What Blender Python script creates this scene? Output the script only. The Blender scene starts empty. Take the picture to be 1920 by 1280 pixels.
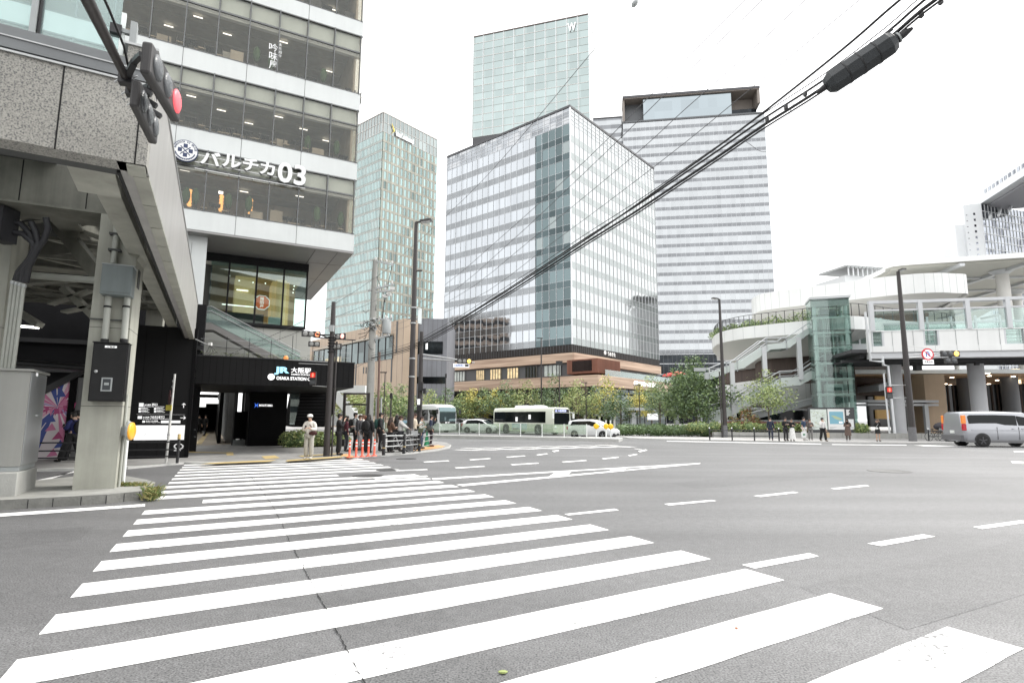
import bpy, bmesh, math, random
from mathutils import Vector, Matrix, Euler
R = math.radians; PI = math.pi; sin = math.sin; cos = math.cos
random.seed(11)
scene = bpy.context.scene
COL = scene.collection
# ---------------------------------------------------------------- camera
FPX = 1067.0; CAMH = 1.6; PITCH = R(7.7); ROLL = R(0.3)
_f = Vector((0, cos(PITCH), sin(PITCH))); _u0 = Vector((0, -sin(PITCH), cos(PITCH))); _r0 = Vector((1, 0, 0))
_r = _r0 * cos(ROLL) + _u0 * sin(ROLL); _u = _u0 * cos(ROLL) - _r0 * sin(ROLL)
CAM = Vector((0, 0, CAMH))
def ray(px, py): return _r * ((px - 960) / FPX) + _u * ((640 - py) / FPX) + _f
def G(px, py, z=0.0):
    d = ray(px, py); t = (z - CAMH) / d.z; return CAM + d * t
def P(px, py, Y):
    d = ray(px, py); return CAM + d * (Y / d.y)
cd = bpy.data.cameras.new('camera'); cam = bpy.data.objects.new('camera', cd); COL.objects.link(cam)
cd.sensor_width = 36; cd.lens = 36 * FPX / 1920; cd.clip_end = 5000; cd.clip_start = 0.05
m = Matrix((( _r.x, _u.x, -_f.x, 0), (_r.y, _u.y, -_f.y, 0), (_r.z, _u.z, -_f.z, CAMH), (0, 0, 0, 1)))
cam.matrix_world = m; scene.camera = cam
# ---------------------------------------------------------------- frames: u runs left to right seen from outside, v runs inwards
class Fr:
    def __init__(s, o, h):
        s.o = Vector((o[0], o[1], 0)); s.h = h; a = R(h)
        s.u = Vector((sin(a), cos(a), 0)); s.v = Vector((-cos(a), sin(a), 0))
    def pt(s, u, v, z): return s.o + s.u * u + s.v * v + Vector((0, 0, z))
    def hit(s, px, py, v=0.0):
        d = ray(px, py); t = (v - (CAM - s.o).dot(s.v)) / d.dot(s.v); p = CAM + d * t
        return (p - s.o).dot(s.u), p.z
WF = Fr((0, 0), 90)      # u = +x, v = +y
# ---------------------------------------------------------------- mesh builder
class MB:
    def __init__(s): s.v = []; s.f = []; s.m = []; s.sm = []; s.mats = []
    def mi(s, m):
        if m not in s.mats: s.mats.append(m)
        return s.mats.index(m)
    def face(s, pts, m, sm=False):
        i = len(s.v); s.v += [tuple(p) for p in pts]; s.f.append(tuple(range(i, i + len(pts)))); s.m.append(s.mi(m)); s.sm.append(sm)
        return s
    def poly(s, pts, faces, m, sm=False):
        i = len(s.v); s.v += [tuple(p) for p in pts]; k = s.mi(m)
        for f in faces: s.f.append(tuple(i + j for j in f)); s.m.append(k); s.sm.append(sm)
        return s
    def box(s, F, u0, u1, v0, v1, z0, z1, m):
        p = [F.pt(u, v, z) for z in (z0, z1) for v in (v0, v1) for u in (u0, u1)]
        return s.poly(p, [(0, 1, 5, 4), (1, 3, 7, 5), (3, 2, 6, 7), (2, 0, 4, 6), (4, 5, 7, 6), (0, 2, 3, 1)], m)
    def bbox(s, c, e, m): return s.box(WF, c[0] - e[0] / 2, c[0] + e[0] / 2, c[1] - e[1] / 2, c[1] + e[1] / 2, c[2] - e[2] / 2, c[2] + e[2] / 2, m)
    def prism(s, F, pz, v0, v1, m, sm=False):
        n = len(pz); p = [F.pt(u, v0, z) for u, z in pz] + [F.pt(u, v1, z) for u, z in pz]
        s.poly(p, [tuple(range(n)), tuple(range(2 * n - 1, n - 1, -1))], m)
        return s.poly(p, [(i, i + n, (i + 1) % n + n, (i + 1) % n) for i in range(n)], m, sm)
    def extr(s, xy, z0, z1, m, mt=None, bottom=True, sm=False):
        n = len(xy); p = [(q[0], q[1], z0) for q in xy] + [(q[0], q[1], z1) for q in xy]
        s.poly(p, [tuple(range(n, 2 * n))] + ([tuple(range(n - 1, -1, -1))] if bottom else []), mt or m)
        return s.poly(p, [(i, (i + 1) % n, (i + 1) % n + n, i + n) for i in range(n)], m, sm)
    def tube(s, pts, r, m, n=8, caps=True, sm=True):
        pts = [Vector(p) for p in pts]; k = len(pts); rr = r if isinstance(r, (list, tuple)) else [r] * k
        V = []; ref = None
        for i, p in enumerate(pts):
            t = (pts[min(i + 1, k - 1)] - pts[max(i - 1, 0)]).normalized()
            if ref is None: ref = Vector((0, 0, 1)) if abs(t.z) < .9 else Vector((1, 0, 0))
            a = (ref - t * ref.dot(t)).normalized(); b = t.cross(a); ref = a
            V += [p + (a * cos(2 * PI * j / n) + b * sin(2 * PI * j / n)) * rr[i] for j in range(n)]
        F = [(i * n + j, i * n + (j + 1) % n, (i + 1) * n + (j + 1) % n, (i + 1) * n + j) for i in range(k - 1) for j in range(n)]
        s.poly(V, F, m, sm)
        if caps: s.face(V[:n][::-1], m); s.face(V[-n:], m)
        return s
    def bar(s, p, q, w, h, m, upv=(0, 0, 1)):
        p = Vector(p); q = Vector(q); t = (q - p).normalized(); a = Vector(upv)
        if abs(t.dot(a)) > .98: a = Vector((0, 1, 0))
        a = (a - t * a.dot(t)).normalized(); b = t.cross(a); V = []
        for c in (p, q): V += [c + b * (sx * w / 2) + a * (sy * h / 2) for sx, sy in ((-1, -1), (1, -1), (1, 1), (-1, 1))]
        return s.poly(V, [(3, 2, 1, 0), (4, 5, 6, 7), (0, 1, 5, 4), (1, 2, 6, 5), (2, 3, 7, 6), (3, 0, 4, 7)], m)
    def lathe(s, c, prof, m, n=16, ax=(0, 0, 1), sm=True):
        c = Vector(c); z = Vector(ax).normalized(); a = Vector((1, 0, 0)) if abs(z.x) < .9 else Vector((0, 1, 0))
        a = (a - z * a.dot(z)).normalized(); b = z.cross(a)
        V = [c + z * h + (a * cos(2 * PI * j / n) + b * sin(2 * PI * j / n)) * r for r, h in prof for j in range(n)]; k = len(prof)
        s.poly(V, [(i * n + j, i * n + (j + 1) % n, (i + 1) * n + (j + 1) % n, (i + 1) * n + j) for i in range(k - 1) for j in range(n)], m, sm)
        s.face(V[:n][::-1], m); s.face(V[-n:], m)
        return s
    def ball(s, c, r, m, n=10, k=7, rot=None):
        c = Vector(c); r = r if isinstance(r, (tuple, list)) else (r, r, r); V = []
        for i in range(k + 1):
            a = PI * i / k
            for j in range(n):
                b = 2 * PI * j / n; q = Vector((r[0] * sin(a) * cos(b), r[1] * sin(a) * sin(b), r[2] * cos(a)))
                V.append(c + (rot @ q if rot else q))
        return s.poly(V, [(i * n + j, (i + 1) * n + j, (i + 1) * n + (j + 1) % n, i * n + (j + 1) % n) for i in range(k) for j in range(n)], m, True)
    def disc(s, c, nrm, r, m, n=16, th=.01): return s.lathe(Vector(c) - Vector(nrm).normalized() * th / 2, [(r, 0), (r, th)], m, n, nrm, False)
    def add(s, me, M, mats):
        i = len(s.v); s.v += [tuple(M @ v.co) for v in me.vertices]
        for p in me.polygons: s.f.append(tuple(i + j for j in p.vertices)); s.m.append(s.mi(mats if not isinstance(mats, list) else mats[p.material_index])); s.sm.append(p.use_smooth)
        return s
    def build(s, name, parent=None, off=None, bevel=0, weld=False):
        off = Vector(off) if off is not None else (Vector(parent['_o']) if parent and '_o' in parent else Vector((0, 0, 0)))
        me = bpy.data.meshes.new(name); me.from_pydata([(v[0] - off.x, v[1] - off.y, v[2] - off.z) for v in s.v], [], s.f)
        for mt in s.mats: me.materials.append(mt)
        me.polygons.foreach_set('material_index', s.m); me.polygons.foreach_set('use_smooth', s.sm)
        bm = bmesh.new(); bm.from_mesh(me)
        if weld: bmesh.ops.remove_doubles(bm, verts=bm.verts, dist=1e-4)
        bmesh.ops.recalc_face_normals(bm, faces=bm.faces); bm.to_mesh(me); bm.free()
        me.update(); o = bpy.data.objects.new(name, me); COL.objects.link(o)
        if bevel:
            b = o.modifiers.new('bevel', 'BEVEL'); b.width = bevel; b.segments = 2; b.limit_method = 'ANGLE'; b.angle_limit = R(40); b.harden_normals = False
        if parent: o.parent = parent; o['_o'] = tuple(off)
        else: o.location = off
        return o
def tag(o, label, cat, group=None):
    o['label'] = label; o['category'] = cat
    if group: o['group'] = group
    return o
def thing(name, label, cat, loc=(0, 0, 0), group=None):
    o = bpy.data.objects.new(name, None); COL.objects.link(o); o.location = loc; o['_o'] = tuple(loc); o.empty_display_size = .3
    return tag(o, label, cat, group)
def struct(name, mb, kind='structure'):
    o = mb.build(name); o['kind'] = kind; return o
def dup(root, loc, rz=None, label=None, scale=None):
    def cp(o, par):
        c = o.copy(); COL.objects.link(c)
        if par: c.parent = par
        for ch in o.children: cp(ch, c)
        return c
    c = cp(root, None); c.location = loc
    if rz is not None: c.rotation_euler.z = rz
    if scale: c.scale = scale
    if label: c['label'] = label
    return c
# ---------------------------------------------------------------- materials
def nn(nt, t, **k):
    n = nt.nodes.new(t)
    for a, b in k.items(): setattr(n, a, b)
    return n
def M(name, col, rough=.6, metal=0., spec=.5, noise=None, bump=None, emit=0., streak=None, coat=0.):
    """noise=(scale, amount) mottles the colour; streak=(scale, amount) = vertical run marks; bump=(scale, strength)"""
    mt = bpy.data.materials.new(name); mt.use_nodes = True; nt = mt.node_tree; b = nt.nodes['Principled BSDF']
    c = (col[0], col[1], col[2], 1); b.inputs['Base Color'].default_value = c; b.inputs['Roughness'].default_value = rough; b.inputs['Metallic'].default_value = metal
    b.inputs['Specular IOR Level'].default_value = spec; b.inputs['Coat Weight'].default_value = coat; b.inputs['Coat Roughness'].default_value = .05
    mt.diffuse_color = c
    if noise or streak or bump: g = nn(nt, 'ShaderNodeNewGeometry')
    cur = None
    for kind, nz in (('n', noise), ('s', streak)):
        if not nz: continue
        t = nn(nt, 'ShaderNodeTexNoise'); t.inputs['Scale'].default_value = nz[0]; t.inputs['Detail'].default_value = 6; t.inputs['Roughness'].default_value = .65
        if kind == 's':
            mp = nn(nt, 'ShaderNodeMapping'); mp.inputs['Scale'].default_value = (1, 1, .06); nt.links.new(g.outputs['Position'], mp.inputs['Vector']); nt.links.new(mp.outputs[0], t.inputs['Vector'])
        else: nt.links.new(g.outputs['Position'], t.inputs['Vector'])
        mr = nn(nt, 'ShaderNodeMapRange'); mr.inputs[1].default_value = .3; mr.inputs[2].default_value = .7; mr.inputs[3].default_value = 1 - nz[1]; mr.inputs[4].default_value = 1 + nz[1] * .6
        nt.links.new(t.outputs['Fac'], mr.inputs[0])
        vm = nn(nt, 'ShaderNodeVectorMath', operation='SCALE'); nt.links.new(mr.outputs[0], vm.inputs['Scale'])
        if cur: nt.links.new(cur, vm.inputs[0])
        else: vm.inputs[0].default_value = col[:3]
        cur = vm.outputs[0]
    if cur: nt.links.new(cur, b.inputs['Base Color'])
    if bump:
        t = nn(nt, 'ShaderNodeTexNoise'); t.inputs['Scale'].default_value = bump[0]; t.inputs['Detail'].default_value = 4; nt.links.new(g.outputs['Position'], t.inputs['Vector'])
        bp = nn(nt, 'ShaderNodeBump'); bp.inputs['Strength'].default_value = bump[1]; bp.inputs['Distance'].default_value = .02
        nt.links.new(t.outputs['Fac'], bp.inputs['Height']); nt.links.new(bp.outputs[0], b.inputs['Normal'])
    if emit: b.inputs['Emission Color'].default_value = c; b.inputs['Emission Strength'].default_value = emit
    return mt
def facade(name, col, h, pw, ph, metal=.6, rough=.03, var=.12, tilt=.012, wav=.02, z0=0., col2=None, frac=0., line=None):
    """coated curtain-wall glass: every pane (pw x ph, on a grid of heading h) a little different in tint and tilt"""
    mt = bpy.data.materials.new(name); mt.use_nodes = True; nt = mt.node_tree; b = nt.nodes['Principled BSDF']; L = nt.links
    b.inputs['Metallic'].default_value = metal; b.inputs['Roughness'].default_value = rough; b.inputs['Base Color'].default_value = (*col, 1)
    g = nn(nt, 'ShaderNodeNewGeometry'); a = R(h)
    du = nn(nt, 'ShaderNodeVectorMath', operation='DOT_PRODUCT'); du.inputs[1].default_value = (sin(a) / pw, cos(a) / pw, 0); L.new(g.outputs['Position'], du.inputs[0])
    dz = nn(nt, 'ShaderNodeVectorMath', operation='DOT_PRODUCT'); dz.inputs[1].default_value = (0, 0, 1 / ph); L.new(g.outputs['Position'], dz.inputs[0])
    fl = []
    for d, sh in ((du, 0), (dz, z0 / ph)):
        ad = nn(nt, 'ShaderNodeMath', operation='SUBTRACT'); ad.inputs[1].default_value = sh; L.new(d.outputs['Value'], ad.inputs[0])
        f = nn(nt, 'ShaderNodeMath', operation='FLOOR'); L.new(ad.outputs[0], f.inputs[0]); fl.append(f)
    cx = nn(nt, 'ShaderNodeCombineXYZ'); L.new(fl[0].outputs[0], cx.inputs[0]); L.new(fl[1].outputs[0], cx.inputs[1])
    wn = nn(nt, 'ShaderNodeTexWhiteNoise'); wn.noise_dimensions = '3D'; L.new(cx.outputs[0], wn.inputs['Vector'])
    mr = nn(nt, 'ShaderNodeMapRange'); mr.inputs[3].default_value = 1 - var; mr.inputs[4].default_value = 1 + var * .5; L.new(wn.outputs['Value'], mr.inputs[0])
    sc = nn(nt, 'ShaderNodeVectorMath', operation='SCALE'); sc.inputs[0].default_value = col; L.new(mr.outputs[0], sc.inputs['Scale']); out = sc.outputs[0]
    if col2:
        lt = nn(nt, 'ShaderNodeMath', operation='LESS_THAN'); lt.inputs[1].default_value = frac; sp = nn(nt, 'ShaderNodeSeparateColor'); L.new(wn.outputs['Color'], sp.inputs[0]); L.new(sp.outputs[1], lt.inputs[0])
        mx = nn(nt, 'ShaderNodeMix', data_type='RGBA'); L.new(lt.outputs[0], mx.inputs[0]); L.new(out, mx.inputs[6]); mx.inputs[7].default_value = (*col2, 1); out = mx.outputs[2]
    L.new(out, b.inputs['Base Color'])
    c2 = nn(nt, 'ShaderNodeVectorMath', operation='SUBTRACT'); c2.inputs[1].default_value = (.5, .5, .5); L.new(wn.outputs['Color'], c2.inputs[0])
    s2 = nn(nt, 'ShaderNodeVectorMath', operation='SCALE'); s2.inputs['Scale'].default_value = tilt; L.new(c2.outputs[0], s2.inputs[0])
    no = nn(nt, 'ShaderNodeTexNoise'); no.inputs['Scale'].default_value = .55; no.inputs['Detail'].default_value = 2; L.new(g.outputs['Position'], no.inputs['Vector'])
    bp = nn(nt, 'ShaderNodeBump'); bp.inputs['Strength'].default_value = wav; bp.inputs['Distance'].default_value = .3; L.new(no.outputs['Fac'], bp.inputs['Height'])
    av = nn(nt, 'ShaderNodeVectorMath', operation='ADD'); L.new(bp.outputs[0], av.inputs[0]); L.new(s2.outputs[0], av.inputs[1])
    nv = nn(nt, 'ShaderNodeVectorMath', operation='NORMALIZE'); L.new(av.outputs[0], nv.inputs[0]); L.new(nv.outputs[0], b.inputs['Normal'])
    return mt
def glass(name, tint=(.85, .93, .91), refl=.1, rough=.0, dens=None):
    """thin clear sheet: see-through, with a Fresnel reflection"""
    mt = bpy.data.materials.new(name); mt.use_nodes = True; nt = mt.node_tree; nt.nodes.remove(nt.nodes['Principled BSDF']); L = nt.links
    o = nt.nodes['Material Output']; tr = nn(nt, 'ShaderNodeBsdfTransparent'); tr.inputs[0].default_value = (*tint, 1)
    gl = nn(nt, 'ShaderNodeBsdfGlossy'); gl.inputs['Roughness'].default_value = rough; gl.inputs[0].default_value = (.95, 1, .99, 1)
    fr = nn(nt, 'ShaderNodeFresnel'); gg = nn(nt, 'ShaderNodeNewGeometry'); io = nn(nt, 'ShaderNodeMapRange'); io.inputs[3].default_value = 1.5; io.inputs[4].default_value = 1 / 1.5; L.new(gg.outputs['Backfacing'], io.inputs[0]); L.new(io.outputs[0], fr.inputs[0]); ad = nn(nt, 'ShaderNodeMath', operation='ADD', use_clamp=True); ad.inputs[1].default_value = refl; L.new(fr.outputs[0], ad.inputs[0])
    mx = nn(nt, 'ShaderNodeMixShader'); L.new(ad.outputs[0], mx.inputs[0]); L.new(tr.outputs[0], mx.inputs[1]); L.new(gl.outputs[0], mx.inputs[2])
    out = mx.outputs[0]
    if dens:
        df = nn(nt, 'ShaderNodeBsdfDiffuse'); df.inputs[0].default_value = (*dens[:3], 1); m2 = nn(nt, 'ShaderNodeMixShader'); m2.inputs[0].default_value = dens[3]; L.new(out, m2.inputs[1]); L.new(df.outputs[0], m2.inputs[2]); out = m2.outputs[0]
    L.new(out, o.inputs['Surface']); return mt
# ---------------------------------------------------------------- text
_font = None
def text_mesh(s, size=1., depth=.01, bold=0.):
    c = bpy.data.curves.new('lettering', 'FONT'); c.body = s; c.size = size; c.extrude = depth / 2; c.offset = bold; c.resolution_u = 3
    o = bpy.data.objects.new('tmp', c); COL.objects.link(o); dg = bpy.context.evaluated_depsgraph_get()
    me = bpy.data.meshes.new_from_object(o.evaluated_get(dg)); bpy.data.objects.remove(o); bpy.data.curves.remove(c)
    return me
def put_text(mb, s, F, u0, u1, z0, z1, v, m, depth=.01, bold=0., shear=0.):
    """fits the words into the rectangle u0..u1, z0..z1 on the plane v of frame F"""
    me = text_mesh(s, 1, depth, bold)
    if not len(me.vertices): return mb
    xs = [q.co.x for q in me.vertices]; ys = [q.co.y for q in me.vertices]; sx = (u1 - u0) / max(1e-6, max(xs) - min(xs)); sy = (z1 - z0) / max(1e-6, max(ys) - min(ys))
    i = len(mb.v); mb.v += [tuple(F.pt(u0 + (q.co.x - min(xs)) * sx, v - q.co.z, z0 + (q.co.y - min(ys)) * sy)) for q in me.vertices]; k = mb.mi(m)
    for p in me.polygons: mb.f.append(tuple(i + j for j in p.vertices)); mb.m.append(k); mb.sm.append(False)
    return mb
# ---------------------------------------------------------------- sky and sun (bright overcast)
SUN_EL = 52; SUN_AZ = 62     # azimuth: from +y towards +x
w = bpy.data.worlds.new('World'); scene.world = w; w.use_nodes = True; nt = w.node_tree; bg = nt.nodes['Background']
sk = nn(nt, 'ShaderNodeTexSky', sky_type='NISHITA'); sk.sun_disc = False; sk.sun_elevation = R(SUN_EL); sk.sun_rotation = R(SUN_AZ); sk.dust_density = 4; sk.air_density = 1.; sk.ozone_density = 1
hs = nn(nt, 'ShaderNodeHueSaturation'); hs.inputs['Saturation'].default_value = .12; nt.links.new(sk.outputs[0], hs.inputs['Color'])
tc = nn(nt, 'ShaderNodeTexCoord'); cn = nn(nt, 'ShaderNodeTexNoise'); cn.inputs['Scale'].default_value = 2.2; cn.inputs['Detail'].default_value = 5; nt.links.new(tc.outputs['Generated'], cn.inputs['Vector'])
cr = nn(nt, 'ShaderNodeMapRange'); cr.inputs[1].default_value = .3; cr.inputs[2].default_value = .7; cr.inputs[3].default_value = 7.2; cr.inputs[4].default_value = 9.0; nt.links.new(cn.outputs['Fac'], cr.inputs[0])
cl = nn(nt, 'ShaderNodeCombineColor'); [nt.links.new(cr.outputs[0], cl.inputs[i]) for i in range(3)]
mx = nn(nt, 'ShaderNodeMix', data_type='RGBA'); mx.inputs[0].default_value = .75; nt.links.new(hs.outputs[0], mx.inputs[6]); nt.links.new(cl.outputs[0], mx.inputs[7]); nt.links.new(mx.outputs[2], bg.inputs[0])
bg.inputs[1].default_value = .15
sd = bpy.data.lights.new('sun', 'SUN'); sd.energy = 1.2; sd.angle = R(14); sd.color = (1, .96, .9); so = bpy.data.objects.new('sun', sd); COL.objects.link(so)
_d = Vector((sin(R(SUN_AZ)) * cos(R(SUN_EL)), cos(R(SUN_AZ)) * cos(R(SUN_EL)), sin(R(SUN_EL)))); so.rotation_euler = _d.to_track_quat('Z', 'Y').to_euler()
vs = scene.view_settings; vs.view_transform = 'Standard'; vs.look = 'None'; vs.exposure = 1.1; vs.gamma = 1; vs.use_curve_mapping = False
scene.render.engine = 'CYCLES'; scene.cycles.max_bounces = 8; scene.cycles.transparent_max_bounces = 24; scene.cycles.caustics_reflective = False; scene.cycles.caustics_refractive = False
# common materials
WHITE = M('white_panel', (.78, .8, .79), .35, noise=(.6, .04), streak=(1.2, .05))
BLACKM = M('black_metal', (.018, .018, .02), .45, noise=(3, .2))
DARKPOLE = M('dark_brown_paint', (.035, .03, .029), .45, noise=(8, .15))
STEEL = M('galvanised_steel', (.42, .43, .43), .42, .6, noise=(9, .12))
GREYP = M('grey_paint', (.33, .35, .35), .5, noise=(4, .08))
CONC = M('concrete', (.36, .36, .34), .85, noise=(1.3, .16), bump=(30, .25), streak=(2.5, .12))
RUBBER = M('rubber', (.015, .015, .016), .75)
# ================================================================ ground and markings
def asphalt(nm='asphalt', k=1.):
    mt = bpy.data.materials.new(nm); mt.use_nodes = True; nt = mt.node_tree; b = nt.nodes['Principled BSDF']; L = nt.links
    g = nn(nt, 'ShaderNodeNewGeometry')
    def noise(s, d, v=None):
        t = nn(nt, 'ShaderNodeTexNoise'); t.inputs['Scale'].default_value = s; t.inputs['Detail'].default_value = d; L.new(v or g.outputs['Position'], t.inputs['Vector']); return t
    fine = noise(70, 5); mid = noise(9, 5); big = noise(.22, 4)
    mp = nn(nt, 'ShaderNodeMapping'); mp.inputs['Rotation'].default_value = (0, 0, R(12)); mp.inputs['Scale'].default_value = (.05, .9, 1); L.new(g.outputs['Position'], mp.inputs[0]); trk = noise(1.0, 3, mp.outputs[0])
    rp = nn(nt, 'ShaderNodeValToRGB'); e = rp.color_ramp.elements; e[0].position = .33; e[0].color = (.03 * k, .03 * k, .031 * k, 1); e[1].position = .66; e[1].color = (.205 * k, .205 * k, .206 * k, 1); x = e.new(.46); x.color = (.116 * k, .116 * k, .117 * k, 1)
    L.new(fine.outputs['Fac'], rp.inputs[0]); cur = rp.outputs[0]
    for t, lo, hi in ((mid, .86, 1.12), (big, .84, 1.14), (trk, .84, 1.12)):
        mr = nn(nt, 'ShaderNodeMapRange'); mr.inputs[1].default_value = .3; mr.inputs[2].default_value = .7; mr.inputs[3].default_value = lo; mr.inputs[4].default_value = hi; L.new(t.outputs['Fac'], mr.inputs[0])
        vm = nn(nt, 'ShaderNodeVectorMath', operation='SCALE'); L.new(cur, vm.inputs[0]); L.new(mr.outputs[0], vm.inputs['Scale']); cur = vm.outputs[0]
    L.new(cur, b.inputs['Base Color']); b.inputs['Roughness'].default_value = .58; b.inputs['Specular IOR Level'].default_value = .6
    bp = nn(nt, 'ShaderNodeBump'); bp.inputs['Strength'].default_value = .5; bp.inputs['Distance'].default_value = .006; L.new(fine.outputs['Fac'], bp.inputs['Height']); L.new(bp.outputs[0], b.inputs['Normal'])
    return mt
def paint():
    mt = bpy.data.materials.new('road_paint'); mt.use_nodes = True; nt = mt.node_tree; b = nt.nodes['Principled BSDF']; L = nt.links
    g = nn(nt, 'ShaderNodeNewGeometry'); cur = None
    t = nn(nt, 'ShaderNodeTexNoise'); t.inputs['Scale'].default_value = 60; t.inputs['Detail'].default_value = 5; t.inputs['Roughness'].default_value = .7; L.new(g.outputs['Position'], t.inputs['Vector'])
    t2 = nn(nt, 'ShaderNodeTexNoise'); t2.inputs['Scale'].default_value = 1.4; t2.inputs['Detail'].default_value = 6; L.new(g.outputs['Position'], t2.inputs['Vector'])
    ad = nn(nt, 'ShaderNodeMath', operation='MULTIPLY_ADD'); ad.inputs[1].default_value = .55; L.new(t2.outputs['Fac'], ad.inputs[0]); L.new(t.outputs['Fac'], ad.inputs[2])
    rp = nn(nt, 'ShaderNodeValToRGB'); e = rp.color_ramp.elements; e[0].position = .44; e[0].color = (.3, .3, .29, 1); e[1].position = .56; e[1].color = (.8, .8, .79, 1); x = e.new(.5); x.color = (.68, .68, .67, 1)
    t3 = nn(nt, 'ShaderNodeTexNoise'); t3.inputs['Scale'].default_value = 17; t3.inputs['Detail'].default_value = 8; t3.inputs['Roughness'].default_value = .75; L.new(g.outputs['Position'], t3.inputs['Vector']); t4 = nn(nt, 'ShaderNodeTexNoise'); t4.inputs['Scale'].default_value = .8; t4.inputs['Detail'].default_value = 3; L.new(g.outputs['Position'], t4.inputs['Vector'])
    sm_ = nn(nt, 'ShaderNodeMath', operation='MULTIPLY_ADD'); sm_.inputs[1].default_value = .45; L.new(t4.outputs['Fac'], sm_.inputs[0]); L.new(t3.outputs['Fac'], sm_.inputs[2]); lt = nn(nt, 'ShaderNodeMapRange'); lt.inputs[1].default_value = .585; lt.inputs[2].default_value = .615; L.new(sm_.outputs[0], lt.inputs[0]); mxp = nn(nt, 'ShaderNodeMix', data_type='RGBA'); mxp.inputs[6].default_value = (.17, .17, .17, 1)
    L.new(ad.outputs[0], rp.inputs[0]); L.new(lt.outputs[0], mxp.inputs[0]); L.new(rp.outputs[0], mxp.inputs[7]); L.new(mxp.outputs[2], b.inputs['Base Color']); b.inputs['Roughness'].default_value = .6
    bp = nn(nt, 'ShaderNodeBump'); bp.inputs['Strength'].default_value = .2; bp.inputs['Distance'].default_value = .004; L.new(t.outputs['Fac'], bp.inputs['Height']); L.new(bp.outputs[0], b.inputs['Normal'])
    return mt
ASPH = asphalt(); PAINT = paint()
def tiles(name, col, sx, sy, h, var=.1, mortar=.55):
    mt = bpy.data.materials.new(name); mt.use_nodes = True; nt = mt.node_tree; b = nt.nodes['Principled BSDF']; L = nt.links
    g = nn(nt, 'ShaderNodeNewGeometry'); mp = nn(nt, 'ShaderNodeMapping'); mp.vector_type = 'POINT'; mp.inputs['Rotation'].default_value = (0, 0, R(h)); L.new(g.outputs['Position'], mp.inputs[0])
    br = nn(nt, 'ShaderNodeTexBrick'); br.inputs['Color1'].default_value = (*[c * (1 + var) for c in col], 1); br.inputs['Color2'].default_value = (*[c * (1 - var) for c in col], 1); br.inputs['Mortar'].default_value = (*[c * mortar for c in col], 1)
    br.inputs['Scale'].default_value = 1; br.inputs['Mortar Size'].default_value = .008; br.inputs['Brick Width'].default_value = sx; br.inputs['Row Height'].default_value = sy; L.new(mp.outputs[0], br.inputs['Vector'])
    no = nn(nt, 'ShaderNodeTexNoise'); no.inputs['Scale'].default_value = 1.1; no.inputs['Detail'].default_value = 6; L.new(g.outputs['Position'], no.inputs['Vector'])
    mr = nn(nt, 'ShaderNodeMapRange'); mr.inputs[1].default_value = .3; mr.inputs[2].default_value = .7; mr.inputs[3].default_value = .82; mr.inputs[4].default_value = 1.12; L.new(no.outputs['Fac'], mr.inputs[0])
    vm = nn(nt, 'ShaderNodeVectorMath', operation='SCALE'); L.new(br.outputs['Color'], vm.inputs[0]); L.new(mr.outputs[0], vm.inputs['Scale']); L.new(vm.outputs[0], b.inputs['Base Color']); b.inputs['Roughness'].default_value = .7
    return mt
PAVE = tiles('paving', (.27, .265, .255), .6, .3, 28); PAVE2 = tiles('pale_paving', (.42, .41, .4), .6, .3, 10)
KERB = M('kerb_stone', (.5, .5, .48), .8, noise=(4, .12), bump=(40, .2)); DKERB = M('weathered_kerb', (.2, .2, .185), .9, noise=(2.2, .35), bump=(25, .5))
YEL = M('tactile_yellow', (.5, .38, .17), .7, noise=(5, .2)); ORP = M('orange_paving', (.58, .33, .15), .75, noise=(5, .15))
PH = .07
s = MB(); s.face([(-900, -60, 0), (900, -60, 0), (900, 1500, 0), (-900, 1500, 0)], ASPH); struct('road', s)
# station pavement (left, beyond the crossing)
pl = [(-420, 908), (70, 884), (240, 879), (345, 870), (420, 871), (520, 867), (640, 860), (700, 857), (770, 851), (820, 845), (843, 840), (846, 836), (838, 832), (800, 828), (740, 823), (640, 818), (500, 815)]
pts = [G(x, y) for x, y in pl]; back = [Vector((-60, 95, 0)), Vector((-90, 40, 0))]
s = MB(); s.extr(pts + back, -.05, PH, KERB, PAVE, bottom=False); struct('station_pavement', s)
inner = []
s = MB()
for a, b in zip(pts[:-1], pts[1:]):          # pale kerb stones along its edge
    c = Vector((-9, 60, 0)); ia = a + (c - a).normalized() * .28; ib = b + (c - b).normalized() * .28
    s.face([(a.x, a.y, PH + .004), (b.x, b.y, PH + .004), (ib.x, ib.y, PH + .004), (ia.x, ia.y, PH + .004)], KERB)
struct('kerb', s)
def sheet(mb, px, z, m): return mb.face([(q.x, q.y, z) for q in [G(x, y, z) for x, y in px]], m)
s = MB()
for k_, q in enumerate(([(375, 870), (395, 867), (520, 861), (505, 865)], [(535, 864.5), (640, 857), (646, 854), (540, 861.5)], [(560, 854), (634, 849), (640, 850), (566, 856)])): sheet(s, q, PH + .009 + .001 * k_, YEL)
for q in ([(497, 860), (525, 858), (515, 853), (490, 855)], [(425, 853), (438, 853), (437, 847), (424, 847)], [(354, 846), (424, 848), (424, 849), (354, 848)]): sheet(s, q, PH + .012, YEL)
sheet(s, [(365, 832), (385, 812), (392, 812), (378, 832)], PH + .012, YEL)
struct('tactile_paving', s)
s = MB(); sheet(s, [(770, 846), (828, 839), (835, 836), (822, 834), (800, 836), (780, 841)], PH + .012, ORP); sheet(s, [(636, 852), (655, 858), (668, 856), (650, 850)], PH + .012, ORP); struct('orange_paving', s)
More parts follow.
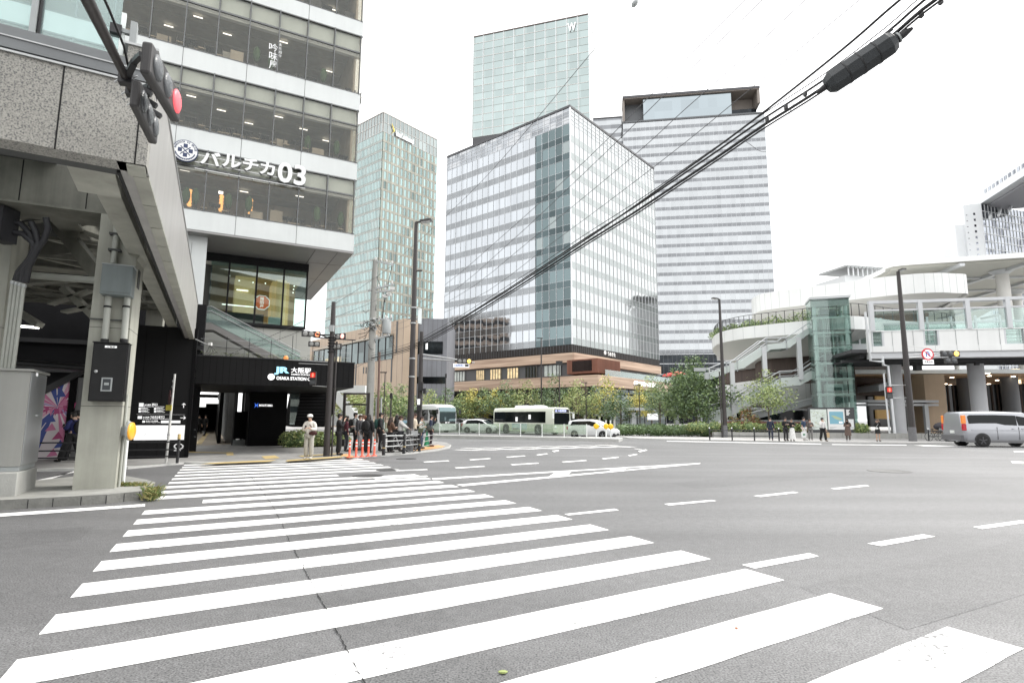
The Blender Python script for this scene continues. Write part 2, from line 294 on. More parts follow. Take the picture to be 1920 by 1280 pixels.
# far right pavement
pr = [(1180, 822), (1240, 824), (1400, 827), (1540, 829.5), (1700, 831), (1790, 831), (2000, 832), (2300, 835)]
pts2 = [G(x, y) for x, y in pr]
s = MB(); s.extr(pts2 + [Vector((90, 40, 0)), Vector((110, 90, 0)), Vector((0, 90, 0)), Vector((9, 62, 0))], -.05, PH, KERB, PAVE2, bottom=False); struct('terrace_pavement', s)
# plaza ground in front of the towers
s = MB(); s.extr([(-40, 78), (0, 74), (14, 72), (40, 72), (130, 110), (130, 260), (-120, 260), (-120, 96)], -.05, .06, KERB, PAVE2, bottom=False); struct('plaza_pavement', s)
# median with white kerb
ml = [G(560, 815), G(700, 818.5), G(900, 822), G(1060, 825.5), G(1160, 828.5), G(1168, 826), G(1160, 824.5)]
s = MB(); mb_ = [(p.x, p.y) for p in ml]; back = [(p.x * 1.0 - .2, p.y + 1.3) for p in ml[3::-1]]
s.extr(mb_ + back, -.02, .22, KERB, KERB, bottom=False)
for i in range(40):
    pass
struct('median_strip', s)
# viaduct island in the foreground left
isl = [G(-250, 962), G(0, 956), G(100, 950), G(200, 944), G(262, 937), G(284, 928), G(290, 918), G(270, 912), G(235, 905), G(150, 905), G(60, 915), G(-250, 930)]
ISZ = .17
s = MB(); s.extr([(p.x, p.y) for p in isl], -.05, ISZ, DKERB, M('island_concrete', (.3, .3, .28), .9, noise=(1.6, .3), bump=(25, .4)), bottom=False)
for k in (1, 2, 3, 4, 5):
    a, b = isl[k - 1], isl[k]
    for t in ((.25, .5, .75, .98) if k == 1 else (.5, .98)):
        p = a.lerp(b, t); d = (b - a).normalized(); nrm = Vector((d.y, -d.x, 0)); s.box(Fr(p, math.degrees(math.atan2(d.x, d.y))), -.006, .006, -.004, .01, 0, ISZ - .02, RUBBER)
struct('viaduct_island', s)
# a slightly darker resurfaced lane on the right of the long crack, and two old patches
ASPH2 = asphalt('newer_asphalt', .88); s = MB(); ca = [G(x, y) for x, y in ((480, 905), (495, 925), (512, 950), (530, 985), (545, 1022), (563, 1052), (590, 1105), (610, 1142), (640, 1198), (692, 1290))]; s.face([(p.x, p.y, .0016) for p in ca + [q + Vector((.95, .1, 0)) for q in ca[::-1]]], ASPH2); sheet(s, [(1250, 905), (1560, 880), (1640, 886), (1310, 916)], .0016, ASPH2); sheet(s, [(1500, 1100), (1920, 1010), (2100, 1060), (1700, 1180)], .0018, ASPH2); sheet(s, [(0, 1000), (180, 985), (150, 1010), (0, 1030)], .0017, ASPH2); struct('road_patch', s)
# crosswalk
L0 = G(72, 1190); Ld = (G(265, 965) - L0) / 6; R0 = G(1227, 1017.5); Rd = (G(1920, 1216) - R0) / -4
s = MB()
for i in range(-5, 19):
    a = L0 + Ld * i; b = R0 + Rd * i; c = b + Rd * .5; d = a + Ld * .5
    if i == 7: a = a + (b - a).normalized() * .85; d = d + (c - d).normalized() * .85
    n = 24; ed = [a.lerp(b, t / n) for t in range(n + 1)]; eu = [d.lerp(c, t / n) for t in range(n + 1)]
    if i > 3:
        e = .012
    for row in (ed, eu):
        for k in range(1, n): row[k] = row[k] + Vector((0, random.uniform(-.006, .006), 0))
    if i == 11: ed = ed[:17]; eu = eu[:17]
    s.face([(p.x, p.y, .004) for p in ed + eu[::-1]], PAINT)
struct('crosswalk_markings', s)
# lane markings
s = MB(); Z4 = .0045
for q in ([(1391, 1058), (1517, 1036), (1536, 1042), (1415, 1065)], [(1626, 1018), (1730, 1001), (1754, 1005), (1652, 1023)], [(1824, 987), (1912, 975), (1940, 977), (1842, 991)],
          [(2010, 962), (2090, 952), (2120, 955), (2035, 966)],
          [(1058, 963), (1152, 953), (1161, 956), (1066, 965.5)], [(1245, 944), (1335, 936.5), (1344, 938.5), (1255, 947)], [(1412, 929), (1487, 921), (1498, 923), (1427, 931)], [(1557, 915), (1622, 908.5), (1631, 910.5), (1567, 917)],
          [(810, 896), (1313, 867.5), (1313, 868.6), (812, 899)], [(855, 908), (1313, 867.8), (1313, 869), (868, 911)], [(1024, 896), (1043, 883.6), (1072, 883), (1062, 893)], [(1139, 884), (1150, 878), (1175, 877), (1167, 882)],
          [(0, 962), (272, 944), (272, 949), (0, 968)], [(-200, 975), (0, 962), (0, 968), (-200, 983)], [(62, 910), (140, 882), (150, 883), (72, 899)],
          [(1895, 864), (1990, 868), (1990, 871), (1899, 868)], [(1900, 845), (1990, 847), (1990, 849), (1902, 847)],
          [(1713, 834), (1960, 836.5), (1960, 838.5), (1740, 836.5)], [(1250, 826), (1540, 831.4), (1540, 832.6), (1250, 827)], [(1560, 832.4), (1700, 833.6), (1700, 834.6), (1560, 833.4)]): Z4 += .0003; sheet(s, q, Z4, PAINT)
for x0, y0, x1, y1, w_ in ((793, 865, 840, 862.7, 1.6), (852, 876, 907, 873, 1.8), (879, 861, 918, 858.5, 1.5), (948, 856, 983, 853.5, 1.4), (957, 870, 1008, 867, 1.8), (1005, 852, 1025, 849.5, 1.4), (1053, 865, 1098, 862, 1.7), (1128, 859, 1158, 856, 1.7), (1177, 853, 1193, 850.5, 1.6), (1035, 845, 1046, 843, 2), (1196, 845, 1211, 842, 2.2), (1187, 840, 1203, 842, 1.2), (740, 881, 800, 879, 1.8), (700, 896, 800, 891, 2)):
    sheet(s, [(x0, y0), (x1, y1), (x1 + 3, y1 + w_ * .8), (x0 + 4, y0 + w_)], Z4, PAINT)
struct('lane_markings', s)
s = MB()
for k in range(9):
    x0 = 848 + k * 36; y0 = 843 - k * .8
    sheet(s, [(x0, y0), (x0 + 44, y0 + 1.3), (x0 + 60, y0 + .7), (x0 + 18, y0 - .5)], Z4 + k * .0004, PAINT)
    if k < 8: sheet(s, [(x0 + 14, y0 - 3.2), (x0 + 52, y0 - 2.3), (x0 + 62, y0 - 2.8), (x0 + 26, y0 - 3.6)], Z4 + .004 + k * .0004, PAINT)
struct('far_crosswalk_markings', s)
# the long crack that runs through the crossing
CRK = M('crack_shadow', (.018, .018, .018), .95)
ck = [(463, 884), (480, 905), (495, 925), (512, 950), (530, 985), (545, 1022), (563, 1052), (590, 1105), (610, 1142), (640, 1198), (660, 1240), (692, 1290)]
cp_ = [G(x, y) for x, y in ck]; s = MB(); prev = None
for a, b in zip(cp_[:-1], cp_[1:]):
    n = max(4, int((b - a).length / .05))
    for k in range(n):
        p = a.lerp(b, k / n); t = (p - L0).dot(Ld) / Ld.length_squared
        f = ((p - (L0 + Ld * 0)).y, )
        # inside a painted stripe the crack shows only in crumbs
        nrm = (R0 - L0); nn_ = Vector((-nrm.y, nrm.x, 0)).normalized(); idx = (p - L0).dot(nn_) / Ld.dot(nn_); on = (idx % 1) < .5
        wd = random.uniform(.002, .0065) * (1 if not on else (1 if random.random() < .3 else 0)); q = p + Vector((random.uniform(-.012, .012), 0, .0085))
        if prev is not None: s.face([(prev[0].x - prev[1], prev[0].y, .0085), (prev[0].x + prev[1], prev[0].y, .0085), (q.x + wd + 1e-4, q.y, .0085), (q.x - wd, q.y, .0085)], CRK)
        prev = (q, wd + 1e-4)
struct('road_crack', s)
# manhole covers
IRON = M('cast_iron', (.16, .16, .155), .7, .2, noise=(30, .35), bump=(60, .6)); IROND = M('dark_iron', (.055, .055, .055), .7, .2, noise=(30, .3), bump=(60, .6))
for px, py, rad, mt, lb in ((1668, 883, .62, IRON, 'pale round manhole cover alone in the wide road on the right'), (690, 892, .42, IROND, 'dark round manhole cover set at the end of a crosswalk stripe'), (725, 881, .33, IROND, 'smaller dark manhole cover beyond the crosswalk stripes, before the bollards'), (762, 860, .4, IROND, 'dark manhole cover just off the rounded kerb with the guard rail')):
    g_ = G(px, py); s = MB(); s.lathe((g_.x, g_.y, -.03), [(rad, 0), (rad, .041), (rad * .93, .041), (rad * .92, .037), (.001, .037)], mt, 28)
    tag(s.build('manhole_cover', off=(g_.x, g_.y, 0)), lb, 'manhole cover', 'manhole covers in the road')
LEAF = M('dry_leaf', (.32, .12, .05), .7); LEAF2 = M('green_leaf', (.28, .33, .12), .7)
for px, py, r_, mt, lb in ((943, 1263, .028, LEAF2, 'pale green fallen leaf at the edge of a stripe near the bottom'), (1381, 1180, .012, LEAF, 'tiny reddish brown fallen leaf on a white stripe')):
    g_ = G(px, py); s = MB(); pp = [(math.cos(t) * r_ * (1 + .25 * sin(3 * t)), math.sin(t) * r_ * .6) for t in [k * PI / 6 for k in range(12)]]
    s.poly([(g_.x + a, g_.y + b, .012 + .012 * abs(b) / r_) for a, b in pp] + [(g_.x + a, g_.y + b, .009) for a, b in pp], [tuple(range(12)), tuple(range(23, 11, -1))] + [(i, (i + 1) % 12, (i + 1) % 12 + 12, i + 12) for i in range(12)], mt)
    tag(s.build('fallen_leaf', off=(g_.x, g_.y, 0)), lb, 'leaf')
# ================================================================ station tower on the left
T = Fr(P(663, 472, 34), 61.8)
TW = M('tower_white_panel', (.62, .645, .635), .32, noise=(.5, .05), streak=(2, .04)); JOINT = M('panel_joint', (.06, .06, .06), .8)
MULL = M('mullion_grey', (.13, .135, .135), .35, .4); SOFF = M('soffit_grey', (.3, .295, .29), .5, noise=(1, .06)); LOUV = M('dark_louvre', (.02, .02, .021), .6, spec=.15, noise=(2, .15))
TGL = glass('tower_glass', (.85, .84, .81), -.005); INW = M('interior_wall', (.52, .45, .36), .8, noise=(.35, .35)); INC = M('interior_ceiling', (.55, .52, .46), .8, noise=(.6, .3)); INF = M('interior_floor', (.16, .13, .1), .6)
INWARM = M('interior_dark_wall', (.55, .45, .34), .8, noise=(.5, .35)); BLIND = M('roller_blind', (.72, .78, .75), .7, noise=(1.2, .08)); BULK = M('bulkhead_white', (.8, .82, .8), .6)
WARM = M('warm_lamp', (1, .5, .16), .5, emit=.65); WLIGHT = M('white_light', (1, .96, .88), .5, emit=1.2); DIMW = M('warm_glow_wall', (.75, .55, .27), .6, emit=.22, noise=(.5, .15)); FURN = M('dark_furniture', (.06, .055, .05), .6); GREENP = M('indoor_plant', (.05, .11, .03), .7)
zs = lambda y: P(685 - 23 * y / 472, y, 34).z
tw = thing('station_tower', 'white banded office block with restaurant windows rising over the station entrance', 'building', tuple(T.pt(-6, 0, 11.7)))
UL = -24.0; NW = 15; pitch = 1.62; TD = 16.
bands = [(zs(472), zs(440)), (zs(338), zs(307)), (zs(208), zs(178)), (zs(69), zs(43))]; bands.append((bands[3][0] + 4.75, bands[3][1] + 4.75))
for bi, (z0, z1) in enumerate(bands):
    s = MB(); s.box(T, UL, 0, 0, TD, z0, z1, TW)
    for k in range(8):
        u = -.12 - pitch * 2 * k
        if k: s.box(T, u - .012, u + .012, -.004, .03, z0 + .002, z1 - .002, JOINT)
    s.build('spandrel_band', tw)
for fi in range(4):
    z0, z1 = bands[fi][1], bands[fi + 1][0]; h = z1 - z0
    s = MB(); s.box(T, UL, -.35, 6.2, 6.3, z0, z1, INWARM if fi < 2 else INW); s.box(T, UL, -.3, .3, 6.2, z1 - .32, z1 - .02, INC); s.box(T, UL, -.3, .3, 6.2, z0 + .01, z0 + .06, INF)
    for k in range(3): s.box(T, UL, -.5, 1.2 + k * 1.7, 1.35 + k * 1.7, z1 - .45, z1 - .33, INC)
    rg = random.Random(fi * 7 + 1)
    for k in range(9):                     # partitions, screens and pictures at the back of the rooms
        u = -14 + k * 1.55 + rg.uniform(-.4, .4); s.box(T, u, u + rg.uniform(.3, 1.1), 3.4 + rg.random() * 2, 3.6 + rg.random() * 2 + 2, z0 + .06, z0 + rg.uniform(.9, 2.6), rg.choice([INW, INWARM, FURN, INC, INF]))
    s.box(T, -.42, -.3, .4, 6.2, z0 + .06, z1 - .33, INW)
    s.build('interior', tw)
    s = MB()
    for k in range(9):
        if rg.random() < .55: s.box(T, -14.5 + k * 1.62, -14.0 + k * 1.62, 2.3 + (k % 3) * .9, 2.38 + (k % 3) * .9, z1 - .5, z1 - .47, WLIGHT)
    s.build('ceiling_lights', tw)
    fr = MB()
    if True:
        s = MB(); s.box(T, -.1, -.03, .02, TD, z0, z1, TGL); s.build('side_window', tw)
        fr.box(T, UL, 0, -.01, .1, z0, z0 + .06, MULL); fr.box(T, UL, 0, -.01, .1, z1 - .07, z1, MULL); fr.box(T, UL, -.1, .02, .12, z0 + h * .695, z0 + h * .72, MULL)
        for k in range(NW):
            u1 = -.12 - pitch * k; u0 = u1 - pitch
            win = MB(); win.box(T, u0 + .035, u1 - .035, .06, .075, z0 + .06, z1 - .07, TGL); wo = win.build('window', tw)
            if k < 9:
                b = MB(); b.box(T, u0 + .05, u1 - .05, .2, .22, z0 + h * .72, z1 - .08, BLIND); b.box(T, u0 - .03, u1 + .03, .24, .5, z0 + h * .66, z0 + h * .73, BULK); b.build('blind', wo)
            fr.box(T, u1 - .03, u1 + .03, -.06, .12, z0, z1, MULL)
        fr.build('window_frame', tw)
    f = MB(); rg = random.Random(fi)
    for k in range(17):
        u = -13.4 + k * .8 + rg.uniform(-.25, .25); v = rg.uniform(.45, 1.3); t_ = rg.random()
        if t_ < .5:
            f.box(T, u - .3, u + .3, v - .3, v + .3, z0 + .72, z0 + .76, FURN); f.box(T, u - .03, u + .03, v - .03, v + .03, z0 + .06, z0 + .72, FURN)
            for e in (-.55, .55): f.box(T, u + e - .18, u + e + .18, v - .18, v + .18, z0 + .42, z0 + .47, INWARM); f.box(T, u + e * 1.25 - .02, u + e * 1.25 + .02, v - .18, v + .18, z0 + .06, z0 + .85, FURN)
        elif t_ < .8: f.box(T, u - .35, u + .35, v - .12, v + .12, z0 + .06, z0 + rg.uniform(.8, 1.2), rg.choice([INC, FURN, INW]))
        else: f.ball(T.pt(u, v, z0 + 1.15), (.22, .22, .5), GREENP, 8, 6); f.box(T, u - .12, u + .12, v - .12, v + .12, z0 + .06, z0 + .5, FURN)
    f.build('furniture', tw)
# warm lamps in the lowest restaurant row
for px, py in ((356, 368), (415, 378), (470, 385)):
    u, z = T.hit(px, py, 1.3); s = MB()
    for q in range(5): s.lathe(T.pt(u, 1.3, z + .3 - q * .2), [(.09, -.09), (.13 - .01 * (q % 2), 0), (.09, .09)], WARM, 10)
    s.lathe(T.pt(u, 1.3, z - .95), [(.12, 0), (.03, .03), (.03, .3)], FURN, 8); s.build('floor_lamp', tw)
u, z = T.hit(414, 361, .9); s = MB(); s.box(T, u - .12, u + .12, .9, .93, z - .08, z + .08, WLIGHT); s.build('exit_light', tw)
for fi, pxs in ((2, ((496, 240), (530, 0))), (1, ((497, 206), (580, 235)))):
    pass
# top strip of the higher floor and the soffit
s = MB(); s.box(T, UL, 0, .02, TD, bands[0][0] - .12, bands[0][0] - .002, SOFF)
zz = bands[0][0] - .125
for a, b in (((-2.2, .3), (-2.2, 14)), ((-.9, .3), (-.9, 15)), ((-5, 3.9), (0, 3.2)), ((-5, 8), (0, 8))):
    p = T.pt(a[0], a[1], zz); q = T.pt(b[0], b[1], zz); s.bar(p, q, .03, .004, JOINT)
s.build('soffit', tw)
# recessed storey with the warm restaurant
GB0, GB1 = -7.75, -2.1; v4 = 4.0
s = MB(); s.box(T, -14, GB1 + .1, v4 - .05, v4 + 9, 11.12, 11.58, LOUV)
for k in range(8): s.box(T, -14, GB1 + .1, v4 - .075, v4 - .05, 11.14 + k * .055, 11.17 + k * .055, LOUV)
s.box(T, -14, GB1, v4, v4 + 9, 7.2, 7.38, LOUV); s.build('louvre_fascia', tw)
GG = glass('restaurant_glass', (.72, .82, .79), .06)
r = MB(); r.box(T, -14, GB1 - .05, v4 + 5, v4 + 5.1, 7.38, 11.1, INWARM); r.box(T, -14, GB1, v4 + .2, v4 + 5, 10.9, 11.1, INC); r.box(T, -6.2, -5.0, v4 + 2.6, v4 + 5, 7.4, 10.9, DIMW)
r.box(T, -3.9, -2.8, v4 + 2.8, v4 + 5, 7.38, 10.85, DIMW); r.box(T, -14, -7.6, v4 + .4, v4 + 5, 7.38, 10.9, FURN)
for i in range(5): r.lathe(T.pt(-3.35 + .09 * i, v4 + 2.6, 7.38), [(.34, 0), (.34, 3.5)], DIMW, 14) if i == 0 else None
r.box(T, -6.9, -4.4, v4 + 1.8, v4 + 2.4, 7.38, 8.3, FURN); r.box(T, -4.2, -3.4, v4 + .6, v4 + .9, 7.38, 8.0, BULK)
for u, v, z in ((-6.6, 1.5, 10.6), (-6.0, 2.0, 10.45), (-5.2, 1.4, 10.3), (-4.4, 2.2, 10.5), (-2.7, 1.2, 10.3), (-2.65, 1.8, 10.2), (-2.6, 2.4, 10.1)): r.ball(T.pt(u, v4 + v, z), .05, WLIGHT, 6, 4)
r.box(T, -6.9, -4.9, v4 + 1.9, v4 + 1.95, 8.75, 8.81, WLIGHT); r.box(T, -6.1, -5.4, v4 + 2.5, v4 + 2.55, 9.9, 9.98, WLIGHT)
r.build('restaurant_interior', tw)
us = [GB0 - 1.9, -6.2 - .05, -4.1, -2.55 + .25]; us = [-7.75, -6.35, -4.27, -2.1]
_x = [T.hit(x, 560, v4)[0] for x in (390, 426, 479, 530, 574)]
s = MB()
for a, b in zip(_x[:-1], _x[1:]):
    w_ = MB(); w_.box(T, a + .04, b - .04, v4, v4 + .02, 7.4, 11.1, GG); w_.build('restaurant_window', tw); s.box(T, b - .05, b + .05, v4 - .06, v4 + .08, 7.3, 11.12, LOUV)
s.box(T, _x[0] - .05, _x[-1] + .05, v4 - .07, v4 + .1, 7.25, 7.42, LOUV); s.build('restaurant_frame', tw)
u, z = T.hit(491, 567, v4 + .3); SG = M('orange_sign', (.75, .16, .06), .5, emit=.35); SW = M('sign_white', (.85, .85, .82), .5, emit=.5)
s = MB(); oc = lambda r_: [(u + r_ * cos(PI / 8 + k * PI / 4), z + r_ * sin(PI / 8 + k * PI / 4)) for k in range(8)]
s.prism(T, oc(.5), v4 + .3, v4 + .36, SW); s.prism(T, oc(.45), v4 + .29, v4 + .3, SG)
for k, ch in enumerate('諸田屋'): put_text(s, ch, T, u - .11, u + .11, z + .15 - k * .26, z + .36 - k * .26, v4 + .285, SW, .004, .02)
s.build('octagon_sign', tw)
# pale wall and stair with a glass balustrade under the restaurant
BEI = M('beige_cladding', (.46, .46, .42), .6, noise=(.7, .06)); s = MB(); s.box(T, -12, -1.6, v4 + .2, v4 + 8, 4.1, 7.2, BEI)
for k in range(5): s.box(T, -6.5 + k * 1.0, -6.485 + k * 1.0, v4 + .193, v4 + .21, 4.1, 7.19, JOINT)
s.build('lower_wall', tw)
s = MB(); a_ = T.hit(385, 570, 3.); b_ = T.hit(352, 440, 3)
wp = [T.hit(348, 440, 1.0), T.hit(390, 440, 1.0), T.hit(388, 600, 1.0), T.hit(352, 600, 1.0)]
s.box(T, wp[0][0], wp[1][0], .8, 1.6, wp[3][1] - 3, wp[0][1] + .15, TW); s.box(T, wp[0][0] + .35, wp[1][0] - .75, .78, .8, wp[3][1] - 3, wp[0][1] - .45, LOUV); s.build('service_shaft', tw)
# emblem and lettering on the tower
SGNW = M('letter_white', (.82, .83, .82), .4); NAVY = M('navy', (.03, .045, .11), .5); CHR = M('chrome_edge', (.35, .36, .38), .3, .8)
s = MB(); F = T; vv = -.28
for y0 in (279, 293, 305):
    a = T.hit(365, y0 + 10, vv + .1); z_ = a[1]; s.tube([T.pt(a[0], vv + .12, z_), T.pt(T.hit(574, 330, vv)[0], vv + .12, z_)], .03, SGNW, 6)
for i in range(5): u_ = a[0] + .5 + i * 1.2; s.box(T, u_ - .02, u_ + .02, vv + .1, .02, z_ - .02, z_ + .02, MULL)
s.build('sign_rail', tw)
for ch, x0, x1, yt, yb in (('バ', 377, 413, 281, 307), ('ル', 418, 451, 287, 312), ('チ', 456, 484, 295, 319), ('カ', 488, 515, 302, 326), ('03', 522, 573, 302, 341)):
    u0, z1 = T.hit(x0, yt, vv); _, z0 = T.hit(x0, yb, vv); u1, _ = T.hit(x1, yb, vv); s = MB()
    put_text(s, ch, T, u0, u1, z0, z1, vv, SGNW, .1, .03 if ch != '03' else .02); put_text(s, ch, T, u0 - .03, u1 + .03, z0 - .04, z1 + .02, vv + .07, MULL, .04, .03); s.build('lettering', tw)
u0, z0 = T.hit(347.5, 283, vv); rr = abs(T.hit(372, 283, vv)[0] - u0); cc = T.pt(u0, vv, z0); s = MB()
s.lathe(cc + T.v * .1, [(rr, 0), (rr, .12)], NAVY, 32, -T.v, False); s.lathe(cc - T.v * .02, [(rr * .93, 0), (rr * .93, .02)], SGNW, 32, -T.v, False)
for k, ch in enumerate('BARCHICA 03 EKIUE'):
    if ch == ' ': continue
    a = R(168 - k * 156 / 16); me = text_mesh(ch, rr * .24, .006, .004); i = len(s.v); ct = (cos(a) * rr * .73, sin(a) * rr * .73); ta = a - PI / 2
    wv = max(q.co.x for q in me.vertices) / 2
    for q in me.vertices: x = q.co.x - wv; y = q.co.y; s.v.append(tuple(T.pt(u0 + ct[0] + x * cos(ta) - y * sin(ta), vv - .045 - q.co.z, z0 + ct[1] + x * sin(ta) + y * cos(ta))))
    k_ = s.mi(NAVY)
    for p in me.polygons: s.f.append(tuple(i + j for j in p.vertices)); s.m.append(k_); s.sm.append(False)
for a in (R(45), R(135)):
    d = (cos(a) * rr * .55, sin(a) * rr * .55); s.bar(T.pt(u0 - d[0], vv - .042, z0 - d[1]), T.pt(u0 + d[0], vv - .042, z0 + d[1]), .05, .008, NAVY, tuple(T.v))
for a in (0, 90, 180, 270): d = (cos(R(a)) * rr * .42, sin(R(a)) * rr * .42); s.box(T, u0 + d[0] - .1, u0 + d[0] + .1, vv - .044, vv - .03, z0 + d[1] - .1, z0 + d[1] + .13, NAVY)
for k in range(15): a = R(200 + k * 10); s.box(T, u0 + cos(a) * rr * .78 - .04, u0 + cos(a) * rr * .78 + .03, vv - .044, vv - .03, z0 + sin(a) * rr * .78 - .05, z0 + sin(a) * rr * .78 + .04, NAVY)
s.build('emblem', tw)
s = MB()
for txt, x0, x1, ys in (('吟味屋', 505, 521, (79, 95, 112, 129)), ('黒毛和牛', 522.5, 528, (80, 87, 94, 101, 108))):
    for ch, ya, yb in zip(txt, ys[:-1], ys[1:]):
        u0, z1 = T.hit(x0, ya + .6, .04); _, z0 = T.hit(x0, yb - .6, .04); u1, _ = T.hit(x1, yb, .04); put_text(s, ch, T, u0, u1, z0, z1, .05, SGNW, .004, .012)
s.build('window_lettering', tw)
# ================================================================ station entrance: black canopy, walls, corridor
C = Fr(G(348, 857), 62); BLK = M('black_cladding', (.0115, .0115, .012), .6, spec=.12, noise=(.8, .12), streak=(1.5, .1)); BLK2 = M('near_black_wall', (.0045, .0045, .005), .55, spec=.08, noise=(1.5, .2)); SEAM = M('cladding_seam', (.004, .004, .004), .6, spec=.05)
CL1 = C.hit(663, 728)[0]
cn_ = thing('station_entrance', 'long black canopy over the station entrance with lit railway lettering', 'entrance canopy', tuple(C.pt(3.2, 1, 2.95)))
s = MB(); s.box(C, .12, CL1, 0, 9.5, 2.95, 4.08, BLK)
for k in range(1, 26): u = .12 + k * (CL1 - .12) / 26; s.box(C, u - .006, u + .006, -.004, .01, 2.96, 4.07, SEAM)
s.box(C, .12, CL1 + .02, -.03, 9.5, 4.08, 4.12, BLACKM); s.build('canopy', cn_)
s = MB(); rl = STEEL
for k in range(8): u = .3 + k * .88; s.box(C, u - .012, u + .012, .5, .525, 4.12, 5.0 if k not in (4, 7) else 5.25, BLACKM)
for z in (4.35, 4.6, 4.85): s.box(C, .2, CL1 - .1, .505, .515, z, z + .012, STEEL)
s.box(C, 4.7, 6.6, .5, .53, 5.2, 5.25, BLACKM); s.build('terrace_railing', cn_)
s = MB(); rg = random.Random(3); PL = M('planter_leaves', (.16, .2, .07), .7, noise=(9, .4))
for k in range(420):
    u = rg.uniform(.2, CL1 - .3); c = rg.random() * .28 * (.4 + .6 * abs(sin(u * 2.3))); p = C.pt(u, .25 + rg.random() * .3, 4.12 + c); a = Vector((rg.uniform(-1, 1), rg.uniform(-1, 1), rg.uniform(-.3, .8))).normalized() * .09; b = Vector((-a.y, a.x, .02)) * .4
    s.face([p - a * .2, p + b * .5, p + a, p - b * .5], PL)
s.build('planting', cn_)
JRB = M('logo_blue', (.35, .75, .95), .5, emit=.4); LITW = M('lit_white', (1, 1, 1), .5, emit=.45); LITY = M('lit_yellow', (1, .93, .55), .5, emit=.4); LITB = M('lit_deep_blue', (.05, .16, .7), .5, emit=.5)
def onC(mb, txt, x0, x1, yt, yb, m, bold=.02, F=C, v=-.03):
    u0, z1 = F.hit(x0, yt, v); _, z0 = F.hit(x0, yb, v); u1, _ = F.hit(x1, yb, v); put_text(mb, txt, F, u0, u1, z0, z1, v, m, .04, bold)
s = MB(); onC(s, 'JR', 515, 542, 687, 702, JRB, .05); s.build('logo_lettering', cn_)
s = MB(); onC(s, '大阪駅', 546, 583, 688.5, 698.5, LITW, .005); onC(s, 'OSAKA STATION', 546, 584, 700, 703, LITW, .0); onC(s, 'OSAKA STATION CITY', 518.5, 592, 705.3, 711.5, LITW, .012); s.build('lettering', cn_)
u, z = C.hit(508.6, 706.3, -.03); s = MB(); s.lathe(C.pt(u, 0, z), [(.14, 0), (.14, .03)], LITW, 20, -C.v, False); s.lathe(C.pt(u, -.03, z), [(.09, 0), (.09, .006)], LITY, 20, -C.v, False); s.build('round_logo', cn_)
# under the canopy: dark wall with the small blue sign, panels, columns
D = Fr(G(535, 835, PH), 62)
def dpx(x, y=800, v=0): return D.hit(x, y, v)[0]
s = MB(); s.box(D, dpx(465), dpx(536), 0, .5, PH, 4.1, BLK2); s.box(D, dpx(465), dpx(465) + .3, .3, 6, PH, 4.1, BLK2); s.build('dark_wall', cn_)
s = MB(); onC(s, 'INOGATE OSAKA', 486, 511, 757.5, 761.5, LITW, .03, D, -.02)
for sx, x0 in ((1, 477.5), (-1, 484.3)):
    u, z = D.hit(x0, 759.5, -.02); q = [(u, z + .13), (u + sx * .11, z), (u, z - .13), (u + sx * .03, z)]; s.prism(D, q if sx > 0 else q[::-1], -.03, -.01, LITB)
s.build('wall_sign', cn_)
DRK = M('corridor_metal', (.03, .03, .031), .35, .3); s = MB(); s.box(D, dpx(437, 820, 1.5), dpx(464, 820, 1.5), 1.5, 1.9, PH + .35, 1.9, BLK2); s.box(D, dpx(437, 820, 1.5), dpx(462, 820, 1.5), 1.45, 2.2, PH, PH + .28, GREYP)
for x, w_ in ((437, .2), (452, .12), (456, .05), (470.5, .07)): u = dpx(x, 780, 1.6); s.box(D, u, u + w_, 1.55, 1.75, PH, 4.1, DRK if w_ > .1 else STEEL)
s.build('portal_frame', cn_)
AX = Fr(G(436, 832, PH), -27.5)      # the corridor runs away in this direction
LITC = M('ceiling_light', (1, 1, .97), .5, emit=1.8); CORF = tiles('corridor_floor', (.3, .255, .2), .6, .6, 28, .06, .7); CORC = M('corridor_ceiling', (.04, .04, .04), .6)
s = MB(); w0 = 5.6
s.face([(p.x, p.y, PH + .006) for p in (AX.pt(0, -.1, 0), AX.pt(42, -.1, 0), AX.pt(42, w0, 0), AX.pt(-6, w0, 0))], CORF)
s.box(AX, -2, 44, w0, w0 + .2, PH, 4.2, BLK2); s.box(AX, 42, 42.2, -1, w0, PH, 4.2, BLK2); s.box(AX, 1, 42, .6, .8, PH, 4.2, BLK2); s.box(AX, -1, 44, -1, w0, 4.0, 4.2, CORC); s.build('corridor', cn_)
for k in range(9):
    s = MB(); u = 1.5 + k * 3.6; s.box(AX, u, u + .35, 0, .35, PH + .0, 4.0, BLK2); s.box(AX, u - .03, u, 0, .34, PH, 4.0, STEEL); s.build('corridor_column', cn_)
for k in range(10):
    s = MB(); u = .5 + k * 2.6; s.box(AX, u, u + (.75 if k < 3 else .5), .5, w0 - .2, 3.72, 3.8, LITC); s.build('ceiling_light', cn_)
HS = M('hanging_sign_white', (.95, .96, .95), .4, emit=.4)
for u, z0, z1, v0, v1 in ((2.2, 2.45, 2.75, .9, 4.6), (10, 2.55, 2.85, .5, 4.8)):
    s = MB(); s.box(AX, u, u + .12, v0, v1, z0, z1, HS); s.box(AX, u - .004, u, v0 + 1.1, v0 + 1.9, z0 - .25, z0, HS); s.box(AX, u - .004, u, v0 + 2.2, v0 + 3.2, z0 - .22, z0, HS); s.box(AX, u - .01, u + .13, v0 - .02, v1 + .02, z0 - .3, z0 - .27, BLK2); s.build('hanging_sign', cn_)
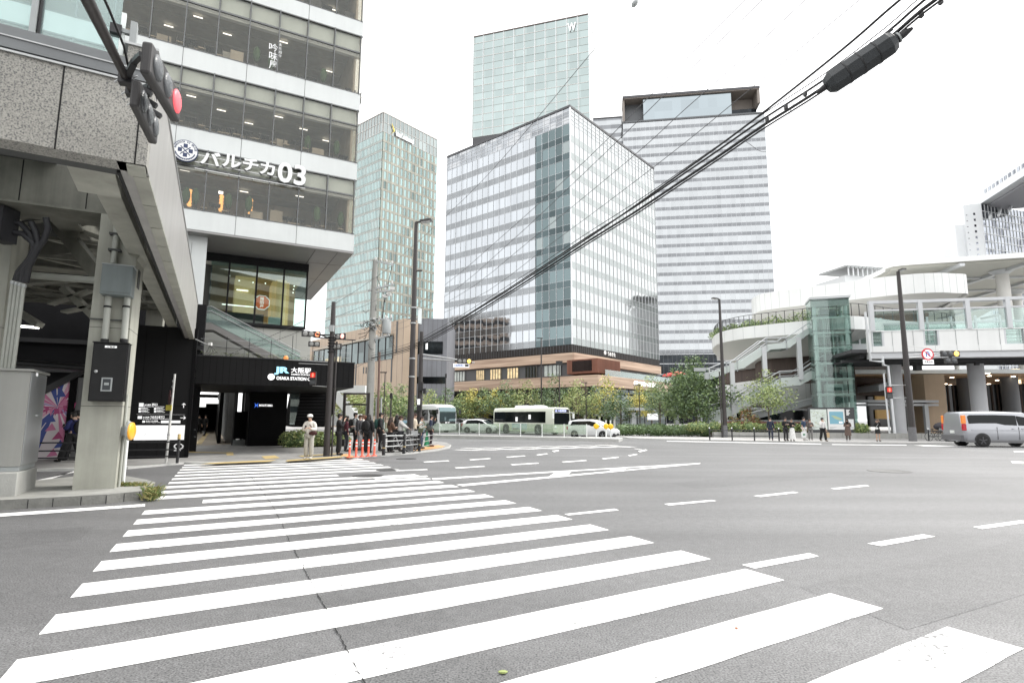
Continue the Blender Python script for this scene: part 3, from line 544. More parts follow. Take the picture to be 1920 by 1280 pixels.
# escalator underside and glass at the right of the dark wall
s = MB(); e0 = D.hit(545, 728)[0]; eu = [D.hit(x, y, .5) for x, y in ((563, 728), (632, 728), (628, 770), (608, 800), (550, 800))]
s.prism(D, eu, .5, 5, BLK2)
for k in range(12):
    t_ = k / 12; a = (eu[0][0] + (eu[4][0] - eu[0][0]) * t_, eu[0][1] + (eu[4][1] - eu[0][1]) * t_); b = (eu[1][0] + (eu[3][0] - eu[1][0]) * t_, eu[1][1] + (eu[3][1] - eu[1][1]) * t_)
    s.bar(D.pt(a[0] + .05, .49, a[1]), D.pt(b[0] - .05, .49, b[1]), .01, .012, BLACKM)
s.build('escalator_underside', cn_)
s = MB(); g_ = [D.hit(x, y, .2) for x, y in ((546, 728), (566, 728), (552, 796), (543, 796))]; s.prism(D, g_, .2, .23, GG); s.build('side_glass', cn_)
# stair on the canopy roof
s = MB(); GBAL = glass('balustrade_glass', (.78, .88, .86), .05, dens=(.55, .65, .62, .18)); sv = 2.2
st = [T.hit(x, y, sv) for x, y in ((383, 603), (395, 603), (560, 690), (530, 690), (400, 618), (383, 618))]
s.prism(T, st, sv, sv + 1.2, M('stair_stringer', (.2, .19, .18), .6, noise=(2, .1))); s.build('stair', tw)
s = MB(); sg = [T.hit(x, y, sv - .03) for x, y in ((380, 577), (395, 575), (562, 662), (566, 690), (395, 604), (380, 604))]; s.prism(T, sg, sv - .03, sv - .01, GBAL); s.build('stair_glass', tw)
s = MB()
for dy in (0, 9): s.tube([T.pt(*((lambda q: (q[0], sv - .08, q[1]))(T.hit(x, y + dy, sv - .08)))) for x, y in ((380, 576), (396, 574), (563, 660))], .03, STEEL, 6)
s.build('stair_handrail', tw)
# ================================================================ black wayfinding wall
I = Fr(G(352, 857.5, PH), 62)
iw = thing('wayfinding_wall', 'tall black wall with white direction signs and a white map panel', 'sign wall', tuple(I.pt(-1.6, .2, 0)))
ul = I.hit(200, 850)[0]
s = MB(); s.box(I, ul, 0, 0, 1.0, PH, 5.0, BLK)
for x in (268, 306): u = I.hit(x, 700)[0]; s.box(I, u, u + .012, -.004, .01, PH + .02, 4.98, SEAM)
s.box(I, ul, -.002, -.004, .01, 2.0, 2.012, SEAM); s.box(I, -.12, .003, -.03, 1.003, PH, 5.0, BLK2); s.build('wall', iw)
SIW = M('sign_white_matt', (.85, .85, .85), .5, emit=.25)
s = MB(); q = [I.hit(x, y) for x, y in ((253, 797), (347, 797), (346, 824.5), (248, 824.5))]; zb = (q[2][1] + q[3][1]) / 2; zt = (q[0][1] + q[1][1]) / 2
s.box(I, q[0][0], q[1][0], -.025, .0, zb, zt, SIW)
for k in range(26): u = q[0][0] + .1 + random.random() * 2.2; z = zb + .08 + random.random() * .4; s.box(I, u, u + .02 + random.random() * .08, -.028, -.025, z, z + .008, GREYP)
s.build('map_panel', iw)
s = MB()
def onI(t, x0, x1, y0, y1, b=.02): onC(s, t, x0, x1, y0, y1, SIW, b, I, -.006)
def boxI(x0, x1, y0, y1): a = I.hit(x0, y0); b = I.hit(x1, y1); s.box(I, a[0], b[0], -.008, 0, b[1], a[1], SIW)
boxI(261, 269, 755, 762.5); onI('JR大阪駅', 271, 283, 757, 760.5); onI('西口', 285, 295, 756, 760.5, .03); onI('JR Osaka Sta. (West Gate)', 270, 308, 760.8, 763, .01)
for x, y in ((260, 764), (260, 769), (289, 764), (289, 769)): boxI(x, x + 4, y, y + 4); onI('新幹線改札口', x + 5, x + 17, y, y + 2.1, .02); onI('Central Gate', x + 5, x + 20, y + 2.5, y + 4, .01)
boxI(256, 347, 776.4, 777.2)
boxI(258.5, 266, 779.5, 785); onI('JR大阪駅', 268, 280, 780.5, 783.5); onI('うめきた地下口', 282, 308, 779, 784, .03); onI('JR Osaka Sta. (Umekita Underground Gate)', 268, 322, 784, 786, .01)
boxI(267, 272, 788, 792); onI('おおさか東線', 274, 296, 787.5, 790, .02); onI('Osaka Higashi Line', 274, 300, 790.5, 792.5, .01); boxI(302, 338, 788, 793)
onI('喫煙所', 326, 339, 843, 845, .01)
for cx_, cy_, d in ((344.5, 760, (0, 1)), (343, 783, (1, 0))):
    u, z = I.hit(cx_, cy_); L_ = .085; s.bar(I.pt(u - d[0] * L_, -.006, z - d[1] * L_), I.pt(u + d[0] * L_, -.006, z + d[1] * L_), .02, .006, SIW, tuple(I.v))
    for sg in (1, -1):
        e = (u + d[0] * L_ - d[0] * .06 + sg * d[1] * .06, z + d[1] * L_ - d[1] * .06 + sg * d[0] * .06); s.bar(I.pt(e[0], -.006, e[1]), I.pt(u + d[0] * L_, -.006, z + d[1] * L_), .02, .006, SIW, tuple(I.v))
for k in range(14): a = k * PI * 2 / 14; u, z = I.hit(335 + 8 * cos(a), 836.5 + 5 * sin(a)); s.box(I, u - .025, u + .025, -.008, 0, z - .012, z + .012, SIW)
s.build('sign_lettering', iw)
# ================================================================ viaduct in the left foreground
GRAN = bpy.data.materials.new('speckled_granite'); GRAN.use_nodes = True
def _gran():
    nt = GRAN.node_tree; b = nt.nodes['Principled BSDF']; L = nt.links; g = nn(nt, 'ShaderNodeNewGeometry')
    t = nn(nt, 'ShaderNodeTexNoise'); t.inputs['Scale'].default_value = 55; t.inputs['Detail'].default_value = 3; L.new(g.outputs['Position'], t.inputs['Vector'])
    t2 = nn(nt, 'ShaderNodeTexNoise'); t2.inputs['Scale'].default_value = .9; t2.inputs['Detail'].default_value = 5; L.new(g.outputs['Position'], t2.inputs['Vector'])
    r = nn(nt, 'ShaderNodeValToRGB'); e = r.color_ramp.elements; e[0].position = .36; e[0].color = (.11, .11, .11, 1); e[1].position = .62; e[1].color = (.36, .35, .315, 1); x = e.new(.46); x.color = (.27, .262, .238, 1); L.new(t.outputs['Fac'], r.inputs[0])
    mr = nn(nt, 'ShaderNodeMapRange'); mr.inputs[1].default_value = .3; mr.inputs[2].default_value = .7; mr.inputs[3].default_value = .85; mr.inputs[4].default_value = 1.1; L.new(t2.outputs['Fac'], mr.inputs[0])
    v = nn(nt, 'ShaderNodeVectorMath', operation='SCALE'); L.new(r.outputs[0], v.inputs[0]); L.new(mr.outputs[0], v.inputs['Scale']); L.new(v.outputs[0], b.inputs['Base Color']); b.inputs['Roughness'].default_value = .6
_gran()
BMET = M('brushed_metal_panel', (.42, .41, .395), .38, .35, noise=(.6, .08), streak=(3, .14)); COPE = M('grey_coping', (.17, .18, .185), .5, noise=(1, .12)); CREAM = M('cream_steel_paint', (.36, .36, .31), .6, noise=(1.1, .14), streak=(2.2, .22)); CREAM_SHADE = M('shaded_steel_paint', (.2, .2, .17), .65, noise=(1.3, .25), streak=(2.2, .3)); DGRN = M('deck_underside', (.07, .073, .07), .8, noise=(.8, .3)); PIPE = M('grey_pipe', (.4, .41, .37), .5, noise=(3, .1)); SLOT = M('dark_gap', (.01, .01, .01), .9)  # second cream paint is darkened: under-deck shade put into its colour, plus grime streaks
YC = 6.55; cp0 = P(274, 311, YC); ZB = cp0.z
VF = Fr(cp0, 60); far_ = ray(365, 638); tt = (ZB - CAMH) / far_.z; fp = CAM + far_ * tt; SH = math.degrees(math.atan2(fp.x - cp0.x, fp.y - cp0.y)); SV = Fr(cp0, SH); SL = (Vector((fp.x, fp.y, 0)) - SV.o).length
ZT = VF.hit(247, 156)[1]; ZS = SV.hit(344, 400)[1] - .03; ZC = VF.hit(235, 120)[1] + .05
vd = thing('railway_viaduct', 'grey granite faced footbridge deck on cream steel columns filling the left foreground', 'viaduct', tuple(VF.pt(-1, 6, 0)))
s = MB(); s.box(VF, -9, 0, 0, .3, ZB, ZT, GRAN)
for px, py in ((112, 200), (258, 250)): u = VF.hit(px, py)[0]; s.box(VF, u - .008, u + .008, -.004, .02, ZB - .002, ZT, SLOT)
s.build('granite_fascia', vd)
s = MB(); s.box(VF, -9, -.01, -.03, .35, ZT, ZT + .025, STEEL); s.box(VF, -9, .02, .02, .4, ZT + .025, ZT + .05, SLOT); s.box(VF, -9, .02, -.02, .4, ZT + .05, ZC - .1, COPE); s.box(VF, -9, .02, -.035, .4, ZC - .1, ZC - .085, STEEL); s.box(VF, -9, .02, .03, .4, ZC - .085, ZC + .06, COPE); s.build('coping', vd)
GV = glass('viaduct_balustrade', (.8, .91, .9), .03, dens=(.62, .74, .73, .22))
a1 = VF.hit(64, 60, .2)[0]; a2 = VF.hit(74, 60, .2)[0]; a3 = VF.hit(226, 50, .2)[0]
for k, (ua, ub) in enumerate(((-9, a1 - .02), (a2, a3))):
    s = MB(); s.box(VF, ua, ub, .2, .215, ZC + .06, ZC + 1.15, GV); s.build('balustrade_glass', vd)
s = MB(); s.box(VF, a1 - .035, a1 + .02, .12, .3, ZC + .06, ZC + 1.15, GREYP); s.box(VF, a2 - .012, a2 + .012, .16, .26, ZC + .06, ZC + 1.2, BLACKM); s.box(VF, a3, a3 + .05, .19, .23, ZC, ZC + .72, M('glass_edge', (.75, .8, .78), .4)); s.tube([VF.pt(-9, .2, ZC + 1.17), VF.pt(a3, .2, ZC + 1.17)], .03, STEEL, 8)
uu = VF.hit(250, 60, .2)[0]; s.box(VF, uu - .03, uu + .04, .15, .28, ZC + .0, ZC + .62, GREYP); s.box(VF, a3 - .06, uu, .17, .23, ZC + .45, ZC + .5, GREYP); s.box(VF, a3 - .1, a3 + .02, .14, .26, ZC + .4, ZC + .52, BLACKM); s.build('balustrade_post', vd)
# long metal side
s = MB(); s.box(SV, .22, SL, 0, .3, ZB, ZS, BMET); s.box(SV, 0, .22, .0, .3, ZB, ZS, GRAN)
s.box(SV, -.02, SL, -.02, .34, ZS, ZS + .03, STEEL); s.build('metal_side_panel', vd)
s = MB(); k = 0; u = .35
while u < SL: s.box(SV, u + .015, min(u + 1.1, SL) - .015, .0, .17, ZB - .03, ZB - .002, CREAM); u += 1.1
s.box(SV, .36, SL, .01, .165, ZB, ZB + .03, SLOT); s.box(SV, .36, SL, .302, .34, ZB - .01, ZS - .05, SLOT); s.build('side_soffit', vd)
s = MB(); s.box(SV, 2.6, SL, .66, .86, ZB + .45, ZB + 1.1, CREAM); s.box(SV, 2.6, SL, .6, .92, ZB + .4, ZB + .45, CREAM); s.build('edge_girder', vd)
s = MB(); s.box(VF, -.2, -.01, .02, .36, ZB - .028, ZB - .004, CREAM); s.box(VF, -.85, -.36, .32, 1.5, ZB + .03, ZB + .12, CREAM); s.build('corner_soffit', vd)
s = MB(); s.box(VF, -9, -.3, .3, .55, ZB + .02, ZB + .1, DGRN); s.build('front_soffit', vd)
# deck above
K = Fr((-7.97, 11.73), 65); DZ = 6.75
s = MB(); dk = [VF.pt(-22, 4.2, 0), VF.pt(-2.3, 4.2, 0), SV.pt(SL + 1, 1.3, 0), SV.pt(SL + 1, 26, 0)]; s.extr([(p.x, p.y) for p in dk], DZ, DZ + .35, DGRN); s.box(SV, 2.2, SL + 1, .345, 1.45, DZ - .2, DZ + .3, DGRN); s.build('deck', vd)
s = MB(); s.box(K, -14, .25, .1, .95, 5.85, DZ - .002, CREAM_SHADE); s.box(K, -14, .25, .0, 1.05, 5.8, 5.85, CREAM_SHADE)
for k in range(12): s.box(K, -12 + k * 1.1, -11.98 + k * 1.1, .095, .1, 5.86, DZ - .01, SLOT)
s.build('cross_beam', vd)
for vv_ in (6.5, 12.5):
    s = MB(); s.box(K, -14, -.4, vv_, vv_ + .5, 5.95, DZ - .002, CREAM_SHADE); s.box(K, -14, -.4, vv_ - .1, vv_ + .6, 5.9, 5.95, CREAM_SHADE); s.build('cross_beam', vd)
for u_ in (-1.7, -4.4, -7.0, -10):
    s = MB(); s.box(K, u_ - .12, u_ + .12, 1.1, 12.4, 6.0, DZ - .004, CREAM_SHADE); s.box(K, u_ - .25, u_ + .25, 1.1, 12.4, 5.95, 5.998, CREAM_SHADE); s.build('longitudinal_girder', vd)
s = MB()
for a, b in ((-1.7, -4.4), (-4.4, -7.0)):
    for v0 in (1.2, 4.0, 7.2, 9.8):
        s.bar(K.pt(a, v0, 5.93), K.pt(b, v0 + 2.5, 5.93), .14, .03, CREAM_SHADE); s.bar(K.pt(b, v0, 5.90), K.pt(a, v0 + 2.5, 5.90), .14, .03, CREAM_SHADE)
for v0 in (2.6, 4.6, 8.5, 10.5): s.bar(K.pt(-.3, v0, 5.7), K.pt(-1.7, v0 + .8, 5.9), .12, .1, CREAM_SHADE); s.box(K, -7, -.3, v0, v0 + .1, 5.78, 5.86, CREAM_SHADE)
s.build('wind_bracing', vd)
s = MB(); Yb = 13.2
for a, b, w_ in (((88, 392), (192, 524), .3), ((28, 400), (75, 384), .34), ((75, 384), (170, 395), .3), ((170, 395), (205, 425), .2), ((110, 425), (180, 412), .1), ((140, 430), (205, 452), .1), ((120, 540), (190, 605), .13), ((45, 530), (120, 525), .1), ((35, 585), (75, 610), .12), ((95, 570), (170, 545), .05), ((120, 585), (200, 570), .05)): s.bar(P(*a, Yb), P(*b, Yb), w_, .22, CREAM_SHADE, (0, 1, 0))
for a in ((130, 430), (95, 390)): p = P(*a, Yb - .15); s.bbox(p, (.5, .04, .4), CREAM_SHADE)
s.build('knee_brace', vd)
# columns
def column(F, w_, d_, zt, haunch):
    s = MB(); s.box(F, -w_, 0, 0, d_, ISZ - .05, zt, CREAM)
    if haunch: s.prism(F, [(0, 4.9), (.12, 5.15), (.3, 5.4), (.5, 5.8), (0, 5.8)], .05, d_ - .05, CREAM)
    for z in (1.8, 3.4): s.box(F, -w_ - .002, .002, -.003, d_ + .003, z, z + .01, DGRN)
    return s.build('column', vd)
column(K, .695, .95, 5.8, True)
K2 = Fr((P(24, 450, 11.6).x, 11.6), 65); column(K2, .8, .95, 5.8, False)
for (u_, v_) in ((-4.5, 6.5), (-9.5, 6.5), (-1.0, 13)): column(Fr(K.pt(u_, v_, 0), 65), .6, .6, 5.9, False)
s = MB(); p = K.pt(-.2, -.002, 0); s.box(K, .001, .012, .3, .55, 4.35, 4.75, DGRN); s.build('inspection_plate', vd)
def kp(px, py, v): u, z = K.hit(px, py, v); return K.pt(u, v, z)
s = MB(); s.tube([kp(226, 335, -.08), kp(213, 494, -.08)], .055, PIPE, 10)
for q in ((224, 352), (217, 440), (215, 470)): c = kp(*q, -.05); s.box(Fr(c, 65), -.1, .12, -.1, .05, c.z - .02, c.z + .02, DGRN)
s.build('down_pipe', vd)
for x0, x1 in ((204, 196), (239, 232)):
    s = MB(); s.tube([kp(x0, 553, -.1), kp(x1, 641, -.1)], .06, PIPE, 10); s.lathe(kp(x1, 640, -.1), [(.07, -.02), (.07, .05)], RUBBER, 10); s.lathe(kp((x0 * .7 + x1 * .3), 575, -.1), [(.068, -.02), (.068, .02)], RUBBER, 10); s.build('cable_conduit', vd)
s = MB(); s.box(K, -.7, -.02, -.06, -.03, K.hit(215, 602)[1], K.hit(215, 602)[1] + .03, DGRN); s.build('conduit_bracket', vd)
s = MB(); s.tube([K.pt(.03, .25, 2.05), K.pt(.03, .25, ISZ)], .028, PIPE, 8); s.tube([K.pt(.04, .62, 1.5), K.pt(.04, .62, ISZ)], .035, WHITE, 8); s.build('thin_pipe', vd)
s = MB(); s.tube([P(-30, 520, 12.2), P(10, 514, 12.2), P(60, 516, 12.2), P(196, 527, 12.2)], .075, PIPE, 10); s.build('horizontal_pipe', vd)
for k in range(4):
    s = MB(); x = 24 + k * 7; s.tube([P(x, 526 + k * 2, 11.0), P(x - 21, 695, 11.0)], .035, PIPE, 8); s.lathe(P(x, 530 + k * 2, 11.0), [(.045, -.03), (.045, .03)], STEEL, 8); s.build('cable_conduit', vd)
HOSE = M('black_hose', (.03, .03, .034), .55)
for pts_ in (((14, 414), (40, 420), (58, 440), (66, 462), (55, 486), (35, 510), (28, 530)), ((14, 435), (42, 438), (62, 455), (68, 472), (50, 498), (38, 515), (36, 532)), ((58, 416), (66, 432), (72, 455), (62, 478), (46, 505), (42, 530)), ((86, 408), (90, 428), (82, 450), (70, 466), (54, 500), (48, 530))):
    s = MB(); s.tube([P(x, y, 11.2 + .04 * i) for i, (x, y) in enumerate(pts_)], .06, HOSE, 9); s.build('cable_hose', vd)
s = MB(); a = P(7, 422, 11.1); s.bbox(a, (.26, .4, .7), HOSE); s.build('junction_housing', vd)
LTUBE = M('fluorescent_tube', (1, .98, .9), .5, emit=3.0); s = MB(); s.bar(P(32, 611, 16), P(72, 614, 16), .06, .06, LTUBE); s.build('tube_light', vd)
s = MB(); s.tube([P(-20, 676, 19), P(165, 690, 19)], .12, DRK, 8); s.build('low_pipe', vd)
# cabinets fixed to the column
s_ = K.hit(175, 642, -.3); e_ = K.hit(242, 646, -.3); zb_ = K.hit(200, 752, -.3)[1]; zt_ = K.hit(208, 643, -.3)[1]; ul_ = K.hit(169, 700, -.3)[0]; ur_ = K.hit(236, 700, -.3)[0]
bx = thing('control_cabinet', 'black steel cabinet with a small window, fixed low on the cream column', 'cabinet', tuple(K.pt((ul_ + ur_) / 2, -.15, zb_)))
CB = M('black_cabinet_paint', (.012, .012, .0125), .4, spec=.3, noise=(4, .12)); s = MB(); s.box(K, ul_, ur_, -.28, -.002, zb_, zt_, CB); s.box(K, ul_ - .015, ur_ + .015, -.31, 0, zt_, zt_ + .02, CB); s.build('body', bx, bevel=.006)
s = MB(); s.box(K, ul_ + .02, ur_ - .02, -.297, -.281, zb_ + .02, zt_ - .02, CB); s.build('door', bx, bevel=.004)
s = MB(); c = K.hit(200, 720, -.3); s.box(K, c[0] - .09, c[0] + .09, -.315, -.298, c[1] - .14, c[1] + .13, GREYP); s.box(K, c[0] - .065, c[0] + .065, -.32, -.315, c[1] - .115, c[1] + .105, M('meter_glass', (.05, .055, .06), .1)); s.box(K, c[0] - .04, c[0] + .04, -.323, -.32, c[1] - .02, c[1] + .03, GREYP); s.build('meter_window', bx)
c = K.hit(180, 696, -.3); s = MB(); s.lathe(K.pt(c[0], -.297, c[1]), [(.03, 0), (.03, .03), (.015, .035)], STEEL, 12, -K.v); s.build('lock', bx)
c = K.hit(208, 650, -.3); s = MB(); s.box(K, c[0] - .1, c[0] + .1, -.301, -.297, c[1] - .02, c[1] + .02, SIW); put_text(s, '分電盤', K, c[0] - .07, c[0] + .07, c[1] - .013, c[1] + .013, -.303, CB, .001, .01); s.build('name_plate', bx)
q0 = K.hit(192, 495, -.4); q1 = K.hit(250, 499, -.4); q2 = K.hit(219, 552, -.4)
gb = MB(); gb.box(K, q0[0], q1[0], -.4, -.02, q2[1], (q0[1] + q1[1]) / 2, M('blue_grey_box', (.16, .185, .185), .5, noise=(2, .1), streak=(3, .2))); gb.box(K, q0[0] - .012, q1[0] + .012, -.412, -.01, (q0[1] + q1[1]) / 2, (q0[1] + q1[1]) / 2 + .02, GREYP); gb.box(K, q0[0] + .02, q1[0] - .02, -.405, -.4, q2[1] + .04, q2[1] + .045, DGRN)
tag(gb.build('junction_box', bevel=.004, off=tuple(K.pt(q0[0], -.2, q2[1]))), 'blue grey junction box high on the cream column above two pipes', 'electrical box')
# amber reflector on the column
rf = thing('column_reflector', 'round amber reflector bracketed to the side of the cream column', 'reflector', tuple(P(247, 808, 11.9)))
AMB = M('amber_plastic', (.85, .4, .03), .3, emit=.05); ax_ = Vector((.975, .22, 0)); c = P(247, 808, 11.9); s = MB(); s.lathe(c - ax_ * .03, [(.17, 0), (.18, .01), (.18, .04), (.14, .06), (.02, .07)], AMB, 24, ax_); s.build('lens', rf)
s = MB(); s.lathe(c - ax_ * .035, [(.185, -.02), (.19, .0), (.19, .02)], GREYP, 24, ax_); s.bar(c - ax_ * .02, c - ax_ * .25, .09, .18, GREYP); s.build('bracket', rf)
# street cabinet on its plinth
Q = Fr(G(28, 930, ISZ), -28); wq = Q.hit(67, 903)[0]; zp = Q.hit(40, 884)[1]; zt_ = Q.hit(59, 695)[1]
sc = thing('street_cabinet', 'tall grey steel street cabinet with a handled door on a concrete plinth', 'cabinet', tuple(Q.pt(wq / 2, .6, ISZ)))
s = MB(); s.box(Q, 0, wq, 0, 1.5, ISZ - .03, zp, CONC); s.build('plinth', sc, bevel=.012)
CG = M('cabinet_grey', (.3, .3, .28), .45, noise=(.8, .08), streak=(2, .1)); CG2 = M('cabinet_door_grey', (.32, .33, .335), .3, .35, noise=(.8, .06))
uA = Q.hit(38, 868, .05)[0] + .0; uB = Q.hit(69, 862, .05)[0]
s = MB(); s.box(Q, uA + .02, uB - .02, .07, 1.38, zp, zp + .09, GREYP); s.box(Q, uA, uB, .05, 1.4, zp + .09, zt_, CG); s.build('body', sc, bevel=.008)
s = MB(); s.box(Q, uA + .02, uB - .015, .034, .049, zp + .11, zt_ - .02, CG2); s.build('door', sc, bevel=.004)
s = MB(); s.box(Q, uA - .04, uB + .05, .0, 1.45, zt_, zt_ + .045, CG); s.build('lid', sc, bevel=.008)
c = Q.hit(68, 779, .03); s = MB()
for du in (-.04, .07): s.lathe(Q.pt(c[0] + du, .034, c[1]), [(.026, 0), (.026, .02), (.012, .03)], STEEL, 10, -Q.v)
s.build('handle', sc)
c = Q.hit(70, 702, .03); s = MB(); s.box(Q, c[0] - .07, c[0] + .07, .031, .0335, c[1] - .03, c[1] + .03, SIW); s.build('label_plate', sc)
s = MB(); c = Q.pt(uA + .1, .9, zt_ + .1); s.tube([c + Vector((.05 * cos(a), 0, .05 * sin(a))) for a in [k * PI / 5 for k in range(11)]], .012, STEEL, 6); s.build('lifting_eye', sc)
# weeds along the kerb
WD = M('dry_grass', (.3, .27, .1), .8, noise=(15, .4)); WD2 = M('weed_green', (.13, .18, .05), .8, noise=(15, .4)); rg = random.Random(5)
for lb, pts_, n, hh in (('dry green weeds growing along the foot of the cream column', ((195, 914), (230, 911), (268, 911)), 900, .13), ('tuft of yellow green weeds over the rounded end of the kerb', ((284, 924), (288, 917)), 600, .17)):
    s = MB()
    for k in range(n):
        t_ = rg.random() * (len(pts_) - 1); i = int(t_); a = G(*pts_[i], ISZ * .95); b = G(*pts_[min(i + 1, len(pts_) - 1)], ISZ * .95); p = a.lerp(b, t_ - i) + Vector((rg.gauss(0, .07), rg.gauss(0, .06), 0))
        if n == 600: p.z = rg.uniform(0, .17)
        d = Vector((rg.gauss(0, .6), rg.gauss(0, .6), 1)).normalized() * hh * rg.uniform(.4, 1.1); w_ = Vector((rg.uniform(-1, 1), rg.uniform(-1, 1), 0)) * .008
        s.face([p - w_, p + w_, p + d * .6 + w_ * .9 + Vector((0, 0, -.005)), p + d + Vector((d.x * .3, d.y * .3, -.02))], WD if rg.random() < .55 else WD2)
    tag(s.build('weed_tuft', off=tuple(G(*pts_[0], ISZ))), lb, 'weeds')['kind'] = 'stuff'
# dark back of the space under the deck, mural and shutter
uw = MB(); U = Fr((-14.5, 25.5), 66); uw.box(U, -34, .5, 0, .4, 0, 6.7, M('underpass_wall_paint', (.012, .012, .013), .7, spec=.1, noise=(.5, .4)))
for k in range(6): uw.box(U, -30 + k * 4.6, -29.6 + k * 4.6, -.3, 0, 0, 6.7, BLK2)
for z in (3.4, 4.6): uw.box(U, -34, .5, -.12, 0, z, z + .18, DRK)
tag(uw.build('underpass_wall', off=tuple(U.pt(-10, 0, 0))), 'dark wall closing the space under the footbridge behind the mural', 'wall')
PO = Fr(P(132, 712, 21), 62); pq = [PO.hit(*q) for q in ((70, 862), (122, 856), (132, 712), (84, 738), (70, 746))]; pz0 = pq[0][1]; pz1 = pq[2][1]; pl_ = pq[0][0]
mu = thing('mural_panel', 'pink, white and blue ray patterned panel on the wall behind the street cabinet', 'mural', tuple(PO.pt(pl_ / 2, 0, pz0)))
PK = [M('mural_' + n, c, .5) for n, c in (('pink', (.62, .2, .36)), ('white', (.75, .68, .7)), ('blue', (.05, .08, .3)), ('rose', (.7, .36, .48)), ('magenta', (.45, .07, .2)), ('lilac', (.4, .3, .55)))]
s = MB(); s.prism(PO, pq, 0, .06, PK[1]); s.build('panel', mu)
s = MB(); rg = random.Random(9); cu, cz = pl_ * .42, pz0 + (pz1 - pz0) * .66; n = 22
def clip_ray(a):
    d = (cos(a), sin(a)); tmx = 99
    for (x0, y0), (x1, y1) in zip(pq, pq[1:] + pq[:1]):
        ex, ey = x1 - x0, y1 - y0; de = d[0] * ey - d[1] * ex
        if abs(de) < 1e-9: continue
        t_ = ((x0 - cu) * ey - (y0 - cz) * ex) / de
        if t_ > 0: tmx = min(tmx, t_)
    return (cu + d[0] * tmx, cz + d[1] * tmx)
for k in range(n):
    a0 = 2 * PI * k / n; a1 = 2 * PI * (k + rg.uniform(.55, .98)) / n; p = clip_ray(a0); q = clip_ray(a1); s.face([PO.pt(cu, -.004, cz), PO.pt(p[0], -.004, p[1]), PO.pt(q[0], -.004, q[1])], PK[(k * 5 + k // 3) % 6])
for k in range(9):
    u = cu + .18 * sin(k * 1.3) ; z = pz0 + .1 + k * (pz1 - pz0) / 9.5; s.face([PO.pt(u - .16, -.007, z), PO.pt(u + .16, -.007, z + .05), PO.pt(u + .02, -.007, z + .3)], PK[(0, 2, 4)[k % 3]])
for k in range(10): u = cu - .75 + k * .13; z = cz - .1 + .25 * abs(k - 4.5) / 4.5; s.face([PO.pt(u, -.008, z), PO.pt(u + .13, -.008, z), PO.pt(u + .06, -.008, z - .28)], PK[4 if k % 2 else 0])
s.build('ray_pattern', mu)
s = MB(); s.box(PO, 0.01, .2, -.05, .1, .1, pz1 + .1, BLK2); a = PO.hit(70, 740); b = PO.hit(170, 688); s.bar(PO.pt(a[0], -.02, a[1]), PO.pt(b[0], -.02, b[1]), .2, .22, DRK); s.build('frame', mu)
SHU = M('shutter_grey', (.17, .17, .17), .5, noise=(2, .15)); s = MB(); s.box(PO, .22, 1.9, .06, .12, .07, pz1 + .1, SHU)
for k in range(26): s.box(PO, .22, 1.9, .045, .06, .1 + k * .11, .185 + k * .11, SHU)
tag(s.build('roller_shutter', off=tuple(PO.pt(1.2, .1, .07))), 'grey slatted shutter wall between the mural and the cream column', 'shutter')
# low pedestrian railing
RA = Fr(G(332, 868, PH), 70.7)
rl_ = thing('pedestrian_railing', 'low black railing with three rails in front of the wayfinding wall', 'railing', tuple(RA.pt(-2.5, 0, PH)))
s = MB()
for z in (.7, .45, .23): s.tube([RA.pt(-6.5, 0, PH + z), RA.pt(0, 0, PH + z)], .022, BLACKM, 8)
s.build('rail', rl_)
for u in (0, -2.05, -4.1, -6.15): s = MB(); s.tube([RA.pt(u, 0, PH), RA.pt(u, 0, PH + .78)], .045, BLACKM, 10); s.lathe(RA.pt(u, 0, PH + .78), [(.045, 0), (.03, .03)], BLACKM, 10); s.build('post', rl_)
s = MB(); s.lathe(RA.pt(0, 0, PH + .79), [(.05, 0), (.05, .16), (.02, .17)], YEL, 10); s.build('post_reflector', rl_)
# slender striped pole with the small signs seen edge-on
gp = G(311, 868, PH); pt_ = P(325, 701, gp.y)
sp = thing('sign_pole', 'slender white sign pole leaning in front of the wayfinding wall, small yellow plate', 'sign pole', tuple(gp))
s = MB(); s.tube([gp, (gp.x + .05, gp.y, pt_.z)], [.04, .033], M('pole_white', (.6, .6, .58), .5, noise=(6, .3)), 10); s.build('pole', sp)
for z in (1.0, 1.5, 2.0, 2.3, 2.6, 2.8): s = MB(); s.lathe((gp.x + .02 * z / 2, gp.y, z), [(.046, -.03), (.046, .03)], STEEL, 10); s.build('clamp', sp)
c = P(317, 745, gp.y - .06); s = MB(); s.lathe(c, [(.25, 0), (.25, .012)], M('dull_red_back', (.07, .02, .02), .6), 22, (.80, .60, 0), False); s.build('round_sign', sp)
c = P(316.5, 764, gp.y - .07); s = MB(); s.box(Fr(c, 88), -.09, .09, -.02, .02, c.z - .09, c.z + .09, M('dull_yellow', (.42, .36, .05), .6)); s.build('yellow_plate', sp)
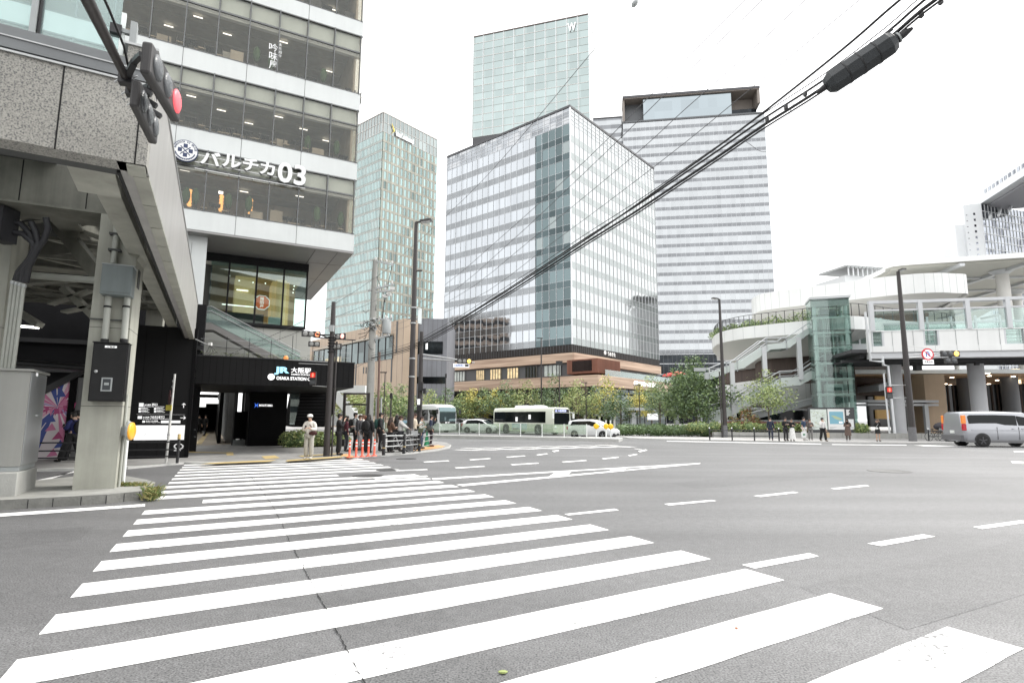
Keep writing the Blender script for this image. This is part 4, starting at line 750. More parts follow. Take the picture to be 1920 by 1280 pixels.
# ================================================================ traffic lights
HOUS = M('signal_housing', (.035, .033, .033), .5, noise=(6, .15)); LENSOFF = M('lens_dark', (.075, .08, .085), .25, bump=(60, .3)); LENSOFFG = M('lens_grey', (.26, .26, .25), .3, bump=(60, .2))
LRED = M('lens_red', (.8, .1, .12), .4, emit=.4); LREDO = M('lens_orange_red', (1, .3, .14), .4, emit=.9); LYEL = M('lens_yellow', (1, .55, .1), .4, emit=1.3); LPINK = M('lens_pale_red', (1, .42, .36), .4, emit=.8)
def signal(label, c, hd, lenses, extra=(), sc=1., name='traffic_light', roll=0., back=False):
    """horizontal signal head; local x runs along the row, lenses face -y"""
    t = thing(name, label, 'traffic light', (0, 0, 0), 'traffic lights'); n = len(lenses); w_ = .38 * n + .06
    s = MB(); s.box(WF, -w_ / 2, w_ / 2, -.06, .06, -.2, .2, HOUS)
    if extra: s.box(WF, -.38 * len(extra) / 2 - .03, .38 * len(extra) / 2 + .03, -.06, .06, -.64, -.25, HOUS); s.box(WF, -.1, .1, -.04, .04, -.25, -.2, HOUS)
    s.build('housing', t, bevel=.03)
    for row, z in ((lenses, 0), (extra, -.445)):
        for k, m_ in enumerate(row):
            x = (k - (len(row) - 1) / 2) * .38; s = MB(); s.lathe((x, -.06, z), [(.155, 0), (.155, .012), (.12, .03), (.05, .04)], m_, 20, (0, -1, 0)); s.build('lens', t)
            s = MB(); a = [PI * j / 10 for j in range(11)]; V = [(x + .172 * cos(b), y, z + .172 * sin(b)) for y in (-.06, -.2) for b in a] + [(x + .165 * cos(b), y, z + .165 * sin(b)) for y in (-.06, -.2) for b in a]
            s.poly(V, [(j, j + 1, j + 12, j + 11) for j in range(10)] + [(j + 22, j + 33, j + 34, j + 23) for j in range(10)] + [(j + 11, j + 12, j + 34, j + 33) for j in range(10)], HOUS); s.build('visor', t) if sc > .7 and not back else None
    t.location = c; t.rotation_euler = (0, roll, R(90 - hd)); t.scale = (sc,) * 3
    return t
ARZ = 5.2
def onz(px, py, z): d = ray(px, py); return CAM + d * ((z - CAMH) / d.z)
a0 = onz(258, 192, ARZ); a1 = onz(158, -12, ARZ); ad = (a1 - a0); a2 = a0 + ad * 1.95
ar = thing('signal_mast', 'thick dark signal arm reaching into the picture from the top left', 'signal mast', (a2.x, a2.y, 0))
s = MB(); s.tube([a0, a1, a2], [.032, .055, .07], DARKPOLE, 14); s.build('arm', ar)
s = MB(); s.tube([(a2.x, a2.y, 0), (a2.x, a2.y, ARZ + .6)], [.14, .1], DARKPOLE, 16); s.build('pole', ar)
s = MB(); o_ = Vector((.09, 0, .12)); s.tube([a0.lerp(a1, .22) + o_ * .3, a0.lerp(a1, .5) + o_ * .9, a0.lerp(a1, .8) + o_, a1 + o_, a2 + o_], .012, RUBBER, 6); s.build('stay_cable', ar)
s = MB()
for t_, w_ in ((.0, .06), (.13, .07), (.27, .08)):
    p = a0.lerp(a1, t_); s.bar(p - ad.normalized() * .05, p + ad.normalized() * .05, w_ * 1.6, w_ * 1.6, BLACKM); s.bar(p, p + Vector((.22, .1, -.12)), .06, .05, BLACKM)
    for e in (-.04, .04): s.tube([p + Vector((-.09, e, -.06)), p + Vector((.09, e, .06))], .009, STEEL, 6)
s.build('clamp', ar)
sg1 = [onz(x, y, 4.97) for x, y in ((296, 129), (312, 187))]; dd = sg1[1] - sg1[0]; c1 = (sg1[0] + sg1[1]) / 2; h1 = math.degrees(math.atan2(dd.x, dd.y)); signal('traffic light with a glowing red lens at the end of the overhead arm', c1, h1 + 9, (LENSOFF, LENSOFF, LRED), sc=.8, back=True)
sg2 = onz(272, 214, 4.9); signal('traffic light seen nearly from its edge, lowest at the tip of the overhead arm', sg2, h1 + 3, (LENSOFF, LENSOFF, LENSOFF), sc=.74, back=True)
s = MB()
for p, q in ((a0.lerp(a1, .27), c1 + Vector((-.1, -.2, .2))), (a0.lerp(a1, .1), c1 + Vector((-.12, .25, .1))), (a0, sg2 + Vector((0, 0, .2)))): m_ = (p + q) / 2 + Vector((0, 0, .06)); s.bar(p, m_, .06, .06, BLACKM); s.bar(m_, q, .05, .05, BLACKM)
s.build('signal_bracket', ar)
# ================================================================ towers beyond the crossing
def lamp_panes(*a): pass
FIN = M('white_fin', (.62, .64, .66), .35, .2); FIND = M('dark_fin', (.1, .105, .11), .4, .3); ROOFD = M('roof_edge_dark', (.05, .05, .055), .5); PINK = M('pale_frame', (.55, .53, .5), .5); BEIGE = M('beige_frame', (.42, .375, .31), .6, noise=(.2, .08))
def curtain(t, F, u0, u1, z0, nfl, fh, frac, vis, spn, mull, finw=.06, find=.12, step=1.6, top=None, v=0, name='window_band', skip=None):
    """one glazed face: every floor a window band and a spandrel band, fins in one mesh"""
    for k in range(nfl):
        za = z0 + k * fh; zb = za + fh * frac; zc = za + fh
        s = MB(); s.box(F, u0, u1, v, v + .3, zb + .03, zc - .03, vis); s.build(name, t)
        s = MB(); s.box(F, u0, u1, v - .03, v + .3, za, zb, spn); s.box(F, u0, u1, v - .05, v + .28, zb, zb + .03, mull); s.box(F, u0, u1, v - .05, v + .28, zc - .03, zc, mull); s.build('spandrel_band', t)
    if step:
        s = MB(); n = max(1, round(abs(u1 - u0) / step))
        for k in range(n + 1): u = u0 + (u1 - u0) * k / n; s.box(F, u - finw / 2, u + finw / 2, v - find, v + .05, z0, z0 + nfl * fh, mull)
        s.build('facade_fins', t)
# --- central glass block
YB = 105.; c0 = P(1072.5, 645, YB); BR1 = Fr(c0, 40); BL1 = Fr(c0, 130)
ur = BR1.hit(1236, 672)[0]; ul1 = BL1.hit(831, 668)[0]; zB0 = c0.z; zB1 = P(1067, 198, YB).z; nf = 13; fh = (zB1 - zB0) / nf
b1 = thing('glass_office_block', 'wide glass office block with pale horizontal bands standing corner-on at the centre', 'building', (c0.x, c0.y, 0))
V1 = facade('block_glass_left', (.38, .4, .42), 130, 1.6, fh, 1, .04, .1, .006, .015, zB0); S1 = facade('block_spandrel_left', (.205, .215, .223), 130, 1.6, fh, 1, .12, .12, .004, .01, zB0)
V2 = facade('block_glass_right', (.375, .39, .39), 40, 1.6, fh, 1, .04, .07, .006, .015, zB0); S2 = facade('block_spandrel_right', (.255, .275, .27), 40, 1.6, fh, 1, .12, .08, .004, .01, zB0)
V3 = facade('block_glass_dark', (.125, .16, .166), 130, 1.6, fh, 1, .05, .3, .006, .015, zB0, (.22, .25, .25), .07); S3 = facade('block_spandrel_dark', (.075, .097, .102), 130, 1.6, fh, 1, .15, .3, .004, .01, zB0)
udk = BL1.hit(1004, 500)[0]
curtain(b1, BR1, .1, ur, zB0, nf - 1, fh, .36, V2, S2, FIN, .05, .1, 1.6)
curtain(b1, BL1, ul1, udk, zB0, nf - 1, fh, .36, V1, S1, FIN, .05, .1, 1.6)
curtain(b1, BL1, udk, -.1, zB0, nf - 1, fh, .36, V3, S3, FIN, .05, .1, 1.6)
CRN = facade('block_crown_glass', (.27, .285, .3), 130, 1.6, 1.1, 1, .06, .3, .008, .015, zB0, (.36, .37, .38), .25); CRN2 = facade('block_crown_glass_right', (.33, .345, .345), 40, 1.6, 1.1, 1, .06, .12, .008, .015, zB0)
zc = zB0 + (nf - 1) * fh
for F, a, b, m_ in ((BL1, ul1, -.1, CRN), (BR1, .1, ur, CRN2)):
    s = MB(); s.box(F, a, b, 0, .3, zc, zB1 - .35, m_)
    for k in range(1, 4): s.box(F, a, b, -.06, .02, zc + k * fh / 4.3, zc + k * fh / 4.3 + .06, FIN)
    n = round((b - a) / 1.6)
    for k in range(n + 1): u = a + (b - a) * k / n; s.box(F, u - .03, u + .03, -.1, .02, zc, zB1 - .35, FIN)
    s.build('crown_screen', b1)
s = MB(); pts_ = [BL1.pt(ul1 - .1, -.15, 0), BL1.pt(.12, -.15, 0), BR1.pt(ur + .1, -.15, 0), BR1.pt(ur + .1, 36, 0)]
s.extr([(p.x, p.y) for p in pts_], zB1 - .35, zB1 + .1, ROOFD); s.build('roof_edge', b1)
s = MB(); s.box(BL1, -.12, .1, -.1, .1, zB0, zB1 - .35, FIN); q = [BL1.pt(ul1 + .2, .32, 0), BL1.pt(-.3, .32, 0), BR1.pt(ur - .2, .32, 0), BR1.pt(ur - .2, 34, 0)]; s.extr([(p.x, p.y) for p in q], 6, zB1 - .4, FIND); s.build('core_wall', b1)
zl = P(1073, 659, YB).z; s = MB()
for F, a, b in ((BL1, ul1, 0), (BR1, 0, ur)):
    s.box(F, a, b, .02, .4, zl, zB0 - .02, M('louvre_brown', (.03, .027, .025), .6, spec=.2, noise=(.8, .3)))
    n = round(abs(b - a) / .7)
    for k in range(n + 1): u = a + (b - a) * k / n; s.box(F, u - .05, u + .05, -.04, .02, zl, zB0 - .02, ROOFD)
s.build('louvre_band', b1)
s = MB(); u, z = BR1.hit(1134, 661); e = BR1.hit(1153, 664); put_text(s, 'SAKURABASHI', BR1, u + .9, e[0], z - .5, z + .25, -.12, LITW, .05, .03) if False else put_text(s, 'うめきた', BR1, u + .9, e[0], z - .55, z + .3, -.12, SGNW, .05, .03); s.build('lettering', b1); s = MB(); s.lathe(BR1.pt(u, 0, z), [(.45, 0), (.45, .12)], SGNW, 6, -BR1.v); s.build('emblem', b1)
# podium with wood bands
WOOD = bpy.data.materials.new('wood_band'); WOOD.use_nodes = True
def _wood():
    nt = WOOD.node_tree; b = nt.nodes['Principled BSDF']; L = nt.links; g = nn(nt, 'ShaderNodeNewGeometry'); mp = nn(nt, 'ShaderNodeMapping'); mp.inputs['Scale'].default_value = (.05, .05, 1.3); L.new(g.outputs['Position'], mp.inputs[0])
    t = nn(nt, 'ShaderNodeTexNoise'); t.inputs['Scale'].default_value = 1.6; t.inputs['Detail'].default_value = 5; t.inputs['Distortion'].default_value = .6; L.new(mp.outputs[0], t.inputs['Vector'])
    r = nn(nt, 'ShaderNodeValToRGB'); e = r.color_ramp.elements; e[0].position = .34; e[0].color = (.29, .2, .145, 1); e[1].position = .62; e[1].color = (.52, .39, .29, 1); L.new(t.outputs['Fac'], r.inputs[0]); L.new(r.outputs[0], b.inputs['Base Color']); b.inputs['Roughness'].default_value = .6
_wood()
PGL = facade('podium_glass', (.1, .125, .125), 130, 1.6, 3, .9, .05, .5, .01, .01, 0, (.42, .36, .24), .12); PDK = M('podium_dark_wall', (.075, .08, .085), .6, noise=(.5, .1))
pd = thing('podium_building', 'low podium with wavy wood coloured bands and lit shop windows under the glass block', 'building', (c0.x, c0.y - 4, 0))
def ring(cpx, cpy, Y, lpx, rpx, z0, z1, m_, nm, back=30):
    c = P(cpx, cpy, Y); A = Fr(c, 130); B = Fr(c, 40); ua = A.hit(lpx, cpy + 5)[0]; ub = B.hit(rpx, cpy + 5)[0]; pts_ = [A.pt(ua, 0, 0), A.pt(-.8, 0, 0), A.pt(-.25, .07, 0), B.pt(.3, .07, 0), B.pt(.9, 0, 0), B.pt(ub, 0, 0), B.pt(ub, back, 0), A.pt(ua, back, 0)]
    s = MB(); s.extr([(p.x, p.y) for p in pts_], z0, z1, m_); s.build(nm, pd); return A, B, ua, ub
zz1 = P(1076, 660, 104).z; zz2 = P(1076, 678, 104).z; w1, w2 = P(1121, 702, 97).z, P(1121, 722.5, 97).z
A1, B1_, ua1, ub1 = ring(1076, 670, 104, 829, 1239, zz2, zz1 - .03, WOOD, 'wood_band'); A2, B2_, ua2, ub2 = ring(1121, 710, 97, 814, 1262, w2, w1, WOOD, 'wood_band')
ring(1080, 700, 106, 829, 1238, 0, zz2, PDK, 'podium_core', 26)
s = MB(); s.box(A1, ua1 + .2, -.2, .6, .9, w1 + .02, zz2, PDK); s.build('upper_wall', pd)
for k, (xa, xb, lit) in enumerate(((852, 872, 2), (893, 908, 1), (919, 939, 1), (951, 972, 1), (985, 1007, 0), (1020, 1052, 2))):
    ua_ = A1.hit(xa, 705, .5)[0]; ub_ = A1.hit(xb, 700, .5)[0]; m_ = (PGL, M('lit_shop_window', (.7, .55, .32), .3, emit=.28, noise=(1.3, .75)), M('pale_curtain_window', (.5, .56, .54), .3, noise=(1, .3)))[lit]
    f = MB(); f.box(A1, ua_, ub_, .5, .6, w1 + .5, zz2 - .35, m_); fo = f.build('window', pd); f = MB(); n = 4
    for i in range(n + 1): u = ua_ + (ub_ - ua_) * i / n; f.box(A1, u - .06, u + .06, .4, .5, w1 + .45, zz2 - .3, FIND)
    f.build('window_frame', fo)
for F, a, b in ((A2, ua2 + 1, -1.8), (B2_, 1.8, ub2)):
    n = 14 if F is A2 else 9; 
    for i in range(n):
        u0_ = a + (b - a) * i / n; u1_ = a + (b - a) * (i + 1) / n; s = MB(); s.box(F, u0_ + .1, u1_ - .1, 1.9, 2.0, .1, w2 - .02, (PGL, PGL, M('shop_front_pale', (.4, .46, .44), .25, noise=(.6, .35)) if i % 3 == 0 else PGL)[i % 3]); s.build('shop_window', pd)
    s = MB(); [s.box(F, a + (b - a) * i / n - .1, a + (b - a) * i / n + .1, 1.8, 2.1, .1, w2 - .01, FIND) for i in range(n + 1)]; s.build('shop_frame', pd)
RUST = M('rust_pavilion', (.2, .085, .055), .65, streak=(2, .2)); s = MB(); c = P(1121, 690, 99.); RA_, RB_ = Fr(c, 130), Fr(c, 40); uL = RA_.hit(1063, 690)[0]; uR = RB_.hit(1163, 690)[0]; zt = P(1121, 671, 99).z
q = [RA_.pt(uL, 0, 0), RA_.pt(0, 0, 0), RB_.pt(uR, 0, 0), RB_.pt(uR, 8, 0)]; s.extr([(p.x, p.y) for p in q], w1 + .5, zt, RUST)
for i in range(30): u = uL * i / 30; s.box(RA_, u - .04, u + .04, -.06, 0, w1 + .5, zt, RUST)
for i in range(26): u = uR * i / 26; s.box(RB_, u - .04, u + .04, -.06, 0, w1 + .5, zt, RUST)
s.build('terrace_pavilion', pd)
s = MB(); s.box(RA_, uL + 1.2, -1.2, -.08, -.04, w1 + .9, zt - .25, facade('pavilion_glass', (.12, .09, .08), 130, 1, 3, .9, .1, .5, .01, .01, 0)); s.build('window', pd)
s = MB(); put_text(s, 'GRAND GREEN', B2_, B2_.hit(1188, 717)[0], B2_.hit(1232, 722)[0], w2 + .6, w2 + 1.5, -.08, LITW, .1, .03); s.build('lettering', pd)
s = MB(); s.box(B2_, ub2 * .5, ub2, -1.5, -.02, w2 - .9, w2 - .75, M('blue_awning', (.18, .25, .38), .6)); s.build('awning', pd)
s = MB(); s.box(B2_, 3, ub2, .3, .35, w1, w1 + 1.1, glass('terrace_glass', (.8, .88, .86), .05)); s.build('terrace_balustrade', pd)
PAR = M('red_parasol', (.55, .07, .06), .6)
for k, (x, y) in enumerate(((1272, 699), (1260, 701), (1252, 703))):
    p = P(x, y, 92); t = thing('parasol', ('largest red parasol on the podium terrace behind the tall tree', 'middle red parasol on the podium terrace', 'leftmost small red parasol on the podium terrace')[k], 'parasol', (p.x, p.y, w1), 'red parasols'); s = MB(); s.lathe((p.x, p.y, p.z - .2), [(1.3 - .2 * k, 0), (.7, .3), (.05, .5)], PAR, 8, sm=False); s.build('canopy', t); s = MB(); s.tube([(p.x, p.y, w1), (p.x, p.y, p.z)], .04, STEEL, 6); s.build('pole', t)
# --- back office tower with roof canopy
YO = 205.; co = P(1449, 500, YO); FO = Fr(co, 98.6); zo1 = P(1430, 213, YO).z; zo0 = P(1455, 660, YO).z; uo = FO.hit(1168, 232)[0]; nfo = 25; fho = (zo1 - zo0) / nfo
b2 = thing('banded_office_tower', 'tall white banded office tower with an overhanging roof slab behind the centre block', 'building', (co.x, co.y, 0))
VO = facade('tower_white_glass', (.385, .4, .41), 98.6, 1.7, fho, 1, .04, .06, .004, .01, zo0); SO = facade('tower_grey_spandrel', (.2, .207, .217), 98.6, 1.7, fho, 1, .2, .14, .004, .01, zo0)
curtain(b2, FO, uo, 0, zo0, nfo, fho, .36, VO, SO, FIN, .05, .08, 1.7)
s = MB(); s.box(FO, uo - .3, .3, -.4, 12, zo1, zo1 + .6, FIND); s.box(FO, uo, 0, .3, 12, 0, zo1, SO); s.box(FO, -.02, .2, 0, 30, zo0, zo1, VO); s.build('core_wall', b2)
DG = facade('tower_base_glass', (.02, .025, .03), 98.6, 3, 3, .6, .08, .4, .004, .01, 0); s = MB(); s.box(FO, uo, 0, -.05, .25, 0, zo0 - .1, DG)
for k in range(34): u = uo + k * (-uo) / 33; s.box(FO, u - .06, u + .06, -.12, -.05, 0, zo0 - .1, FIND)
for z in (zo0 - .5, zo0 - 4, zo0 - 8, zo0 - 12): s.box(FO, uo, 0, -.12, -.05, z, z + .25, FIN)
s.build('base_glazing', b2)
zr1 = P(1424, 163, YO).z; zr0 = P(1424, 180, YO).z; ua_ = FO.hit(1206, 200)[0]; ub_ = FO.hit(1371, 190)[0]; uc_ = FO.hit(1424, 175)[0]
s = MB(); s.box(FO, ua_, ub_, .0, 8, zo1 + .6, zr1 - 1.2, facade('roof_lounge_glass', (.3, .34, .36), 98.6, 3.4, 4, 1, .04, .1, .006, .01, zo1)); s.build('roof_glazing', b2)
SOFB = M('roof_soffit_brown', (.2, .175, .155), .5); s = MB(); s.box(FO, uo, uc_, -1, 9, zr1 - .9, zr1, ROOFD); s.box(FO, uo + .3, uc_ - .3, -.8, 8.8, zr1 - 1.2, zr1 - .9, SOFB); s.box(FO, uo, uo + .8, 0, 5, zo1 + .6, zr1 - .9, SOFB); s.box(FO, uo + .8, ua_, 4, 5, zo1 + .6, zr1 - 1.2, FIND); s.box(FO, ub_, -1.5, 4, 8, zo1 + .6, zo1 + 4.5, DG); s.box(FO, ub_ + .05, uc_ - .4, 6.5, 8.5, zo1 + 4.5, zr1 - 1.2, SOFB); s.prism(FO, [(uc_, zr1 - .9), (-1.2, zo1 + 4.5), (-1.2, zo1 + 4.2), (-2.2, zo1 + 4.2), (-2.2, zr1 - 1)], -.5, 8, SOFB); s.build('roof_slab', b2)
FO2 = Fr(FO.pt(uo, 6, 0), 98.6); s = MB(); u2 = FO2.hit(1112, 230)[0]; z2 = FO2.hit(1140, 222)[1]; s.box(FO2, u2, 0, 0, 10, 20, z2, SO)
for k in range(9): s.box(FO2, u2, 0, -.05, 0, z2 - 3 - k * fho * 1., z2 - 1 - k * fho, VO)
s.box(FO2, u2, 0, -.3, 10, z2, z2 + .4, ROOFD); s.build('side_wing', b2)
# --- pale hotel slab
YW = 240.; cw = P(1104.5, 120, YW); FW = Fr(cw, 107); zw1 = P(1102, 27, YW).z; uw_ = FW.hit(888, 72)[0]; zw0 = FW.hit(886, 258)[1]; nW = 14; fhw = (zw1 - zw0) / nW
b3 = thing('pale_hotel_slab', 'pale green gridded hotel slab rising over the roof of the centre block', 'building', (cw.x, cw.y, 0))
VW = facade('hotel_glass', (.3, .35, .345), 107, -uw_ / 11, fhw, 1, .06, .12, .008, .02, zw0); SWm = facade('hotel_panel', (.335, .36, .345), 107, 4, 4, 1, .25, .05, .004, .01, 0)
for k in range(nW):
    za = zw0 + k * fhw; s = MB(); s.box(FW, uw_, 0, 0, .3, za + .1, za + fhw - .12, VW)
    for j in range(11): u = uw_ * (j + 1) / 11; s.box(FW, u, u + .55, -.02, .3, za + .1, za + fhw - .12, SWm)
    s.build('window_row', b3); s = MB(); s.box(FW, uw_, 0, -.12, .3, za - .12, za + .1, PINK if k % 2 else SWm); s.build('floor_line', b3)
s = MB()
for j in range(12): u = uw_ * j / 11; s.box(FW, u - .1, u + .1, -.25, .0, zw0, zw1, FIN)
s.build('facade_fins', b3)
s = MB(); s.box(FW, uw_, 0, -.3, 20, zw1 - .1, zw1 + .4, M('roof_edge_brown', (.15, .12, .11), .5)); s.box(FW, uw_ + .1, -.1, .3, 20, 0, zw1 - .1, SWm); s.box(FW, uw_ + .3, 0, -.1, 20, zw0 - 4, zw0 - .2, ROOFD); s.build('core_wall', b3)
s = MB(); a = FW.hit(1064, 45, -.4); e = FW.hit(1080, 57, -.4); put_text(s, 'W', FW, a[0], e[0], e[1], a[1], -.5, SGNW, .2, .02); s.build('lettering', b3); s = MB(); put_text(s, 'W', FW, a[0] + .15, e[0] + .15, e[1] - .15, a[1] - .15, -.28, GREYP, .05, .02); s.build('letter_backing', b3)
# --- left glass hotel tower
YI = 165.; ci = P(716, 300, YI); FR_, FL_ = Fr(ci, 39), Fr(ci, 129); zi1 = P(721, 211, YI).z; uir = FR_.hit(816, 430)[0]; uil = FL_.hit(609, 620)[0]; zi0 = 8; nI = 26; fhi = (zi1 - zi0) / (nI + 2)
b4 = thing('green_glass_tower', 'tall green glass hotel tower with beige grid behind the utility pole', 'building', (ci.x, ci.y, 0))
VI = facade('hotel_tower_glass_r', (.25, .345, .34), 39, 1.55, fhi, 1, .05, .3, .006, .008, zi0, (.12, .16, .155), .1); VIL = facade('hotel_tower_glass_l', (.29, .385, .38), 129, 1.6, fhi, 1, .05, .18, .005, .006, zi0, (.3, .37, .36), .2); SI = facade('hotel_tower_panel', (.25, .25, .215), 39, 1.55, fhi, 1, .3, .2, .004, .01, zi0); SIL = facade('hotel_tower_panel_l', (.22, .25, .235), 129, 1.6, fhi, 1, .2, .15, .004, .01, zi0)
for F, a, b, vi, si, wn in ((FR_, .2, uir, VI, SI, 14), (FL_, uil, -.2, VIL, SIL, 18)):
    for k in range(nI):
        za = zi0 + k * fhi; s = MB(); s.box(F, a, b, 0, .3, za + fhi * .22, za + fhi, vi); s.build('window_row', b4); s = MB(); s.box(F, a, b, -.04, .3, za, za + fhi * .22, si)
        s.box(F, a, b, -.08, .3, za - .05, za + .05, BEIGE if F is FR_ else PINK)
        if F is FR_:
            for j in range(wn): u = a + (b - a) * (j + .12) / wn; s.box(F, u, u + .42, -.05, .25, za + fhi * .22, za + fhi, si)
        s.build('spandrel_band', b4)
    s = MB(); n = wn * 2
    for j in range(n + 1): u = a + (b - a) * j / n; s.box(F, u - .03, u + .03, -.08, 0, zi0, zi0 + nI * fhi, BEIGE if j % 2 == 0 and F is FR_ else PINK)
    s.build('facade_fins', b4)
    s = MB(); za = zi0 + nI * fhi; s.box(F, a, b, 0, .3, za, zi1, facade('hotel_crown_' + ('r' if F is FR_ else 'l'), (.27, .3, .295), F.h, 3.1, fhi, 1, .08, .2, .006, .02, zi0)); 
    for j in range(wn + 1): u = a + (b - a) * j / wn; s.box(F, u - .06, u + .06, -.12, 0, za, zi1, PINK)
    for q in range(3): s.box(F, a, b, -.1, 0, za + q * fhi, za + q * fhi + .12, PINK)
    s.build('crown_screen', b4)
s = MB(); q = [FL_.pt(uil, .31, 0), FL_.pt(-.3, .31, 0), FR_.pt(uir, .31, 0), FR_.pt(uir, 30, 0)]; s.extr([(p.x, p.y) for p in q], 0, zi1 - .02, BEIGE); q = [FL_.pt(uil, -.15, 0), FL_.pt(.1, -.15, 0), FR_.pt(uir + .1, -.15, 0), FR_.pt(uir, 30, 0)]; s.extr([(p.x, p.y) for p in q], zi1, zi1 + .4, PINK); s.build('core_wall', b4)
GOLD = M('gold_letter', (.75, .6, .1), .4, .3); s = MB(); a = FR_.hit(734, 232, -.2); s.prism(FR_, [(a[0], a[1]), (a[0] + .9, a[1] - 2.2), (a[0], a[1] - 3.4), (a[0] + 1.3, a[1] - 2.0)], -.5, -.25, GOLD); e = FR_.hit(742, 243, -.2); e2 = FR_.hit(775, 258, -.2); put_text(s, 'InterContinental', FR_, e[0], e2[0], e[1] - 2.2, e[1] - .4, -.4, SGNW, .2, .03); s.build('lettering', b4)
# --- tan building, grey building behind the coach
TAN = M('tan_cladding', (.43, .335, .25), .6, noise=(.3, .08), streak=(1, .06)); GRYB = M('grey_cladding', (.19, .195, .215), .55, noise=(.35, .14), streak=(.8, .14))
FT = Fr(P(757, 597, 82), 138.4); zt = FT.hit(757, 597)[1]; utl = FT.hit(560, 680)[0]
b5 = thing('tan_building', 'low tan panelled building with a glazed strip, behind the concrete utility pole', 'building', (FT.o.x, FT.o.y, 0)); s = MB(); s.box(FT, utl, 0, 0, 2.5, 0, zt, TAN)
for k in range(26): u = utl * k / 26; s.box(FT, u - .02, u + .02, -.01, .02, .1, zt - .05, PDK)
s.build('wall', b5); s = MB(); g0 = FT.hit(738, 628); g1 = FT.hit(738, 672); ugl = FT.hit(590, 650)[0]; s.box(FT, ugl, g0[0], -.06, .1, g1[1], g0[1], PGL)
for k in range(14): u = ugl + (g0[0] - ugl) * k / 13; s.box(FT, u - .06, u + .06, -.16, -.06, g1[1], g0[1], FIND)
s.box(FT, ugl, g0[0], -.5, -.06, g0[1], g0[1] + .25, BEIGE); s.build('glazed_strip', b5)
for x, y0, y1 in ((735, 670, 716), (668, 683, 722), (682, 688, 700), (687, 688, 700), (745, 602, 660)): a = FT.hit(x, y0); e = FT.hit(x, y1); s = MB(); s.box(FT, a[0] - .18, a[0] + .18, -.04, .1, e[1], a[1], PDK); s.build('slot_window', b5)
FG = Fr(P(758, 597, 84), 90); zg = FG.hit(800, 597)[1]; ug = FG.hit(838, 650)[0]; b6 = thing('grey_building', 'plain grey panelled building with dark window strips left of the glass block', 'building', (FG.o.x, FG.o.y, 0))
s = MB(); s.box(FG, 0, ug, 0, 12, 3, zg, GRYB); s.box(FG, .3, ug, .5, 11, 0, 3, PDK)
for k in range(9): u = ug * k / 9; s.box(FG, u - .02, u + .02, -.01, .01, 3, zg - .02, PDK)
s.build('wall', b6)
for x0, x1, y0, y1 in ((778, 830, 640, 664), (765, 836, 706, 719)): a = FG.hit(x0, y0); e = FG.hit(x1, y1); s = MB(); s.box(FG, a[0], min(e[0], ug - .1), -.05, .2, e[1], a[1], DG); s.build('window_strip', b6)
# --- distant twin tower with the linking roof, and the small white frame building
UWH = M('distant_white_panel', (.66, .68, .69), .4, noise=(.05, .05)); UGR = facade('distant_grid_glass', (.3, .32, .35), 12, 3, 3, 1, .08, .25, .008, .01, 0, (.13, .14, .16), .2); YU = 380.
us_ = thing('linked_tower', 'distant white tower carrying a high linking roof at the right edge', 'building', (P(1830, 470, YU).x, YU, 0))
FU = Fr(P(1848, 470, YU), 100); FU2 = Fr(P(1848, 470, YU), 72); zt = P(1845, 382, YU).z
s = MB(); s.box(FU, FU.hit(1811, 430)[0], 0, 0, 20, 20, zt, UWH); ub_ = FU2.hit(1935, 430)[0]; s.build('tower_wall', us_)
s = MB(); s.box(FU2, 0, ub_, 0, 10, 20, zt, UGR)
for k in range(16): u = ub_ * k / 15; s.box(FU2, u - .2, u + .2, -.3, 0, 20, zt, UWH)
for k in range(24): s.box(FU2, 0, ub_, -.3, 0, 22 + k * (zt - 22) / 24, 22.4 + k * (zt - 22) / 24, UWH)
s.build('tower_glazing', us_)
s = MB(); ulo = FU.hit(1797, 450)[0]; s.box(FU, ulo, FU.hit(1811, 430)[0], 2, 20, 20, zt - 14, UWH); s.build('lower_block', us_)
s = MB()
for k in range(8):
    z = zt - 8 - k * 4.2; s.box(FU, FU.hit(1811, 430)[0] + 1, -9, -.1, 0, z, z + .5, UGR); s.box(FU, -5.2, -4, -.1, 0, z, z + 1.6, UGR)
s.build('tower_windows', us_)
FP = Fr(P(1822, 372, YU + 14), 193); pz1 = P(1830, 362, YU).z; s = MB(); un = 98.; zb_ = zt + .5; s.box(FP, 0, un, -2, 40, zb_, zb_ + 5, UWH); s.box(FP, 2, un, 1, 38, zb_ + 5, zb_ + 12, UWH)
for k in range(18): s.box(FP, 14 + k * 4.5, 16.6 + k * 4.5, .8, 1, zb_ + 7, zb_ + 9.6, UGR)
s.box(FP, 12, un, .2, 1.2, zb_ + 5.6, zb_ + 6.2, STEEL); s.build('linking_roof', us_)
s = MB(); s.box(FP, 2, un, 4, 38, zb_ - 1.5, zb_ - .1, M('roof_underside', (.34, .34, .36), .6)); s.build('roof_underside', us_)
s = MB(); 
for x, y, x2, y2 in ((1862, 392, 1856, 410), (1880, 388, 1872, 404), (1902, 375, 1893, 396)): s.bar(P(x, y - 12, YU + 20), P(x2, y2, YU - 4), 1.4, 1.4, UWH)
s.build('roof_brace', us_)
sb = thing('small_white_building', 'small white building with a slatted open roof frame behind the curved terraces', 'building', tuple(P(1640, 530, 150))); FS = Fr(P(1590, 520, 150), 78)
z0, z1 = P(1625, 540, 150).z, P(1625, 497, 150).z; s = MB(); s.box(FS, 0, 15, 1, 12, 2, z1 - 2.6, UWH); s.build('wall', sb); s = MB()
s.box(FS, -.6, 13, -.5, 10, z1 - .5, z1, STEEL)
for k in range(9): s.box(FS, k * 1.5, k * 1.5 + .25, -.3, 0, z1 - 3, z1 - .5, UWH)
